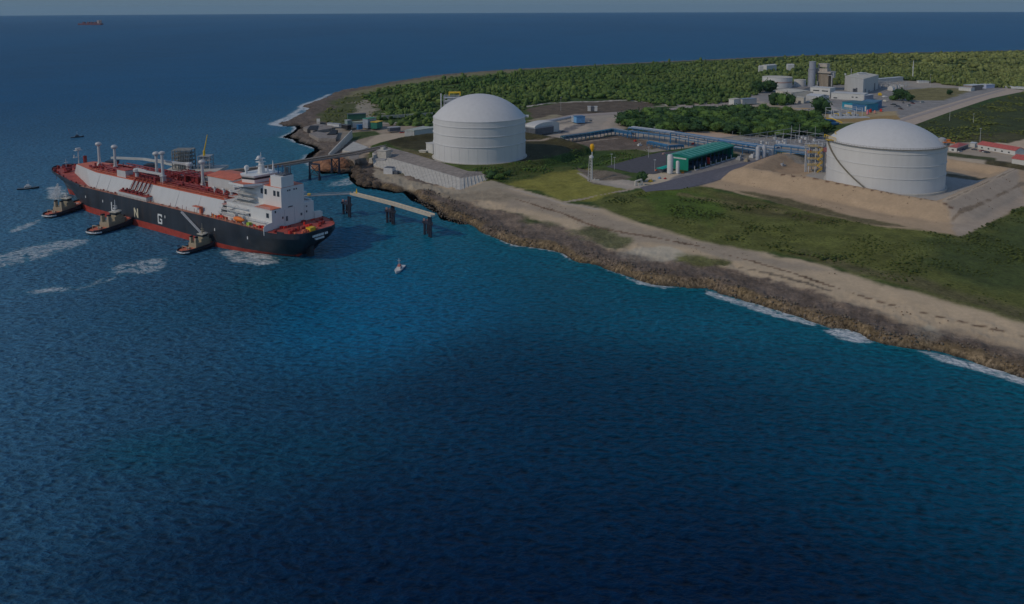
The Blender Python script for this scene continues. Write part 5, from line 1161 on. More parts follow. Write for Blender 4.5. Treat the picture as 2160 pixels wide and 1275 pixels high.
# boulders
def boulder(name, label, px, py, r_, mt, z=0., sq=(1, 1, .7), seed=1, cat='rock', group=None):
    import bmesh
    t_ = bmesh.new(); bmesh.ops.create_icosphere(t_, subdivisions=4, radius=r_)
    co = np.array([v_.co[:] for v_ in t_.verts]); dn = co/r_
    nn = fbm(dn[:, 0]*3+dn[:, 2]*2+seed*9, dn[:, 1]*3-dn[:, 2], 1.3, seed, 5, .6)
    for v_, k in zip(t_.verts, nn):
        f_ = .62+.75*k; v_.co = (v_.co[0]*sq[0]*f_, v_.co[1]*sq[1]*f_, v_.co[2]*sq[2]*f_)
    me = bpy.data.meshes.new(name); t_.to_mesh(me); t_.free(); me.materials.append(mt)
    o = bpy.data.objects.new(name, me); COL.objects.link(o); p = P(px, py, z); o.location = tuple(p)
    tag(o, label, cat, group); return o
boulder('boulder', 'big orange brown sea rock beneath the jetty bridge', 698, 352, 11.5, ROCKO, 2, (1.35, .9, .75), 3)
boulder('boulder', 'dark brown rock mass at the foot of the jetty bridge, right of the orange one', 722, 352, 10, ROCK, 1.5, (1.7, .9, .65), 4)
r = random.Random(4)
BL = [(757, 370, 5.5), (766, 377, 5), (776, 382, 5), (764, 386, 4.4), (785, 386, 4.2), (752, 360, 5), (775, 390, 3.6), (795, 391, 3.2), (760, 366, 4.5), (770, 368, 4), (783, 376, 3.6), (790, 383, 3)]
for k, (bx, by, br) in enumerate(BL):
    boulder('boulder', 'rough dark boulder in the rubble heap at the edge of the surf cove', bx, by, br, ROCK, 1.2, (1.1, 1, .8), 10+k, group='boulders of the rubble heap by the surf cove')

# ------------------------------------------------------------------ jetty
jb = thing('jetty_bridge', 'long brown concrete pipe bridge running from the shore out behind the carrier', 'bridge', tuple(P(690, 335, 14)))
o_ = np.array(P(690, 335, 14)); pl = [P(812, 311, 13)-o_, P(745, 325, 14)-o_, P(655, 339, 14)-o_, P(560, 355, 14)-o_, P(470, 366, 14)-o_]
m = MB()
for a, b in zip(pl[:-1], pl[1:]): m.beam(a, b, 6.2, 1.5)
m.build('deck', BRIDGE, jb)
m = MB()
for k, (off, z, r_) in enumerate(((-1.8, 1.5, .5), (-.6, 1.4, .4), (.5, 1.5, .55), (1.8, 1.3, .35))):
    m.path([tuple(np.array(p)+[off*.35, off, z]) for p in pl], r_, 6)
m.build('pipeline', BROWNP, jb)
m = MB(); 
for sg in (-3.0, 3.0):
    m.path([tuple(np.array(p)+[sg*.35, sg, 1.9]) for p in pl], .1, 4)
m.build('handrail', GREY, jb)
def trestle(parent, px, py, h, half=4.2, dirv=None):
    c = np.array(P(px, py, 0))-np.array(parent.location); d_ = np.array([.87, -.38, 0]) if dirv is None else dirv
    m = MB(); a, b = c-d_*half, c+d_*half
    a[2] = b[2] = -parent.location[2]
    for q in (a, b): m.tube(q+[0, 0, -3], q+[0, 0, h], .75, n=10); m.tube(q+[0, 0, -3], q+[0, 0, 3.6], 1.1, n=10)
    m.beam(a+[0, 0, h-.4], b+[0, 0, h-.4], 1.5, 1.1); m.beam(a+[0, 0, h-1], b+[0, 0, 4], .45, .45); m.beam(b+[0, 0, h-1], a+[0, 0, 4], .45, .45); m.beam(a+[0, 0, 4], b+[0, 0, 4], .5, .5)
    m.build('trestle', PILE, parent)
trestle(jb, 664, 380, 13.4, 5)
trestle(jb, 708, 366, 13.4, 4)
trestle(jb, 590, 402, 13.4, 5)
# loading platform behind the carrier
pf = thing('loading_platform', 'grey lattice loading platform with yellow crane boom behind the carrier', 'platform', tuple(P(426, 388, 0)))
m = MB(); m.box(-24, 18, -14, 10, 11, 13); m.build('deck', CONC, pf)
m = MB()
for dx in (-21, -8, 4, 15):
    for dy in (-11, 7): m.tube((dx, dy, -3), (dx, dy, 11), .8, n=8)
m.build('pile', PILE, pf)
m = MB()
for dx in (-19, -14.5, -10, -5.5):
    for dy in (-8, -3, 3): m.box(dx-.3, dx+.3, dy-.3, dy+.3, 13, 28)
for z in (16, 19, 22, 25, 28):
    for dy in (-8, -3, 3): m.beam((-19, dy, z), (-5.5, dy, z), .35, .5)
    m.box(-19.4, -5.1, -8.4, 3.4, z-.2, z-.05)
for k in range(10): m.tube((-18.5+k*1.35, -8.6, 13), (-18.5+k*1.35, -8.6, 27.5), .28, n=5)
m.build('loading_frame', mat('dark_grey_lattice_paint', (.25, .25, .235), .7, .3), pf)
m = MB()
for dx in (0, 4.5, 9):
    for dy in (-6, 2): m.box(dx-.25, dx+.25, dy-.25, dy+.25, 13, 23)
for z in (16, 19.5, 23): m.box(-.5, 9.5, -6.5, 2.5, z-.2, z)
m.box(1, 8, -5, 1, 19.6, 22.6); m.build('gantry_house', GREY, pf)
m = MB(); m.tube((4, -3, 23), (4, -3, 27), .9, n=8); m.tube((4, -3, 26), (7.2, -3, 39.5), .55, .3, n=6); m.build('crane_boom', YELLOW, pf)
# white walkways of the far side with dark dolphins
o_ = np.array(P(330, 345, 14))
cw = thing('mooring_catwalk', 'long pale mooring catwalk on the far side of the carrier bow', 'walkway', tuple(o_))
m = MB(); pl = [P(236, 333, 14)-o_, P(304, 336, 14)-o_, P(345, 343, 14)-o_, P(400, 356, 14)-o_]
for a, b in zip(pl[:-1], pl[1:]): m.beam(a, b, 2.6, 1.6)
m.build('deck', mat('pale_walkway_concrete', (.5, .5, .47), .7, .1), cw)
for (dx, dy) in ((237, 368), (318, 376)):
    c = np.array(P(dx, dy, 0))-o_
    m = MB()
    for q in ((-2.5, 0), (2.5, 0), (0, 3)): m.tube(c+[q[0], q[1], -3], c+[q[0], q[1], 11], .8, n=8)
    m.box(c[0]-4, c[0]+4, c[1]-3, c[1]+5, c[2]+8.5, c[2]+11.5); m.build('dolphin', PILE, cw)
# near catwalk with three dolphins
o_ = np.array(P(742, 409, 14.6))
cw = thing('mooring_catwalk', 'bent pale concrete catwalk on three dark dolphins right of the carrier stern', 'walkway', tuple(o_))
CWM = mat('cream_walkway_concrete', (.50, .46, .38), .75, .1)
pl = [P(742, 409, 14.6)-o_, P(829, 431, 14.2)-o_, P(913, 456, 14.4)-o_]
for a, b in zip(pl[:-1], pl[1:]):
    m = MB(); m.beam(a, b, 3.4, .9)
    d_ = (b-a)/np.linalg.norm(b-a); nn = np.array([-d_[1], d_[0], 0])*1.6
    for sg in (1, -1): m.beam(a+nn*sg+[0, 0, .7], b+nn*sg+[0, 0, .7], .14, .9)
    m.build('deck', CWM, cw)
m = MB(); a, b = P(640, 414, 14.6)-o_, pl[0]; m.beam(a, b, 1.7, .6); nn = np.array([.1, .9, 0])
for sg in (1, -1): m.path([tuple(a+nn*sg+[0, 0, 1.2]), tuple(b+nn*sg+[0, 0, 1.2])], .08, 4)
m.build('gangway', GREY, cw)
m = MB(); c = pl[0]+[3.4, -.6, 0]; m.lathe([(.9, .4), (.5, 1.8), (.15, 3.6)], tuple(c), 6); m.build('nav_light', YELLOW, cw)
m = MB(); c = P(652, 413, 14.6)-o_; m.box(c[0]-1, c[0]+1, c[1]-1, c[1]+1, c[2], c[2]+1.4); m.build('nav_light', YELLOW, cw)
for (tx, ty), (sx_, sy_) in (((739, 459), (725, 452)), ((831, 474), (817, 470)), ((909, 501), (896, 495))):
    c1 = np.array(P(tx, ty, 0))-o_; c2 = np.array(P(sx_, sy_, 0))-o_
    m = MB()
    for q in ((0, 0), (-1.2, 1.5)): m.tube(c1+[q[0], q[1], -3], c1+[q[0], q[1], 13.8], .72, n=10)
    m.tube(c2+[0, 0, -3], c2+[0, 0, 8.4], .8, n=10); m.tube(c2+[1.6, 2.6, -3], c2+[1.6, 2.6, 8.4], .8, n=10)
    z7 = c1[2]+8.4; m.prism([(c2[0]-1.4, c2[1]-1.2), (c1[0]+1.2, c1[1]-1.4), (c1[0]+1.2, c1[1]+2), (c2[0]+1.2, c2[1]+3.8)], z7-.9, z7+.3)
    m.beam((c1[0], c1[1], c1[2]+3), (c2[0], c2[1], c2[2]+3), .5, .5)
    dl = m.build('dolphin', PILE, cw)
    m = MB(); m.box(c2[0]-.9, c2[0]+.3, c2[1]-.4, c2[1]+.8, z7+.3, z7+1.5); m.box(c2[0]+1.2, c2[0]+2.0, c2[1], c2[1]+.8, z7+.3, z7+1.2); m.build('bollard', mat('pinkish_weathered_paint', (.42, .25, .24), .8), dl)

# ------------------------------------------------------------------ pipe racks
def rack(label, pxs, zb, hts, wid, frame, pipes, step=9., cover=False):
    pts = [P(x_, y_, z_) for (x_, y_), z_ in zip(pxs, zb)]
    o_ = np.array(pts[0]); t = thing('pipe_rack', label, 'pipe rack', tuple(o_), group='pipe racks of the terminal')
    pts = [np.array(p)-o_ for p in pts]
    BGP = mat('blue_grey_pipe_paint', (.16, .21, .28), .5, .2); mats_ = [pipes, BGP, frame]
    fr = MB(); pp = MB(); rr = random.Random(len(pxs)+int(wid*7))
    for i, (a, b) in enumerate(zip(pts[:-1], pts[1:])):
        d_ = b-a; L = np.linalg.norm(d_); d_ = d_/L; nn = np.array([-d_[1], d_[0], 0]); k = max(1, int(L/step))
        for j in range(k+1):
            c = a+(b-a)*j/k
            for sg in (1, -1): fr.box(*[v_ for ax in (0, 1) for v_ in (c[ax]+nn[ax]*sg*wid/2-.28, c[ax]+nn[ax]*sg*wid/2+.28)], c[2]-1.5, c[2]+hts[-1])
            for h_ in hts: fr.beam(c-nn*wid/2+[0, 0, h_-.2], c+nn*wid/2+[0, 0, h_-.2], .4, .5)
        for h_ in hts:
            for sg in (1, -1): fr.beam(a+nn*sg*wid/2+[0, 0, h_-.2], b+nn*sg*wid/2+[0, 0, h_-.2], .35, .55)
        for h_ in hts:
            y_ = -wid/2+.6
            while y_ < wid/2-.4:
                r_ = rr.choice([.22, .3, .42, .5]); pp.m = rr.choice([0, 0, 1, 1, 2]); pp.tube(a+nn*y_+[0, 0, h_+.1+r_], b+nn*y_+[0, 0, h_+.1+r_], r_, n=6); y_ += r_*2+rr.choice([.15, .3, .8])
        if cover:
            cv = MB(); q = (a-nn*wid/2*1.1, a+nn*wid/2*1.1, b+nn*wid/2*1.1, b-nn*wid/2*1.1); cv.prism([(p[0], p[1]) for p in q], a[2]+hts[-1]+.3, a[2]+hts[-1]+.6); cv.build('cover_sheet', cover, t)
    fr.build('frame', frame, t); pp.build('pipe', mats_, t)
    return t
BST = mat('blue_rack_steel', (.035, .16, .33), .5, .2, .5); TST = mat('teal_rack_steel', (.01, .13, .20), .5, .2, .5)
rack('low teal pipe rack at the left end, just behind the first tank embankment', [(1186, 297), (1240, 290), (1293, 281)], (6.3, 6.3, 6.3), (2.0, 4.0), 5, TST, BST, 5, TST)
rack('short blue and silver pipe rack joining the teal rack to the long one', [(1294, 281), (1336, 289)], (6.3, 6.3), (2.6, 4.6), 6, BST, ALU, 6)
rack('long high blue pipe rack carrying silver pipes behind the green shed', [(1330, 287), (1420, 299), (1520, 316), (1600, 329), (1640, 333)], (6.4,)*5, (5.0, 8.8), 9, BST, ALU, 11)
rack('blue pipe rack with silver pipes entering the stair tower beside the embanked tank', [(1640, 333), (1712, 343)], (6.5, 8.0), (7.0, 11.5), 9, BST, ALU, 12)
rack('low blue pipe rack lying in front of the long rack, left of the green shed', [(1368, 305), (1410, 314), (1440, 312)], (6.4,)*3, (1.4, 2.6), 4, BST, BST, 7)

# ------------------------------------------------------------------ green shed
a = P(1452, 361, 6.5); b = P(1546, 332, 6.5); c = P(1420, 351, 6.5)
d_ = (b-a); L = np.linalg.norm(d_); rz = math.atan2(d_[1], d_[0]); Wd = 20.
sh = thing('green_shed', 'long open sided green roofed process shed beside the asphalt yard', 'shed', tuple(a), rz)
Hs = 11.4
m = MB(); m.box(0, .3, 0, Wd, -.5, Hs-1); m.add([(0, 0, Hs-1), (.3, 0, Hs-1), (.3, Wd, Hs-1), (0, Wd, Hs-1), (0, Wd/2, Hs+.6), (.3, Wd/2, Hs+.6)], [(0, 1, 5, 4), (1, 2, 5), (2, 3, 4, 5), (3, 0, 4)]); m.box(0, L, Wd-.3, Wd, -.5, Hs-1); m.box(L-.3, L, 0, Wd, -.5, Hs-1); m.build('wall', GREEN, sh)
m = MB(); m.box(-.22, -.02, 2, Wd-2, Hs-2.6, Hs-1.5); m.build('pale_stripe', LGREY, sh)
m = MB(); secs = [[(x_, -1.0, Hs-1.9), (x_, -1.0, Hs-.7), (x_, Wd/2, Hs+1.2), (x_, Wd+.6, Hs-.7), (x_, Wd+.6, Hs-1.0), (x_, Wd/2, Hs+.8), (x_, -.8, Hs-.95)] for x_ in (-.8, L+.8)]
m.loft(secs); m.build('roof', GREEN, sh)
k = 0; x_ = 5
while x_ < L-4:
    m = MB()
    for (y0, y1) in ((.3, Wd/2-.7), (Wd/2+.7, Wd-.2)):
        z0 = Hs-.7+1.9*(y0+1)/(Wd/2+1) if y0 < Wd/2 else Hs+1.2-1.9*(y0-Wd/2)/(Wd/2+.6); z1 = Hs-.7+1.9*(y1+1)/(Wd/2+1) if y1 < Wd/2 else Hs+1.2-1.9*(y1-Wd/2)/(Wd/2+.6)
        m.add([(x_, y0, z0+.03), (x_+1.7, y0, z0+.03), (x_+1.7, y1, z1+.03), (x_, y1, z1+.03), (x_, y0, z0+.12), (x_+1.7, y0, z0+.12), (x_+1.7, y1, z1+.12), (x_, y1, z1+.12)], [(0, 3, 2, 1), (4, 5, 6, 7), (0, 1, 5, 4), (1, 2, 6, 5), (2, 3, 7, 6), (3, 0, 4, 7)])
    m.build('rooflight', GREENL, sh); x_ += 6.6
m = MB()
x_ = 0
while x_ < L: m.box(x_, x_+.45, 0, .45, -.5, Hs-1); x_ += 7.4
m.build('column', mat('navy_column_paint', (.01, .05, .12), .5), sh)
rr = random.Random(8)
m = MB(); 
for k in range(15): x_ = 3+k*L/16; m.box(x_, x_+2.6, 3, 8, -.3, rr.uniform(2, 4.6)); m.tube((x_+1, 1.5, 0), (x_+1, 1.5, rr.uniform(2, 4)), .3, n=6)
m.build('compressor', mat('dark_machine_paint', (.03, .06, .10), .6, .4), sh)
m = MB(); m.box(L*.47, L*.5, 1.2, 4, 0, 5.2); m.build('red_cabinet', REDP, sh)
for k in range(8): m = MB(); x_ = 6+k*L/8.5; m.tube((x_, -2.2, 0), (x_, -2.2, 3.4), .3, n=6); m.box(x_-.3, x_+5, -3.6, -1.8, 0, .35); m.build('discharge_pipe', LGREY, sh)
def simple(name, label, cat, px, py, rz=0., z=None, group=None): return local_thing(name, label, cat, px, py, z, rz, group)
t = simple('green_canopy', 'small teal green canopy on posts beside the tall white vessel', 'canopy', 1402, 362, rz, 6.5)
m = MB(); m.loft([[(-8, -3, 3.6), (-8, 0, 4.3), (-8, 3, 3.6), (-8, 3, 3.35), (-8, -3, 3.35)], [(7, -3, 3.6), (7, 0, 4.3), (7, 3, 3.6), (7, 3, 3.35), (7, -3, 3.35)]]); m.build('roof', mat('bright_teal_cladding', (.0, .42, .32), .5), t)
m = MB()
for x_ in (-7, -2, 3, 6.4):
    for y_ in (-2.6, 2.6): m.box(x_, x_+.25, y_, y_+.25, -.3, 3.4)
m.box(-6, -3, -1, 1, -.3, 2); m.box(0, 3, -1, 1, -.3, 1.6); m.build('post', DGREY, t)
def vessel(label, px, py, r_, h, mt=WHITE, z=6.5):
    h *= 1.17; r_ *= 1.08; t = simple('vertical_vessel', label, 'vessel', px, py, 0, z)
    m = MB(); m.lathe([(r_, .6), (r_, h), (r_*.7, h+r_*.5), (.2, h+r_*.65)], n=20); smooth_by_angle(m.build('shell', mt, t))
    m = MB(); m.lathe([(r_*.9, -.5), (r_*.9, .6)], n=16); m.tube((r_+.3, 0, 0), (r_+.3, 0, h), .12, n=5); m.build('skirt', GREY, t)
    return t
vessel('tall white cylindrical vessel at the near corner of the green shed', 1413, 367, 2.1, 12.2)
vessel('shorter white cylindrical vessel close in front of the green shed wall', 1429, 367, 1.25, 8.2)
vessel('silver column left of two, between the shed and the stair tower', 1598, 342, 1.7, 10.5, ALU)
vessel('silver column right of two, between the shed and the stair tower', 1611, 341, 1.6, 11.2, ALU)
vessel('thick grey dark capped vessel next to the two silver columns', 1626, 339, 1.9, 7.5, GREY)
# flare
g = G(1247, 381)
fl = thing('flare_stack', 'slim white flare stack with yellow orange burner tip standing on the grass', 'flare stack', tuple(g))
FS = 1.12; fl.scale = (FS, FS, FS)
m = MB(); m.tube((.5, 0, -.5), (.5, 0, 20), .38, .32, n=10)
m.build('stack', WHITE, fl)
m = MB()
for k in range(3):
    a = 2*math.pi*k/3+.5; m.tube((1.9*math.cos(a)-.6, 1.9*math.sin(a), -.5), (1.1*math.cos(a)-.3, 1.1*math.sin(a), 16.2), .17, n=5)
for z in range(1, 16, 2):
    for k in range(3):
        a, a2 = 2*math.pi*k/3+.5, 2*math.pi*(k+1)/3+.5; r_ = 1.9-.05*z; m.tube((r_*math.cos(a)-.5, r_*math.sin(a), z), (r_*math.cos(a2)-.5, r_*math.sin(a2), z+1.9), .08, n=4)
m.lathe([(1.5, 0), (1.5, 1.3), (.5, 1.9)], (0, 0, 15.6), 10); m.build('lattice_frame', LGREY, fl)
m = MB(); m.lathe([(.4, 0), (.7, 1.0), (1.35, 2.4), (1.5, 4.0), (1.1, 5.2), (.9, 5.3), (.3, 4.3)], (.5, 0, 20), 12); m.build('burner_tip', mat('orange_yellow_burner', (.85, .42, .01), .5, .25, 1.2), fl)
m = MB(); m.box(-2.6, -1.8, -1.6, -.8, -.5, 1.4); m.box(1.8, 2.6, -1.6, -.8, -.5, 1.5); m.box(.6, 5.4, -2.2, -.6, -.5, .9); m.build('foundation', CONC, fl)

# ------------------------------------------------------------------ roads and yards as sheets on the ground
ASPH = mat('asphalt_surface', (.095, .09, .10), .9, .22, .3, bump=.03); ASPHB = mat('bluish_asphalt_surface', (.14, .135, .155), .85, .2, .3, bump=.03)
DUST = mat('dusty_road_surface', (.50, .40, .31), .95, .15, .2); DUSTP = mat('grey_road_surface', (.38, .325, .29), .95, .15, .2)
def sheet(name, label_kind, left, right, mt, z=6.4, lift=.12, nu=26, nv=6):
    L_ = [P(x_, y_, z) for x_, y_ in left]; R__ = [P(x_, y_, z) for x_, y_ in right]
    def samp(pl, u):
        ds = [0]; 
        for a, b in zip(pl[:-1], pl[1:]): ds.append(ds[-1]+np.linalg.norm(b-a))
        s = u*ds[-1]
        for i in range(len(pl)-1):
            if s <= ds[i+1]+1e-6: f_ = (s-ds[i])/max(1e-6, ds[i+1]-ds[i]); return pl[i]*(1-f_)+pl[i+1]*f_
        return pl[-1]
    X = []; Y = []
    for i in range(nu+1):
        a, b = samp(L_, i/nu), samp(R__, i/nu)
        for j in range(nv+1): q = a+(b-a)*j/nv; X.append(q[0]); Y.append(q[1])
    Z = height(np.array(X), np.array(Y))+lift
    i = np.arange((nu+1)*(nv+1)).reshape(nu+1, nv+1)
    f = np.stack([i[:-1, :-1].ravel(), i[:-1, 1:].ravel(), i[1:, 1:].ravel(), i[1:, :-1].ravel()], 1)
    o = fmesh(name, np.stack([X, Y, Z], 1), f, mt); kind(o, 'structure'); return o
sheet('asphalt_yard', 0, [(1278, 352), (1340, 334), (1395, 321), (1440, 318)], [(1330, 364), (1380, 368), (1425, 357), (1460, 345)], ASPH, 6.6, .14)
sheet('road', 0, [(1350, 396), (1395, 386), (1440, 374), (1500, 360), (1560, 345), (1600, 338), (1640, 337)], [(1362, 405), (1440, 399), (1500, 383), (1540, 371), (1580, 358), (1610, 347), (1650, 342)], ASPHB, 6.5, .16)
sheet('road', 0, [(1868, 262), (1890, 253), (1970, 228), (2050, 205), (2118, 187)], [(1920, 268), (1930, 262), (2010, 234), (2090, 208), (2165, 191)], DUST, 6.5, .15, 40)
sheet('road', 0, [(1892, 256), (1970, 232), (2050, 208), (2116, 189)], [(1905, 257), (1985, 232), (2062, 208), (2124, 190)], DUSTP, 6.5, .3, 40, 3)
sheet('road', 0, [(1108, 256), (1150, 248), (1215, 237), (1330, 232), (1400, 226), (1500, 216), (1600, 206)], [(1112, 262), (1160, 253), (1216, 242), (1332, 236), (1402, 230), (1502, 220), (1602, 210)], DUSTP, 6.4, .2, 50, 3)
sheet('path', 0, [(1740, 248), (1800, 250), (1890, 244)], [(1745, 256), (1805, 258), (1900, 252)], mat('ochre_track_surface', (.36, .24, .09), .95), 6.5, .25, 20, 2)

def pole(label, px, py, h, mt=LGREY, arm=True, r_=.14, z=None, group='lamp and lightning poles of the terminal', base=None, name='light_pole', cat='pole'):
    h *= 1.15; g = G(px, py) if z is None else P(px, py, z)
    t = thing(name, label, cat, tuple(g), 0, group)
    m = MB(); m.tube((0, 0, -.5), (0, 0, h), r_*1.3, r_*.7, n=6); m.build('mast', mt, t)
    if arm:
        m = MB(); m.box(-.9, .9, -.25, .25, h, h+.35); m.build('lamp_head', mt, t)
    return t
POLES = [(1296, 358, 8.5, 'slim lamp pole at the left corner of the asphalt yard'), (1368, 333, 8, 'slim lamp pole on the grassy edge of the asphalt yard'), (1290, 349, 8, 'slim lamp pole behind the left end of the asphalt yard'), (1183, 234, 15, 'tall thin pole on the dark field behind the first tank'), (1381, 362, 8, 'slim lamp pole in front of the green canopy'),
         (1409, 318, 10, 'thin pole rising at the pipe rack left of the green shed'), (1380, 290, 9, 'thin pole among the long pipe rack and the grove'), (2067, 302, 12, 'white topped lamp pole behind the long red roofed building'), (1962, 183, 17, 'pale mast on the dry field, shorter one right of the tall mast'), (2009, 178, 12, 'thin mast before the far trees above the dry field'),
         (2003, 255, 13, 'faint pole standing in the dark scrub field'), (2053, 260, 9, 'short pole with white top in the scrub field'), (2058, 188, 11, 'thin mast by the far end of the road')]
for px_, py_, h_, lb in POLES: pole(lb, px_, py_, h_, LGREY)
t = pole('tallest tapering white mast on the dry field beyond the plant', 1925, 168, 30, WHITE, False, .75, name='tall_mast', cat='mast', group=None)
m = MB(); m.box(-.9, .9, -.9, .9, 20, 23.5); m.tube((0, 0, 30), (0, 0, 34), .15, n=5); m.build('mast_head', WHITE, t)

# switchyard in front of the grove
sy = simple('switchyard', 'grey lattice switchyard of many thin posts in front of the grove', 'switchyard', 1640, 304, R_(35), 6.5)
m = MB(); rr = random.Random(14)
for i in range(9):
    for j in range(5):
        x_, y_ = -52+i*13, -14+j*9; h_ = rr.choice([6, 8, 8, 13])
        m.tube((x_, y_, -.5), (x_, y_, h_), .18, n=4)
        if i < 8 and j % 2 == 0: m.beam((x_, y_, 7.6), (x_+13, y_, 7.6), .3, .35)
        if j < 4 and i % 2 == 0: m.beam((x_, y_, 6), (x_, y_+9, 6), .3, .35)
m.build('frame', GREY, sy)
m = MB()
for i in range(16): x_, y_ = rr.uniform(-50, 50), rr.uniform(-12, 20); m.box(x_, x_+2.4, y_, y_+2, -.3, rr.uniform(1.5, 3.4))
m.build('transformer', LGREY, sy)
m = MB()
for i in range(26): x_, y_ = rr.uniform(-52, 52), rr.uniform(-14, 22); m.tube((x_, y_, 0), (x_, y_, 3.6), .22, n=5)
m.build('insulator', LGREY, sy)

# process skids between shed and stair tower
rr = random.Random(19)
for k, (px_, py_, w_, mt, lb) in enumerate(((1560, 338, 6, GREY, 'grey pump skid just past the far end of the green shed'), (1575, 341, 5, TUGBUFF, 'buff pump skid between the shed and the silver columns'), (1588, 333, 6, LGREY, 'pale equipment cabinet under the pipe rack behind the silver columns'), (1650, 352, 5, GREY, 'grey valve skid on the sand left of the stair tower'),
                                           (1372, 384, 3.2, YELLOW, 'yellow skid beside the road near the small tree'), (1391, 377, 2.4, SKYBLUE, 'small blue grey drum rack on the sandy patch'), (1403, 378, 1.8, REDP, 'small red cabinet on the sandy patch'), (1384, 361, 2, ORANGE, 'small orange box at the edge of the asphalt yard'), (1440, 366, 2, ORANGE, 'orange container at the foot of the green shed wall'),
                                           (1340, 299, 3, REDP, 'small red cabinet under the left end of the long pipe rack'), (1395, 310, 4, YELLOW, 'yellow stair frame under the long pipe rack'), (1370, 301, 3, YELLOW, 'yellow post frame under the long pipe rack, left one'), (1462, 305, 3, REDP, 'red cabinet under the long pipe rack above the green roof'), (1349, 308, 4, WHITE, 'white hut by the road below the left end of the long rack'),
                                           (1400, 326, 2.5, mat('pink_beige_paint', (.5, .33, .28), .6), 'small pinkish hut at the top of the asphalt yard'))):
    t = simple('equipment_skid', lb, 'equipment', px_, py_, R_(rr.uniform(20, 60)))
    m = MB(); m.box(-w_/2, w_/2, -w_/3, w_/3, -.4, w_*.34); m.box(-w_*.3, w_*.1, -w_*.2, w_*.2, w_*.34, w_*.55); m.tube((w_*.28, 0, 0), (w_*.28, 0, w_*.75), w_*.07, n=6); m.build('housing', mt, t)
    m = MB(); m.box(-w_/2-.2, w_/2+.2, -w_/3-.2, w_/3+.2, -.5, -.1+.25); m.build('base_frame', DGREY, t)
# ------------------------------------------------------------------ buildings
print('buildings')
def house_box(name, label, cat, A, B, depth, h, wallm, roofm, z=6.5, roof='flat', openings=(), rise=1.5, over=.4):
    """box whose seen front runs from pixel A to pixel B on level z, depth metres behind it"""
    h *= 1.12; a, b = P(*A, z), P(*B, z); d_ = b-a; L = np.linalg.norm(d_); rz = math.atan2(d_[1], d_[0])
    t = thing(name, label, cat, tuple(a), rz)
    m = MB(); m.box(0, L, 0, depth, -1.2, h)
    if roof == 'gable': m.add([(0, 0, h), (0, depth, h), (0, depth/2, h+rise), (.2, 0, h), (.2, depth, h), (.2, depth/2, h+rise)], [(0, 2, 1), (3, 4, 5)]); m.add([(L, 0, h), (L, depth, h), (L, depth/2, h+rise), (L-.2, 0, h), (L-.2, depth, h), (L-.2, depth/2, h+rise)], [(0, 1, 2), (3, 5, 4)])
    wl = m.build('wall', wallm, t)
    m = MB(); o = over
    if roof == 'flat': m.box(-o, L+o, -o, depth+o, h+.02, h+.45); 
    elif roof == 'gable':
        secs = [[(x_, -o, h-.15), (x_, -o, h+.2), (x_, depth/2, h+rise+.35), (x_, depth+o, h+.2), (x_, depth+o, h-.15), (x_, depth/2, h+rise)] for x_ in (-o, L+o)]; m.loft(secs)
    elif roof == 'hip': m.add([(-o, -o, h+.02), (L+o, -o, h+.02), (L+o, depth+o, h+.02), (-o, depth+o, h+.02), (min(depth/2, L*.45), depth/2, h+rise), (L-min(depth/2, L*.45), depth/2, h+rise)], [(0, 3, 2, 1), (0, 1, 5, 4), (1, 2, 5), (2, 3, 4, 5), (3, 0, 4)])
    elif roof == 'arch':
        secs = []
        for x_ in (-o, L+o): secs.append([(x_, depth/2-(depth/2+o)*math.cos(math.pi*k/10), h+rise*math.sin(math.pi*k/10)+.1) for k in range(11)]+[(x_, depth+o, h), (x_, -o, h)])
        m.loft(secs)
    m.build('roof', roofm, t)
    for (u, zz, w_, h_, k_) in openings:
        m = MB(); m.box(L*u-w_/2, L*u+w_/2, -.08, .05, zz, zz+h_); m.build(k_, GLASS if k_ == 'window' else DGREY, t)
    return t, L
LWALL = mat('pale_grey_cladding', (.46, .47, .47), .6, .1, .3, streak=1); WWALL = mat('white_plaster_wall', (.56, .56, .54), .7, .08, .4)
CWALL = mat('cream_wall', (.55, .52, .45), .7, .1); RUSTB = mat('rusty_band_paint', (.48, .33, .29), .7)
# power station
def ctank(label, px, py, r_, h, band=None):
    t = simple('oil_tank', label, 'tank', px, py, 0, 6.5)
    m = MB(); m.lathe([(r_, -1), (r_, h)], n=40); smooth_by_angle(m.build('wall', WHITE, t))
    m = MB(); m.lathe([(r_+.2, h), (r_+.2, h+.3), (.1, h+r_*.09)], n=40); m.build('roof', CREAM, t)
    if band: m = MB(); m.lathe([(r_, h*.5), (r_+.15, h*.5), (r_+.15, h*.62), (r_, h*.62)], n=40, cap=False); m.build('band', band, t)
    return t
ctank('wide cream topped oil tank with faded red band left of the chimney', 1639, 184, 23.5, 16.5, RUSTB)
ctank('small white oil tank between the wide tank and the chimney', 1687, 182, 9.5, 10.5)
ch = simple('chimney', 'tall thick grey chimney of the power station', 'chimney', 1712, 190, 0, 6.5)
m = MB(); m.lathe([(5.2, -1), (5.0, 44)], n=24); smooth_by_angle(m.build('shaft', mat('blue_grey_chimney_paint', (.30, .32, .37), .5, .08, .1), ch))
m = MB(); m.lathe([(5.05, 44), (5.4, 44), (5.4, 44.8), (4.5, 44.8)], n=24); m.lathe([(5.0, 33), (5.9, 33), (5.9, 33.4), (5, 33.4)], n=20, cap=False); m.build('rim', GREY, ch)
m = MB(); m.box(-6.4, -5, -.5, .5, 0, 33); m.build('ladder', GREY, ch)
hr = simple('boiler_house', 'tan ribbed boiler structure with pale upper box right of the chimney', 'boiler', 1738, 190, R_(-45), 6.5)
m = MB(); m.box(-9, 9, -6, 10, -1, 27); m.build('body', TAN, hr)
m = MB()
for k in range(10): m.box(-9.3+k*2, -8.9+k*2, -6.5, -6, -1, 27)
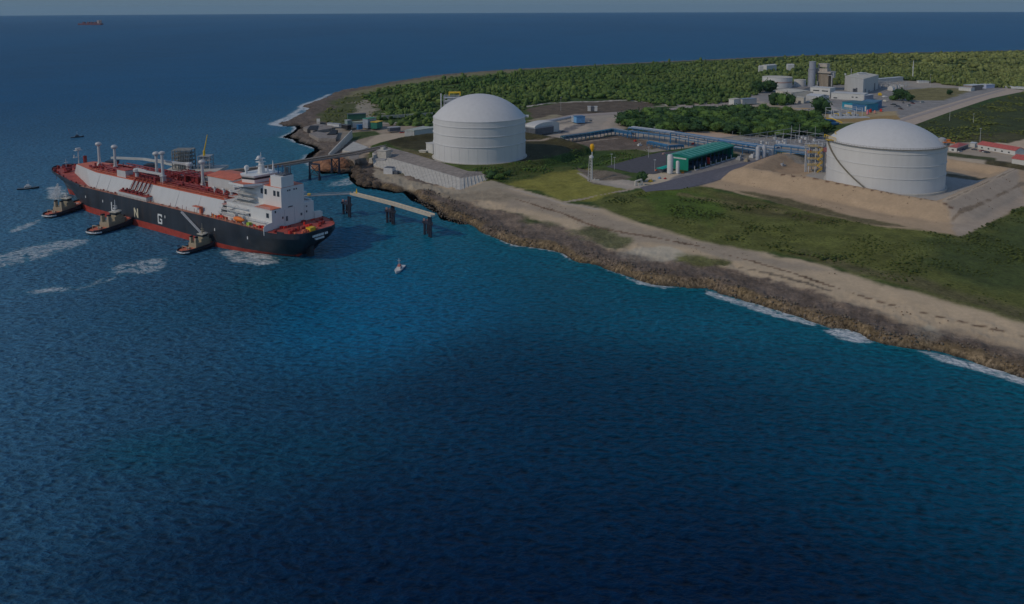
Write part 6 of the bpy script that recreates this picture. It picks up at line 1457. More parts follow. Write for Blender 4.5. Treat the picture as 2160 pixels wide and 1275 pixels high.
for k in range(8): m.box(9, 9.5, -5.8+k*2.2, -5.4+k*2.2, -1, 27)
m.build('rib', mat('dark_tan_steel', (.2, .16, .12), .7), hr)
m = MB(); m.box(-12, 13, -8.5, 12, 27, 29.5); m.box(-10, 6, -5, 8, 29.5, 34); m.box(-14, -10, -4, 4, 25, 34); m.box(-9, 5, -4, 7, 36, 41.5); m.box(-8, -7, -4, 7, 34, 36); m.box(3, 4, -4, 7, 34, 36); m.build('upper_casing', mat('beige_casing_paint', (.42, .38, .33), .6, .2, .3), hr)
m = MB(); m.box(12, 16, -3, 3, 20, 28); m.tube((14, -6, 0), (14, -6, 20), .6, n=6); m.tube((-7, -9, 0), (-7, -9, 14), 1.2, n=8); m.path([(9, -9, 24), (16, -9, 24), (16, -9, 8)], .7, 6); m.build('side_ducts', GREY, hr)
t, L = house_box('turbine_hall', 'big pale box shaped turbine hall with one sunlit and one shaded wall', 'building', (1783, 193), (1820, 199), 0, 0, LWALL, CREAM); bpy.data.objects.remove([c for c in bpy.data.objects if c.parent == t and c.name.startswith('roof')][0]); bpy.data.objects.remove([c for c in bpy.data.objects if c.parent == t and c.name.startswith('wall')][0])
a, b, c = P(1781, 191, 6.5), P(1820, 199, 6.5), P(1852, 188, 6.5); o_ = np.array(t.location); t.rotation_euler = (0, 0, 0)
pts = [tuple((q-o_)[:2]) for q in (a, b, c, a+(c-b))]
m = MB(); m.prism(pts, -1.2, 22.5); m.build('wall', LWALL, t)
cx, cy = np.mean(pts, 0)
m = MB(); m.prism([(cx+(x_-cx)*1.01, cy+(y_-cy)*1.01) for x_, y_ in pts], 22.5, 23.2, [(cx+(x_-cx)*.8, cy+(y_-cy)*.8) for x_, y_ in pts]); m.build('roof', CREAM, t)
m = MB(); m.box(cx-6, cx+6, cy-3, cy+3, 23.2, 26.2); m.box(cx-7, cx+7, cy-4, cy+4, 26.2, 26.8); m.box(cx-28, cx-26, cy-3, cy-1, 23, 26); m.tube((cx-17, cy, 23), (cx-17, cy, 33), .35, n=5); m.build('roof_vent', LGREY, t)
m = MB(); e_ = np.array(pts[1])-np.array(pts[0]); q_ = np.array(pts[0])+e_*.62; n2 = np.array([e_[1], -e_[0]])/np.linalg.norm(e_); 
m.prism([tuple(q_+n2*.1), tuple(q_+e_*.09+n2*.1), tuple(q_+e_*.09-n2*.3), tuple(q_-n2*.3)], 0, 7.5); m.prism([tuple(q_-e_*.06+n2*3), tuple(q_+e_*.0+n2*3), tuple(q_+e_*.0-n2*.3), tuple(q_-e_*.06-n2*.3)], 0, 6); m.build('door', DGREY, t)
e_ = np.array(pts[2])-np.array(pts[1]); n2 = np.array([e_[1], -e_[0]])/np.linalg.norm(e_)
for u, h_ in ((.1, 7), (.72, 11), (.35, 3)): m = MB(); q_ = np.array(pts[1])+e_*u; m.prism([tuple(q_+n2*.15), tuple(q_+e_*.07+n2*.15), tuple(q_+e_*.07-n2*.3), tuple(q_-n2*.3)], 0, h_); m.build('shutter', DGREY, t)
house_box('workshop', 'long low cream roofed shed left of the chimney foot', 'building', (1636, 199), (1668, 205), 40, 5.5, CWALL, CREAM, roof='gable')
house_box('workshop', 'long grey brown roofed shed running up to the chimney foot', 'building', (1672, 205), (1708, 192), 14, 5, LWALL, mat('grey_brown_roof', (.25, .225, .2), .8))
house_box('control_building', 'white rounded upper control building in front of the chimney', 'building', (1709, 203), (1750, 206), 20, 11.5, WWALL, WWALL, openings=[(.3, 8, 9, 1.6, 'window'), (.75, 8, 9, 1.6, 'window')])
house_box('warehouse', 'grey gabled warehouse behind the round dark tree', 'building', (1700, 216), (1727, 219), 22, 8.5, LWALL, LGREY, roof='gable', rise=2)
house_box('gate_house', 'small cream cottage with dark doorway beside the bushes', 'building', (1678, 218), (1695, 219), 10, 7, CWALL, CREAM, openings=[(.5, 0, 3.4, 3.6, 'door')])
house_box('office_block', 'long white flat office block in front of the turbine hall', 'building', (1753, 209), (1822, 213), 26, 7.5, WWALL, WWALL, openings=[(.13, 1, 5, 1.6, 'window'), (.66, 3.5, 2.4, 1.4, 'window'), (.78, 3.5, 2.4, 1.4, 'window')])
house_box('annex', 'small blue grey annex at the right end of the white office block', 'building', (1824, 213), (1842, 210), 14, 6, mat('blue_grey_wall', (.27, .3, .38), .6), LGREY)
t, L = house_box('blue_hall', 'low teal and blue roofed hall with white panels', 'building', (1776, 230), (1828, 236), 24, 8, TEAL, mat('dark_teal_roof', (.015, .12, .16), .5), openings=[])
m = MB(); m.box(L*.1, L*.5, -.35, -.05, 2.5, 6); m.box(L*.72, L*.98, -.35, -.05, .5, 6.4); m.build('white_panel', WWALL, t)
house_box('blue_hall', 'deep blue end wing joined to the teal roofed hall', 'building', (1829, 236), (1860, 226), 18, 7.5, mat('royal_blue_cladding', (.035, .14, .30), .5), mat('blue_roof', (.05, .16, .26), .5))
for k, (px_, py_, mt, w_, h_, lb) in enumerate(((1836, 238, REDP, 3, 4.5, 'bright red machine beside the blue hall'), (1830, 242, mat('pink_sign_paint', (.6, .22, .28), .6), 3, 6, 'slanting pink red frame in front of the teal hall'), (1845, 240, mat('salmon_machine_paint', (.5, .25, .2), .6), 3.5, 4, 'salmon coloured machine right of the bright red one'), (1858, 236, REDP, 4, 3.5, 'dark red container at the right end of the blue wing'),
        (1856, 202, YELLOW, 6, 4, 'yellow container in the yard right of the office block'), (1866, 206, WHITE, 7, 2.4, 'white trailer next to the yellow container'), (1868, 215, CREAM, 6, 2.5, 'cream trailer below the yellow container'), (1880, 192, WHITE, 9, 7, 'white cabin in the yard right of the turbine hall'), (1887, 189, GREY, 8, 8, 'grey cabin behind the white one right of the turbine hall'))):
    t = simple('yard_equipment', lb, 'equipment', px_, py_, R_(30+k*13), 6.5)
    m = MB(); m.box(-w_/2, w_/2, -w_/3, w_/3, -.5, h_*.8, .15); m.box(-w_/4, w_/2.4, -w_/5, w_/5, h_*.8, h_); m.build('body', mt, t)
    m = MB(); m.box(-w_/2-.1, w_/2+.1, -w_/3-.1, w_/3+.1, -.5, .4); m.build('base', DGREY, t)
sub = simple('substation', 'white portal frames of the small substation in front of the round dark tree', 'substation', 1782, 247, R_(10), 6.5)
m = MB()
for i in range(5):
    for j in (0, 1):
        m.tube((-20+i*10, j*12-4, -.5), (-20+i*10, j*12-4, 11 if i % 2 == 0 else 8), .3, n=5)
    m.beam((-20+i*10, -4, 8), (-20+i*10, 8, 8), .4, .4)
m.beam((-20, -4, 10.6), (20, -4, 10.6), .4, .5); m.beam((-20, 8, 10.6), (20, 8, 10.6), .4, .5); m.build('frame', LGREY, sub)
m = MB()
for i in range(7): m.box(-19+i*5.5, -16+i*5.5, -2, 3, -.5, 3+(i*7 % 3)); 
m.build('transformer', LGREY, sub)
m = MB(); m.box(-12, -7, 0, 3, -.4, 4.5); m.box(6, 10, 1, 4, -.4, 5); m.build('yellow_cabinet', YELLOW, sub)
m = MB(); m.box(-26, 22, -16, -8, -.3, 1.1); m.box(-24, 8, -14, -9, 1.1, 2.2); m.build('pipe_deck', LGREY, sub)
t = simple('pipe_bend', 'blue pipework curling behind the dome of the embanked tank', 'pipework', 1748, 262, R_(30), 6.5)
m = MB(); m.path([(-6, -8, 1.5), (-4, 0, 4), (0, 5, 5), (8, 8, 4)], 1.2, 8); m.box(-10, 10, -6, 6, -.5, 1.5); m.box(2, 12, 0, 8, 0, 4.5); m.build('pipe', BLUE, t)
m = MB(); m.path([(-10, 10, 1), (-2, 7, 5.5), (6, 0, 5.5), (10, -10, 2)], .7, 6); m.build('yellow_pipe', YELLOW, t)
# lattice switch gear right of the turbine hall
t = simple('switchgear', 'grey tangled switchgear row right of the turbine hall', 'switchgear', 1868, 184, R_(-10), 6.5)
m = MB(); rr = random.Random(33)
for i in range(60): x_, y_ = rr.uniform(-36, 36), rr.uniform(-12, 22); h_ = rr.uniform(4, 10); m.tube((x_, y_, -.5), (x_, y_, h_), .35, n=4); m.beam((x_, y_, h_), (x_+rr.uniform(4, 9), y_, h_), .5, .5)
m.build('frame', GREY, t)
m = MB()
for i in range(26): x_, y_ = rr.uniform(-36, 36), rr.uniform(-12, 22); s_ = rr.uniform(1.5, 4); m.box(x_, x_+s_, y_, y_+s_, -.5, s_*1.3)
m.build('transformer', LGREY, t)
house_box('long_wall_building', 'long pale low wall behind the switchgear row', 'building', (1850, 176), (1905, 171), 8, 6, LWALL, LGREY)
# far white roofs in the woods and at the road end
for A_, B_, w_, lb in (((1617, 152), (1638, 150), 12, 'long white roof among the far trees left of the chimney'), ((1602, 154), (1610, 154), 10, 'small white roof at the left of the far roofs in the woods'), ((1662, 150), (1675, 150), 12, 'white roof in the far woods just left of the chimney')):
    house_box('farm_building', lb, 'building', A_, B_, w_, 11, WWALL, WWALL, roof='gable')
for A_, B_, w_, h_, mt, lb in (((2022, 191), (2048, 193), 12, 4, WWALL, 'white low building at the far edge of the dry field'), ((2050, 192), (2072, 190), 14, 7, mat('grey_brown_shed_wall', (.22, .19, .17), .7), 'grey brown shed at the far end of the road'), ((2080, 187), (2098, 186), 12, 5, mat('pale_blue_wall', (.4, .45, .6), .7), 'pale blue building beside the far end of the road'), ((1938, 176), (1960, 176), 8, 3, WWALL, 'thin pale building behind the tall mast'), ((2120, 186), (2165, 189), 8, 2.4, LGREY, 'low grey wall crossing the far road end')):
    house_box('farm_building', lb, 'building', A_, B_, w_, h_, mt, LGREY)
# between the tanks
t, L = house_box('arched_store', 'white store with broad rounded white roof right of the first tank', 'building', (1108, 280), (1128, 283), 38, 6.0, WWALL, WWALL, roof='arch', rise=4)
t, L = house_box('annex', 'dark grey lean to annex at the right of the rounded white store', 'building', (1129, 284), (1168, 278), 15, 5.0, DGREY, mat('blue_grey_roof', (.21, .23, .27), .6), openings=[])
for k, (A_, B_, dp, h_, wm, rm, lb) in enumerate((((1206, 256), (1214, 256), 6, 4.4, WWALL, WWALL, 'white end cabin left of the blue kiosk'), ((1216, 258), (1234, 257), 9, 5.2, SKYBLUE, BLUE, 'blue kiosk with pale front by the yard road'), ((1240, 233), (1246, 233), 5, 4, WWALL, WWALL, 'left white cabin on the dark field road'), ((1254, 233), (1260, 233), 5, 4, WWALL, WWALL, 'right white cabin on the dark field road'), ((1247, 233), (1253, 233), 4, 3.6, DGREY, DGREY, 'dark truck body between the two white cabins'),
        ((1548, 220), (1562, 218), 8, 5.5, WWALL, CREAM, 'small white house at the forest edge beyond the grove'), ((1566, 219), (1596, 217), 10, 5, LWALL, mat('blue_roof_sheet', (.2, .26, .34), .6), 'low grey blue sheds right of the small white house'))):
    house_box('cabin', lb, 'cabin', A_, B_, dp, h_, wm, rm)
tb_ = simple('pipeline', 'thick silver pipe on the ground beside the yard road', 'pipe', 1145, 262, 0, 6.5); o_ = np.array(tb_.location)
m = MB(); m.tube((0, 0, 1.6), tuple(P(1212, 249, 6.5)-o_+[0, 0, 1.6]), 1.5, n=10); m.build('pipe', ALU, tb_)
m = MB(); e_ = P(1212, 249, 6.5)-o_
for k in range(6): q_ = e_*k/5.5; m.box(q_[0]-.4, q_[0]+.4, q_[1]-1.6, q_[1]+1.6, -.5, 1.2)
m.build('support', CONC, tb_)
house_box('white_cabin', 'small white box cabin at the left foot of the first tank', 'cabin', (899, 321), (913, 325), 9, 7.2, WWALL, WWALL, z=9.3)
house_box('low_plinth', 'low cream plinth left of the small white cabin by the tank', 'plinth', (884, 322), (897, 323), 4, 1.2, CREAM, CREAM, z=9.3)
t, L = house_box('flat_store', 'low wide store with pale green grey roof left of the first tank', 'building', (863, 288), (873, 290), 34, 6, WWALL, mat('pale_green_grey_roof', (.42, .45, .40), .7))
t, L = house_box('flat_store', 'grey open bay store with pale roof close behind the first tank', 'building', (874, 290), (912, 281), 12, 5.4, GREY, mat('pale_green_grey_roof2', (.40, .44, .40), .7), openings=[(.6, 0, 12, 3.5, 'door')])
for A_, B_, dp, h_, mt, rm, lb in (((733, 269), (742, 268), 6, 6.5, mat('grey_green_container', (.22, .3, .28), .6), GREY, 'grey green upright container at the left of the site camp'), ((744, 268), (770, 266), 7, 4, WWALL, mat('cream_green_roof', (.42, .45, .33), .7), 'long cream roofed camp hut in the site camp'), ((776, 269), (794, 266), 8, 8, mat('pale_blue_grey_wall', (.3, .34, .40), .6), mat('green_tarp_roof', (.05, .25, .15), .6), 'tall pale blue grey hut with green roof in the site camp'), ((795, 270), (807, 267), 8, 5.2, mat('dark_green_container', (.02, .16, .11), .6), YELLOW, 'dark green container with yellow top in the site camp'),
        ((756, 272), (765, 271), 4, 3.2, BLUE, BLUE, 'small blue container in front of the camp hut'), ((720, 269), (733, 271), 5, 2.6, BLACK, DGREY, 'black low tank at the left end of the site camp'), ((822, 276), (845, 274), 6, 2.4, DGREY, GREY, 'dark low shelter on the track right of the site camp'), ((690, 264), (715, 266), 4, 1.6, LGREY, GREY, 'low grey wall on the track left of the site camp'), ((734, 252), (772, 250), 5, 5, mat('green_fence_mesh', (.05, .14, .09), .8), DGREY, 'dark green mesh screened row behind the camp hut')):
    house_box('camp_hut', lb, 'hut', A_, B_, dp, h_, mt, rm)
# red roofed houses on the right
house_box('red_roof_house', 'square white house with red hipped roof close to the right of the embanked tank', 'house', (2001, 319), (2018, 321), 30, 3.4, WWALL, REDROOF, z=7, roof='hip', rise=2.6, openings=[(.5, .8, 2, 1.3, 'window')])
t, L = house_box('red_roof_house', 'long white house with narrow red roof right of the square one', 'house', (2062, 314), (2141, 328), 12, 3.6, WWALL, REDROOF, z=7, roof='gable', rise=2.4, openings=[(u, 1.0, 1.6, 1.2, 'window') for u in (.12, .3, .48, .66, .84)])
house_box('red_roof_house', 'white house with red roof cut by the right edge of the picture', 'house', (2134, 345), (2185, 353), 14, 3.8, WWALL, REDROOF, z=7, roof='gable', rise=2.6)
house_box('garage', 'small white garage between the square and the long red roofed houses', 'garage', (2046, 311), (2056, 312), 7, 3.4, WWALL, LGREY, z=7)
house_box('carport', 'grey open carport attached to the square red roofed house', 'carport', (2019, 321), (2042, 313), 6, 3.0, DGREY, GREY, z=7)

# vehicles
def car(label, px, py, mt, rz, z=None, L=4.4, van=False, group=None):
    g = G(px, py) if z is None else P(px, py, z)
    t = thing('parked_car', label, 'car', tuple(g), rz, 'vehicles parked about the terminal')
    m = MB(); m.loft([[(x_, -.9, .35), (x_, -.9, zz), (x_, .9, zz), (x_, .9, .35)] for x_, zz in ((-L/2, .85), (-L/2+.4, 1.0), (L/2-.5, .95), (L/2, .7))]); m.build('body', mt, t)
    m = MB(); m.box(-L*.3, L*.22, -.78, .78, .95, 1.5 if not van else 2.1, .2, .5 if not van else .15); m.build('cabin', GLASS, t)
    m = MB()
    for x_ in (-L*.31, L*.31):
        for y_ in (-.92, .92): m.tube((x_, y_-.1, .33), (x_, y_+.1, .33), .34, n=10)
    m.build('wheel', BLACK, t); return t
for a_ in (('pale silver car by the square red roofed house', 2025, 321, LGREY, .5), ('dark blue car behind the silver car', 2031, 317, mat('dark_blue_car_paint', (.02, .04, .14), .3), .4), ('dark car in front of the garage', 2055, 317, DGREY, 2.6), ('reddish car beside the long red roofed house, left one', 2072, 320, mat('dull_red_car_paint', (.35, .1, .09), .3), .1), ('white car beside the long red roofed house', 2078, 322, WHITE, .1), ('dark car beside the long red roofed house', 2083, 323, DGREY, .2),
           ('dark truck on the sand below the rounded white store', 1187, 279, DGREY, 1.2), ('small dark car on the yard road near the blue kiosk', 1246, 256, DGREY, 1.2), ('white pickup below the left flat store', 868, 291, WHITE, .2), ('red car on the track left of the flat store', 848, 281, REDP, .3)):
    t = car(*a_, L=5.0 if 'car' in a_[0] else 7, van='truck' in a_[0])
rr = random.Random(41)
for k, (px_, py_, mt, lb) in enumerate(((1905, 218, DGREY, 'dark car in the vehicle yard left of the far road, nearest the tree'), (1918, 224, WHITE, 'white car in the vehicle yard left of the far road'), (1946, 217, WHITE, 'white van in the vehicle yard beside the far road'), (1893, 226, DGREY, 'dark lorry in the vehicle yard'), (1900, 231, mat('brown_car_paint', (.2, .13, .1), .4), 'brown car low in the vehicle yard'), (1885, 222, BLACK, 'black scrap heap like truck in the vehicle yard'), (1925, 219, mat('dark_red_car_paint', (.2, .05, .05), .4), 'dark red car in the vehicle yard'))):
    car(lb, px_, py_, mt, rr.uniform(0, 3), 6.5, L=9, van=True)
# monument like white rocks by the small tree
mn = simple('white_ruin', 'white weathered stone frame below the small dark tree near the road', 'ruin', 1348, 391, R_(20))
m = MB(); m.box(-3.6, -2.6, -1, 1, -.5, 3.2, .15); m.box(1.6, 2.6, -1, 1, -.5, 3.4, .15); m.beam((-3, 0, 3.2), (2.2, 0, 4.2), 1.6, .7); m.box(-1.4, 1, -1.6, -.4, -.5, 1.6, .2); m.box(2.8, 4, -2, 0, -.5, 1.2, .2); m.build('stone', CONC, mn)

# fence behind the left forest edge, light posts
fe = simple('post_fence', 'row of pale concrete fence posts along the forest edge left of the first tank', 'fence', 800, 250, 0, 6.3); o_ = np.array(fe.location)
m = MB(); fa, fb = P(800, 250, 6.3)-o_, P(912, 243, 6.3)-o_
for k in range(46): q_ = fa+(fb-fa)*k/45; m.box(q_[0]-.25, q_[0]+.25, q_[1]-.25, q_[1]+.25, -.6, 3.2)
m.build('post', LGREY, fe)
m = MB(); 
for h_ in (1, 1.9, 2.8): m.tube(fa+[0, 0, h_], fb+[0, 0, h_], .06, n=4)
m.build('wire', GREY, fe)

# ------------------------------------------------------------------ vegetation
print('vegetation')
import bmesh
def crown_arrays(seed, lumps=9, sub=2, spread=1., flat=.8, leaves=90):
    """unit crown: jittered lumps plus loose leaf sprays, radius about 1, from z=0 to 1.3"""
    rs = np.random.default_rng(seed); vs = []; fs = []; n0 = 0
    for k in range(lumps):
        t_ = bmesh.new(); bmesh.ops.create_icosphere(t_, subdivisions=sub, radius=1)
        co = np.array([v_.co[:] for v_ in t_.verts]); fc = np.array([[v_.index for v_ in f_.verts] for f_ in t_.faces]); t_.free()
        a = rs.uniform(0, 2*np.pi); rr_ = rs.uniform(0, .62)*spread if k else 0; c = np.array([rr_*np.cos(a), rr_*np.sin(a), .55+.32*rs.uniform(-1, 1)*(1-rr_*.5)+.12])
        r_ = rs.uniform(.34, .55) if k else .6
        j = 1+rs.normal(0, .13, len(co)); co = co*(r_*j)[:, None]*[1, 1, flat]+c
        vs.append(co); fs.append(fc+n0); n0 += len(co)
    V = np.vstack(vs); F = np.vstack(fs)
    if leaves:
        idx = rs.integers(0, len(V), leaves); base = V[idx]; d_ = base-[0, 0, .55]; d_ /= np.linalg.norm(d_, axis=1)[:, None]
        tri = base[:, None, :]+d_[:, None, :]*rs.uniform(0, .16, (leaves, 1, 1))+rs.normal(0, .11, (leaves, 3, 3))
        o = len(V); V = np.vstack([V, tri.reshape(-1, 3)]); F = np.vstack([F, np.arange(leaves*3).reshape(-1, 3)+o])
    return V, F
def crown_mesh(nm, seed, m, **k):
    V, F = crown_arrays(seed, **k); me = bpy.data.meshes.new(nm); me.from_pydata(V.tolist(), [], F.tolist()); me.materials.append(m); me.update(); return me
CR = [crown_mesh('crown', 100+k, LEAF if k % 2 else LEAFD, leaves=260) for k in range(6)]
CRD = [crown_mesh('crown', 200+k, LEAFD, lumps=16, flat=.85, leaves=420) for k in range(2)]
m = MB(); m.tube((0, 0, -.6), (0, 0, .5), .055, .035, n=7); m.tube((0, 0, .25), (.22, .1, .62), .03, .012, n=5); m.tube((0, 0, .3), (-.2, .12, .66), .03, .012, n=5); m.tube((0, 0, .35), (.03, -.22, .7), .025, .01, n=5)
TRK = bpy.data.meshes.new('trunk'); TRK.from_pydata(m.v, [], m.f); TRK.materials.append(BARK); TRK.update()
def tree(label, x_, y_, z_, w_, h_, me, group=None, name='broadleaf_tree', trunk=.28, cat='tree'):
    t = thing(name, label, cat, (x_, y_, z_), random.uniform(0, 6.28), group)
    c = bpy.data.objects.new('crown', me); COL.objects.link(c); c.parent = t; c.scale = (w_/2, w_/2, h_*(1-trunk)/1.25); c.location = (0, 0, h_*trunk-.0)
    k = bpy.data.objects.new('trunk', TRK); COL.objects.link(k); k.parent = t; k.scale = (h_*.9, h_*.9, h_); return t
random.seed(5)
def treep(label, px, py, wpx, hpx, me, **k):
    g = G(px, py); s = (g-CAMP)@Fw/F_PX; return tree(label, g[0], g[1], g[2], wpx*s, hpx*s/.93, me, **k)
treep('round dark solitary tree in the middle of the power station front', 1730, 240, 46, 30, CRD[0], trunk=.05)
treep('wide dark tree standing before the wide oil tank', 1622, 194, 40, 22, CRD[1], trunk=.05)
treep('dark tree at the left of the wide oil tank, larger and cut by the grove', 1598, 197, 30, 22, CRD[0], trunk=.08)
for k, (px_, py_, w_, h_) in enumerate(((1632, 222, 26, 24), (1650, 223, 30, 26), (1668, 221, 22, 20), (1641, 214, 24, 16))): treep('dense green bush of the clump left of the small cream cottage', px_, py_, w_, h_, CR[k % 6], group='bushes left of the cream cottage', name='bush', cat='bush', trunk=.03)
treep('dark spreading tree at the right of the yard containers', 1903, 213, 34, 22, CRD[1], trunk=.2); treep('smaller dark tree leaning out right of the spreading tree', 1918, 215, 20, 14, CR[0], trunk=.2); treep('low bush at the left foot of the spreading tree', 1884, 212, 22, 11, CR[1], name='bush', cat='bush', trunk=.05)
treep('single round bush on the dry field', 2003, 200, 13, 9, CRD[0], trunk=.05, name='bush', cat='bush')
treep('small dark tree above the white stone ruin near the road', 1352, 384, 26, 19, CRD[1], trunk=.1)
for k, (px_, py_, w_, h_) in enumerate(((1037, 377, 30, 14), (1055, 378, 28, 13), (1070, 371, 22, 9), (1045, 365, 22, 9))): treep('dark green shrub at the right end of the sea wall', px_, py_, w_, h_, CR[k], group='shrubs at the right end of the sea wall', name='shrub', cat='shrub', trunk=.02)

def in_px_poly(poly, z): return [tuple(p) for p in PX(poly, z)]
GROVE = in_px_poly([(1306, 262), (1312, 250), (1345, 244), (1450, 238), (1560, 234), (1640, 240), (1700, 248), (1738, 260), (1745, 284), (1700, 290), (1640, 288), (1560, 281), (1480, 275), (1400, 277), (1340, 272)], 6.4)
def scatter(poly, spacing, n_max, seed, jit=.42):
    xs = [p[0] for p in poly]; ys = [p[1] for p in poly]; rs = np.random.default_rng(seed)
    gx, gy = np.meshgrid(np.arange(min(xs), max(xs), spacing), np.arange(min(ys), max(ys), spacing)); gx = gx.ravel()+rs.uniform(-jit, jit, gx.size)*spacing; gy = gy.ravel()+rs.uniform(-jit, jit, gy.size)*spacing
    k = inside(gx, gy, poly); gx, gy = gx[k], gy[k]
    return gx, gy
gx, gy = scatter(GROVE, 13.2, 300, 3); print('grove trees', len(gx))
gz = height(gx, gy); rs = np.random.default_rng(8)
for i in range(len(gx)):
    big = rs.uniform(.8, 1.25)
    tree('green broadleaf tree in the dense grove beyond the pipe racks', gx[i], gy[i], gz[i], 17.5*big, 10.5*rs.uniform(.8, 1.25), CR[int(rs.integers(0, 6))], group='trees of the grove beyond the pipe racks', trunk=.16)
# forest as one mass
FOREST = [in_px_poly(q, 6.5) for q in (
    [(790, 252), (800, 225), (780, 214), (760, 198), (800, 188), (860, 178), (950, 166), (1060, 156), (1200, 146), (1350, 138.5), (1500, 130.5), (1600, 126), (1700, 121), (1900, 115), (2160, 109), (2700, 101), (2700, 196), (2160, 187), (2060, 187), (1980, 178), (1900, 170), (1850, 170), (1780, 180), (1700, 180), (1610, 180), (1595, 200), (1560, 210), (1500, 217), (1400, 222), (1378, 216), (1290, 205), (1180, 211), (1112, 220), (1100, 234), (1000, 240), (912, 246), (850, 247)],
    [(910, 244), (805, 250), (812, 262), (915, 262)])]
FV = [crown_arrays(300+k, lumps=3, sub=1, leaves=14, flat=.9) for k in range(8)]
def mass(name, X, Y, Z, W_, Hh_, label, m, variants):
    rs = np.random.default_rng(77); Vs = []; Fs = []; o = 0; vi = rs.integers(0, len(variants), len(X)); rot = rs.uniform(0, 6.28, len(X))
    for k, (V, F) in enumerate(variants):
        s = np.nonzero(vi == k)[0]
        if not len(s): continue
        c, sn = np.cos(rot[s]), np.sin(rot[s])
        vx = V[None, :, 0]*W_[s, None]/2; vy = V[None, :, 1]*W_[s, None]/2
        vv = np.stack([X[s, None]+vx*c[:, None]-vy*sn[:, None], Y[s, None]+vx*sn[:, None]+vy*c[:, None], Z[s, None]+V[None, :, 2]*Hh_[s, None]/1.25], 2).reshape(-1, 3)
        ff = (F[None]+(np.arange(len(s))*len(V))[:, None, None]).reshape(-1, 3)+o; Vs.append(vv); Fs.append(ff); o += len(vv)
    ob = fmesh(name, np.vstack(Vs), np.vstack(Fs), m, smooth=False); kind(ob, 'stuff', label); return ob
XS, YS = [], []
for q, sp in ((FOREST[0], 8), (FOREST[1], 8)):
    gx, gy = scatter(q, sp, 0, 21, .85); XS.append(gx); YS.append(gy)
X = np.concatenate(XS); Y = np.concatenate(YS); dist = np.hypot(X, Y)
rs = np.random.default_rng(5); keep = rs.uniform(0, 1, len(X)) < np.where(dist > 1900, .5, 1.0)
az = np.degrees(np.arctan2(X, Y)); keep &= (az < 39) & (az > -39) & (fbm(X, Y, 45, 123, 3) > .33)
X, Y, dist = X[keep], Y[keep], dist[keep]; Z = height(X, Y); print('forest', len(X))
nn = fbm(X, Y, 90, 131, 3); edge = sst(20, 130, coast_d(X, Y))
Hh_ = (1.6+(2.2+nn*3.6)*edge)*rs.lognormal(0, .32, len(X)); W_ = 10.5*rs.lognormal(0, .4, len(X))*np.where(dist > 1900, 1.35, 1)*(.5+.5*edge)
mass('forest', X, Y, Z-.6, W_, Hh_, 'dense green forest covering the headland behind the terminal', LEAFF, FV)
# low scrub on the grass and the headland
SV = [crown_arrays(400+k, lumps=2, sub=1, leaves=8, flat=.8) for k in range(4)]
def scrub(name, label, polys, sp, wr, hr, m, seed, thr=.45, ns=18):
    XS, YS = [], []
    for q in polys: gx, gy = scatter(in_px_poly(q, 6.3), sp, 0, seed); XS.append(gx); YS.append(gy)
    X = np.concatenate(XS); Y = np.concatenate(YS); n = fbm(X, Y, ns, seed, 4); k = n > thr; X, Y, n = X[k], Y[k], n[k]; rs = np.random.default_rng(seed)
    Z = height(X, Y); s = rs.uniform(.5, 1.4, len(X))*(.5+(n-thr)*3); print(name, len(X))
    return mass(name, X, Y, Z-.15, wr*s, hr*s, label, m, SV)
scrub('scrub', 'low green scrub scattered over the grass slope below the embanked tank', [[(1262, 430), (1312, 408), (1380, 400), (1480, 394), (1560, 415), (1760, 457), (2020, 496), (2160, 432), (2400, 400), (2400, 745), (2160, 662), (2080, 640), (1980, 612), (1850, 578), (1760, 550), (1700, 535), (1600, 515), (1480, 495), (1340, 455)]], 2.6, 2.3, .8, SCRUBD, 61, .50)
scrub('scrub', 'olive scrub on the banks round the first tank and the flare', [[(990, 366), (1110, 348), (1235, 318), (1390, 308), (1380, 332), (1275, 345), (1240, 352), (1180, 356), (1070, 384), (1030, 380)]], 2.8, 3.0, 1.2, LEAF, 62, .50, 14)
scrub('scrub', 'dark scrub covering the field beyond the red roofed houses', [[(1928, 264), (2160, 194), (2500, 204), (2500, 296), (2160, 290), (2060, 304), (2000, 300)]], 5.0, 4.6, 1.3, SCRUBM, 63, .47, 30)
scrub('scrub', 'low coastal scrub between the dark shore rocks and the forest', [[(690, 255), (680, 235), (715, 205), (760, 192), (800, 184), (870, 174), (870, 182), (805, 200), (800, 250), (740, 252)]], 6, 5, 1.6, SCRUBM, 64, .50, 20)
# loose stones on the sand bank and the karst
def stones(name, label, polys, sp, w0, m, seed, thr, z=6):
    XS, YS = [], []
    for q in polys: gx, gy = scatter(in_px_poly(q, z), sp, 0, seed); XS.append(gx); YS.append(gy)
    X = np.concatenate(XS); Y = np.concatenate(YS); k = fbm(X, Y, 10, seed, 3) > thr; X, Y = X[k], Y[k]; rs = np.random.default_rng(seed); s = rs.uniform(.3, 1.3, len(X))**2
    return mass(name, X, Y, height(X, Y)-.25*w0*s, w0*s, w0*.7*s, label, m, [crown_arrays(500+k, lumps=1, sub=1, leaves=0) for k in range(3)])
stones('rubble', 'scattered brown stones on the sandy embankment and the beach track', [[(1500, 392), (1640, 372), (1830, 402), (1985, 432), (2150, 360), (2160, 420), (2020, 486), (1760, 446), (1600, 408)], [(1060, 400), (1480, 512), (1760, 572), (2160, 690), (2160, 730), (1850, 640), (1500, 545), (1180, 470)]], 3.0, .8, mat('brown_stone', (.2, .145, .1), .95, .4), 71, .62)
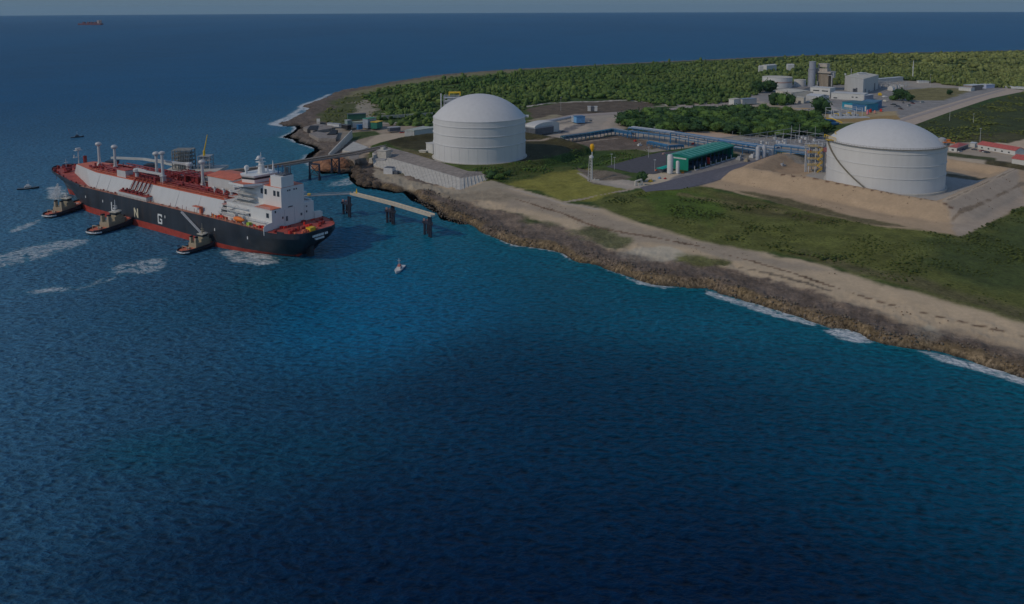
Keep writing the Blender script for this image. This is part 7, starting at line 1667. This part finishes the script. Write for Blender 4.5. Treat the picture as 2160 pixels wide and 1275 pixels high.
stones('rubble', 'jagged dark and ochre rocks along the karst cliff edge', [[(2300, 860), (2160, 800), (2050, 765), (1930, 738), (1835, 715), (1720, 680), (1600, 645), (1490, 612), (1340, 590), (1215, 558), (1090, 518), (1005, 485), (940, 458), (880, 422), (860, 402), (890, 398), (960, 425), (1030, 470), (1110, 500), (1250, 540), (1360, 570), (1500, 590), (1620, 625), (1750, 665), (1860, 695), (1960, 715), (2060, 735), (2160, 770), (2300, 830)]], 1.5, 1.5, mat('karst_rock', (.15, .122, .095), .95, .5, .5), 72, .45, 2)
# water jet and spray below the bow
sp_ = MB(); rr = random.Random(3); c = P(118, 418, 0)
SPR = mat('white_water_spray', (.8, .82, .84), .9, .05)
Vv = []; Ff = []; rs = np.random.default_rng(4)
for k in range(2600):
    u = rs.uniform(0, 1)**.7; a = rs.uniform(-1, 1); top_ = P(122, 388, 9); q = np.array(top_)*(1-u)+np.array(P(116+a*12, 420, 0))*u+rs.normal(0, .5, 3); s_ = rs.uniform(.06, .2)
    tri = q+rs.normal(0, s_, (3, 3)); Ff.append([len(Vv), len(Vv)+1, len(Vv)+2]); Vv += [tuple(p) for p in tri]
o = fmesh('spray', np.array(Vv), np.array(Ff), SPR, smooth=False); kind(o, 'stuff', 'thin veil of white water spray falling below the carrier bow')
SKY_S = .15; SUN_S = 2.1; EXPO = -.78
HAZE_D = 1.8e-5
# ------------------------------------------------------------------ light, sky, camera
SUN_AZ = np.array([-.88, -.47]); SUN_EL = R_(37)
w = bpy.data.worlds.new('World'); sc.world = w; w.use_nodes = True
nt = w.node_tree; bg = nt.nodes['Background']
sky = nt.nodes.new('ShaderNodeTexSky'); sky.sky_type = 'NISHITA'; sky.sun_disc = False
sky.sun_elevation = SUN_EL; sky.sun_rotation = math.atan2(SUN_AZ[0], SUN_AZ[1]); sky.altitude = 100; sky.air_density = 1.0; sky.dust_density = 1.2; sky.ozone_density = 1.0
sky.dust_density = .4; sky.ozone_density = 2.5
# hazy blue-grey band low over the sea
_tc = nt.nodes.new('ShaderNodeTexCoord'); _sx = nt.nodes.new('ShaderNodeSeparateXYZ'); nt.links.new(_tc.outputs['Generated'], _sx.inputs[0])
_mr = nt.nodes.new('ShaderNodeMapRange'); _mr.interpolation_type = 'SMOOTHSTEP'; _mr.inputs[1].default_value = 0.; _mr.inputs[2].default_value = .13; _mr.inputs[3].default_value = .95; _mr.inputs[4].default_value = .0
nt.links.new(_sx.outputs['Z'], _mr.inputs[0])
_mx = nt.nodes.new('ShaderNodeMix'); _mx.data_type = 'RGBA'; _mx.inputs[7].default_value = (.98, 1.72, 2.55, 1)
nt.links.new(_mr.outputs[0], _mx.inputs[0]); nt.links.new(sky.outputs[0], _mx.inputs[6])
nt.links.new(_mx.outputs[2], bg.inputs[0]); bg.inputs[1].default_value = SKY_S
sl = bpy.data.lights.new('sun', 'SUN'); sl.energy = SUN_S; sl.angle = R_(.53); sl.color = (1., .84, .62)
so_ = bpy.data.objects.new('sun', sl); COL.objects.link(so_)
from mathutils import Vector, Matrix
dv = Vector((SUN_AZ[0]*math.cos(SUN_EL), SUN_AZ[1]*math.cos(SUN_EL), math.sin(SUN_EL)))
so_.rotation_euler = dv.to_track_quat('Z', 'Y').to_euler(); so_.location = (-200, -100, 400)
cd = bpy.data.cameras.new('camera'); cam = bpy.data.objects.new('camera', cd); COL.objects.link(cam)
cd.sensor_width = 36; cd.sensor_fit = 'HORIZONTAL'; cd.lens = 36*F_PX/2160; cd.shift_y = -(637.5-Y0)/2160; cd.clip_start = 1; cd.clip_end = 60000
M = Matrix(((Rv[0], Uv[0], -Fw[0], 0), (Rv[1], Uv[1], -Fw[1], 0), (Rv[2], Uv[2], -Fw[2], CAM_H), (0, 0, 0, 1)))
cam.matrix_world = M; sc.camera = cam
sc.view_settings.view_transform = 'Standard'; sc.view_settings.look = 'None'; sc.view_settings.exposure = EXPO; sc.view_settings.gamma = 1
sc.view_settings.use_curve_mapping = False
sc.render.engine = 'CYCLES'; sc.cycles.max_bounces = 6; sc.cycles.diffuse_bounces = 2; sc.cycles.use_denoising = True

# the air over the sea
hzb = MB(); hzb.box(-21500, 21500, -3000, 21500, -6, 190)
hm = bpy.data.materials.new('sea_haze_air'); hm.use_nodes = True; hn = hm.node_tree
for n_ in list(hn.nodes):
    if n_.type != 'OUTPUT_MATERIAL': hn.nodes.remove(n_)
pv = hn.nodes.new('ShaderNodeVolumePrincipled'); pv.inputs['Color'].default_value = (.55, .80, 1., 1); pv.inputs['Density'].default_value = HAZE_D; pv.inputs['Anisotropy'].default_value = .3
hn.links.new(pv.outputs[0], [n_ for n_ in hn.nodes if n_.type == 'OUTPUT_MATERIAL'][0].inputs['Volume'])
hz_o = hzb.build('haze', hm); kind(hz_o, 'stuff', 'thin blue haze over the sea and far headland')
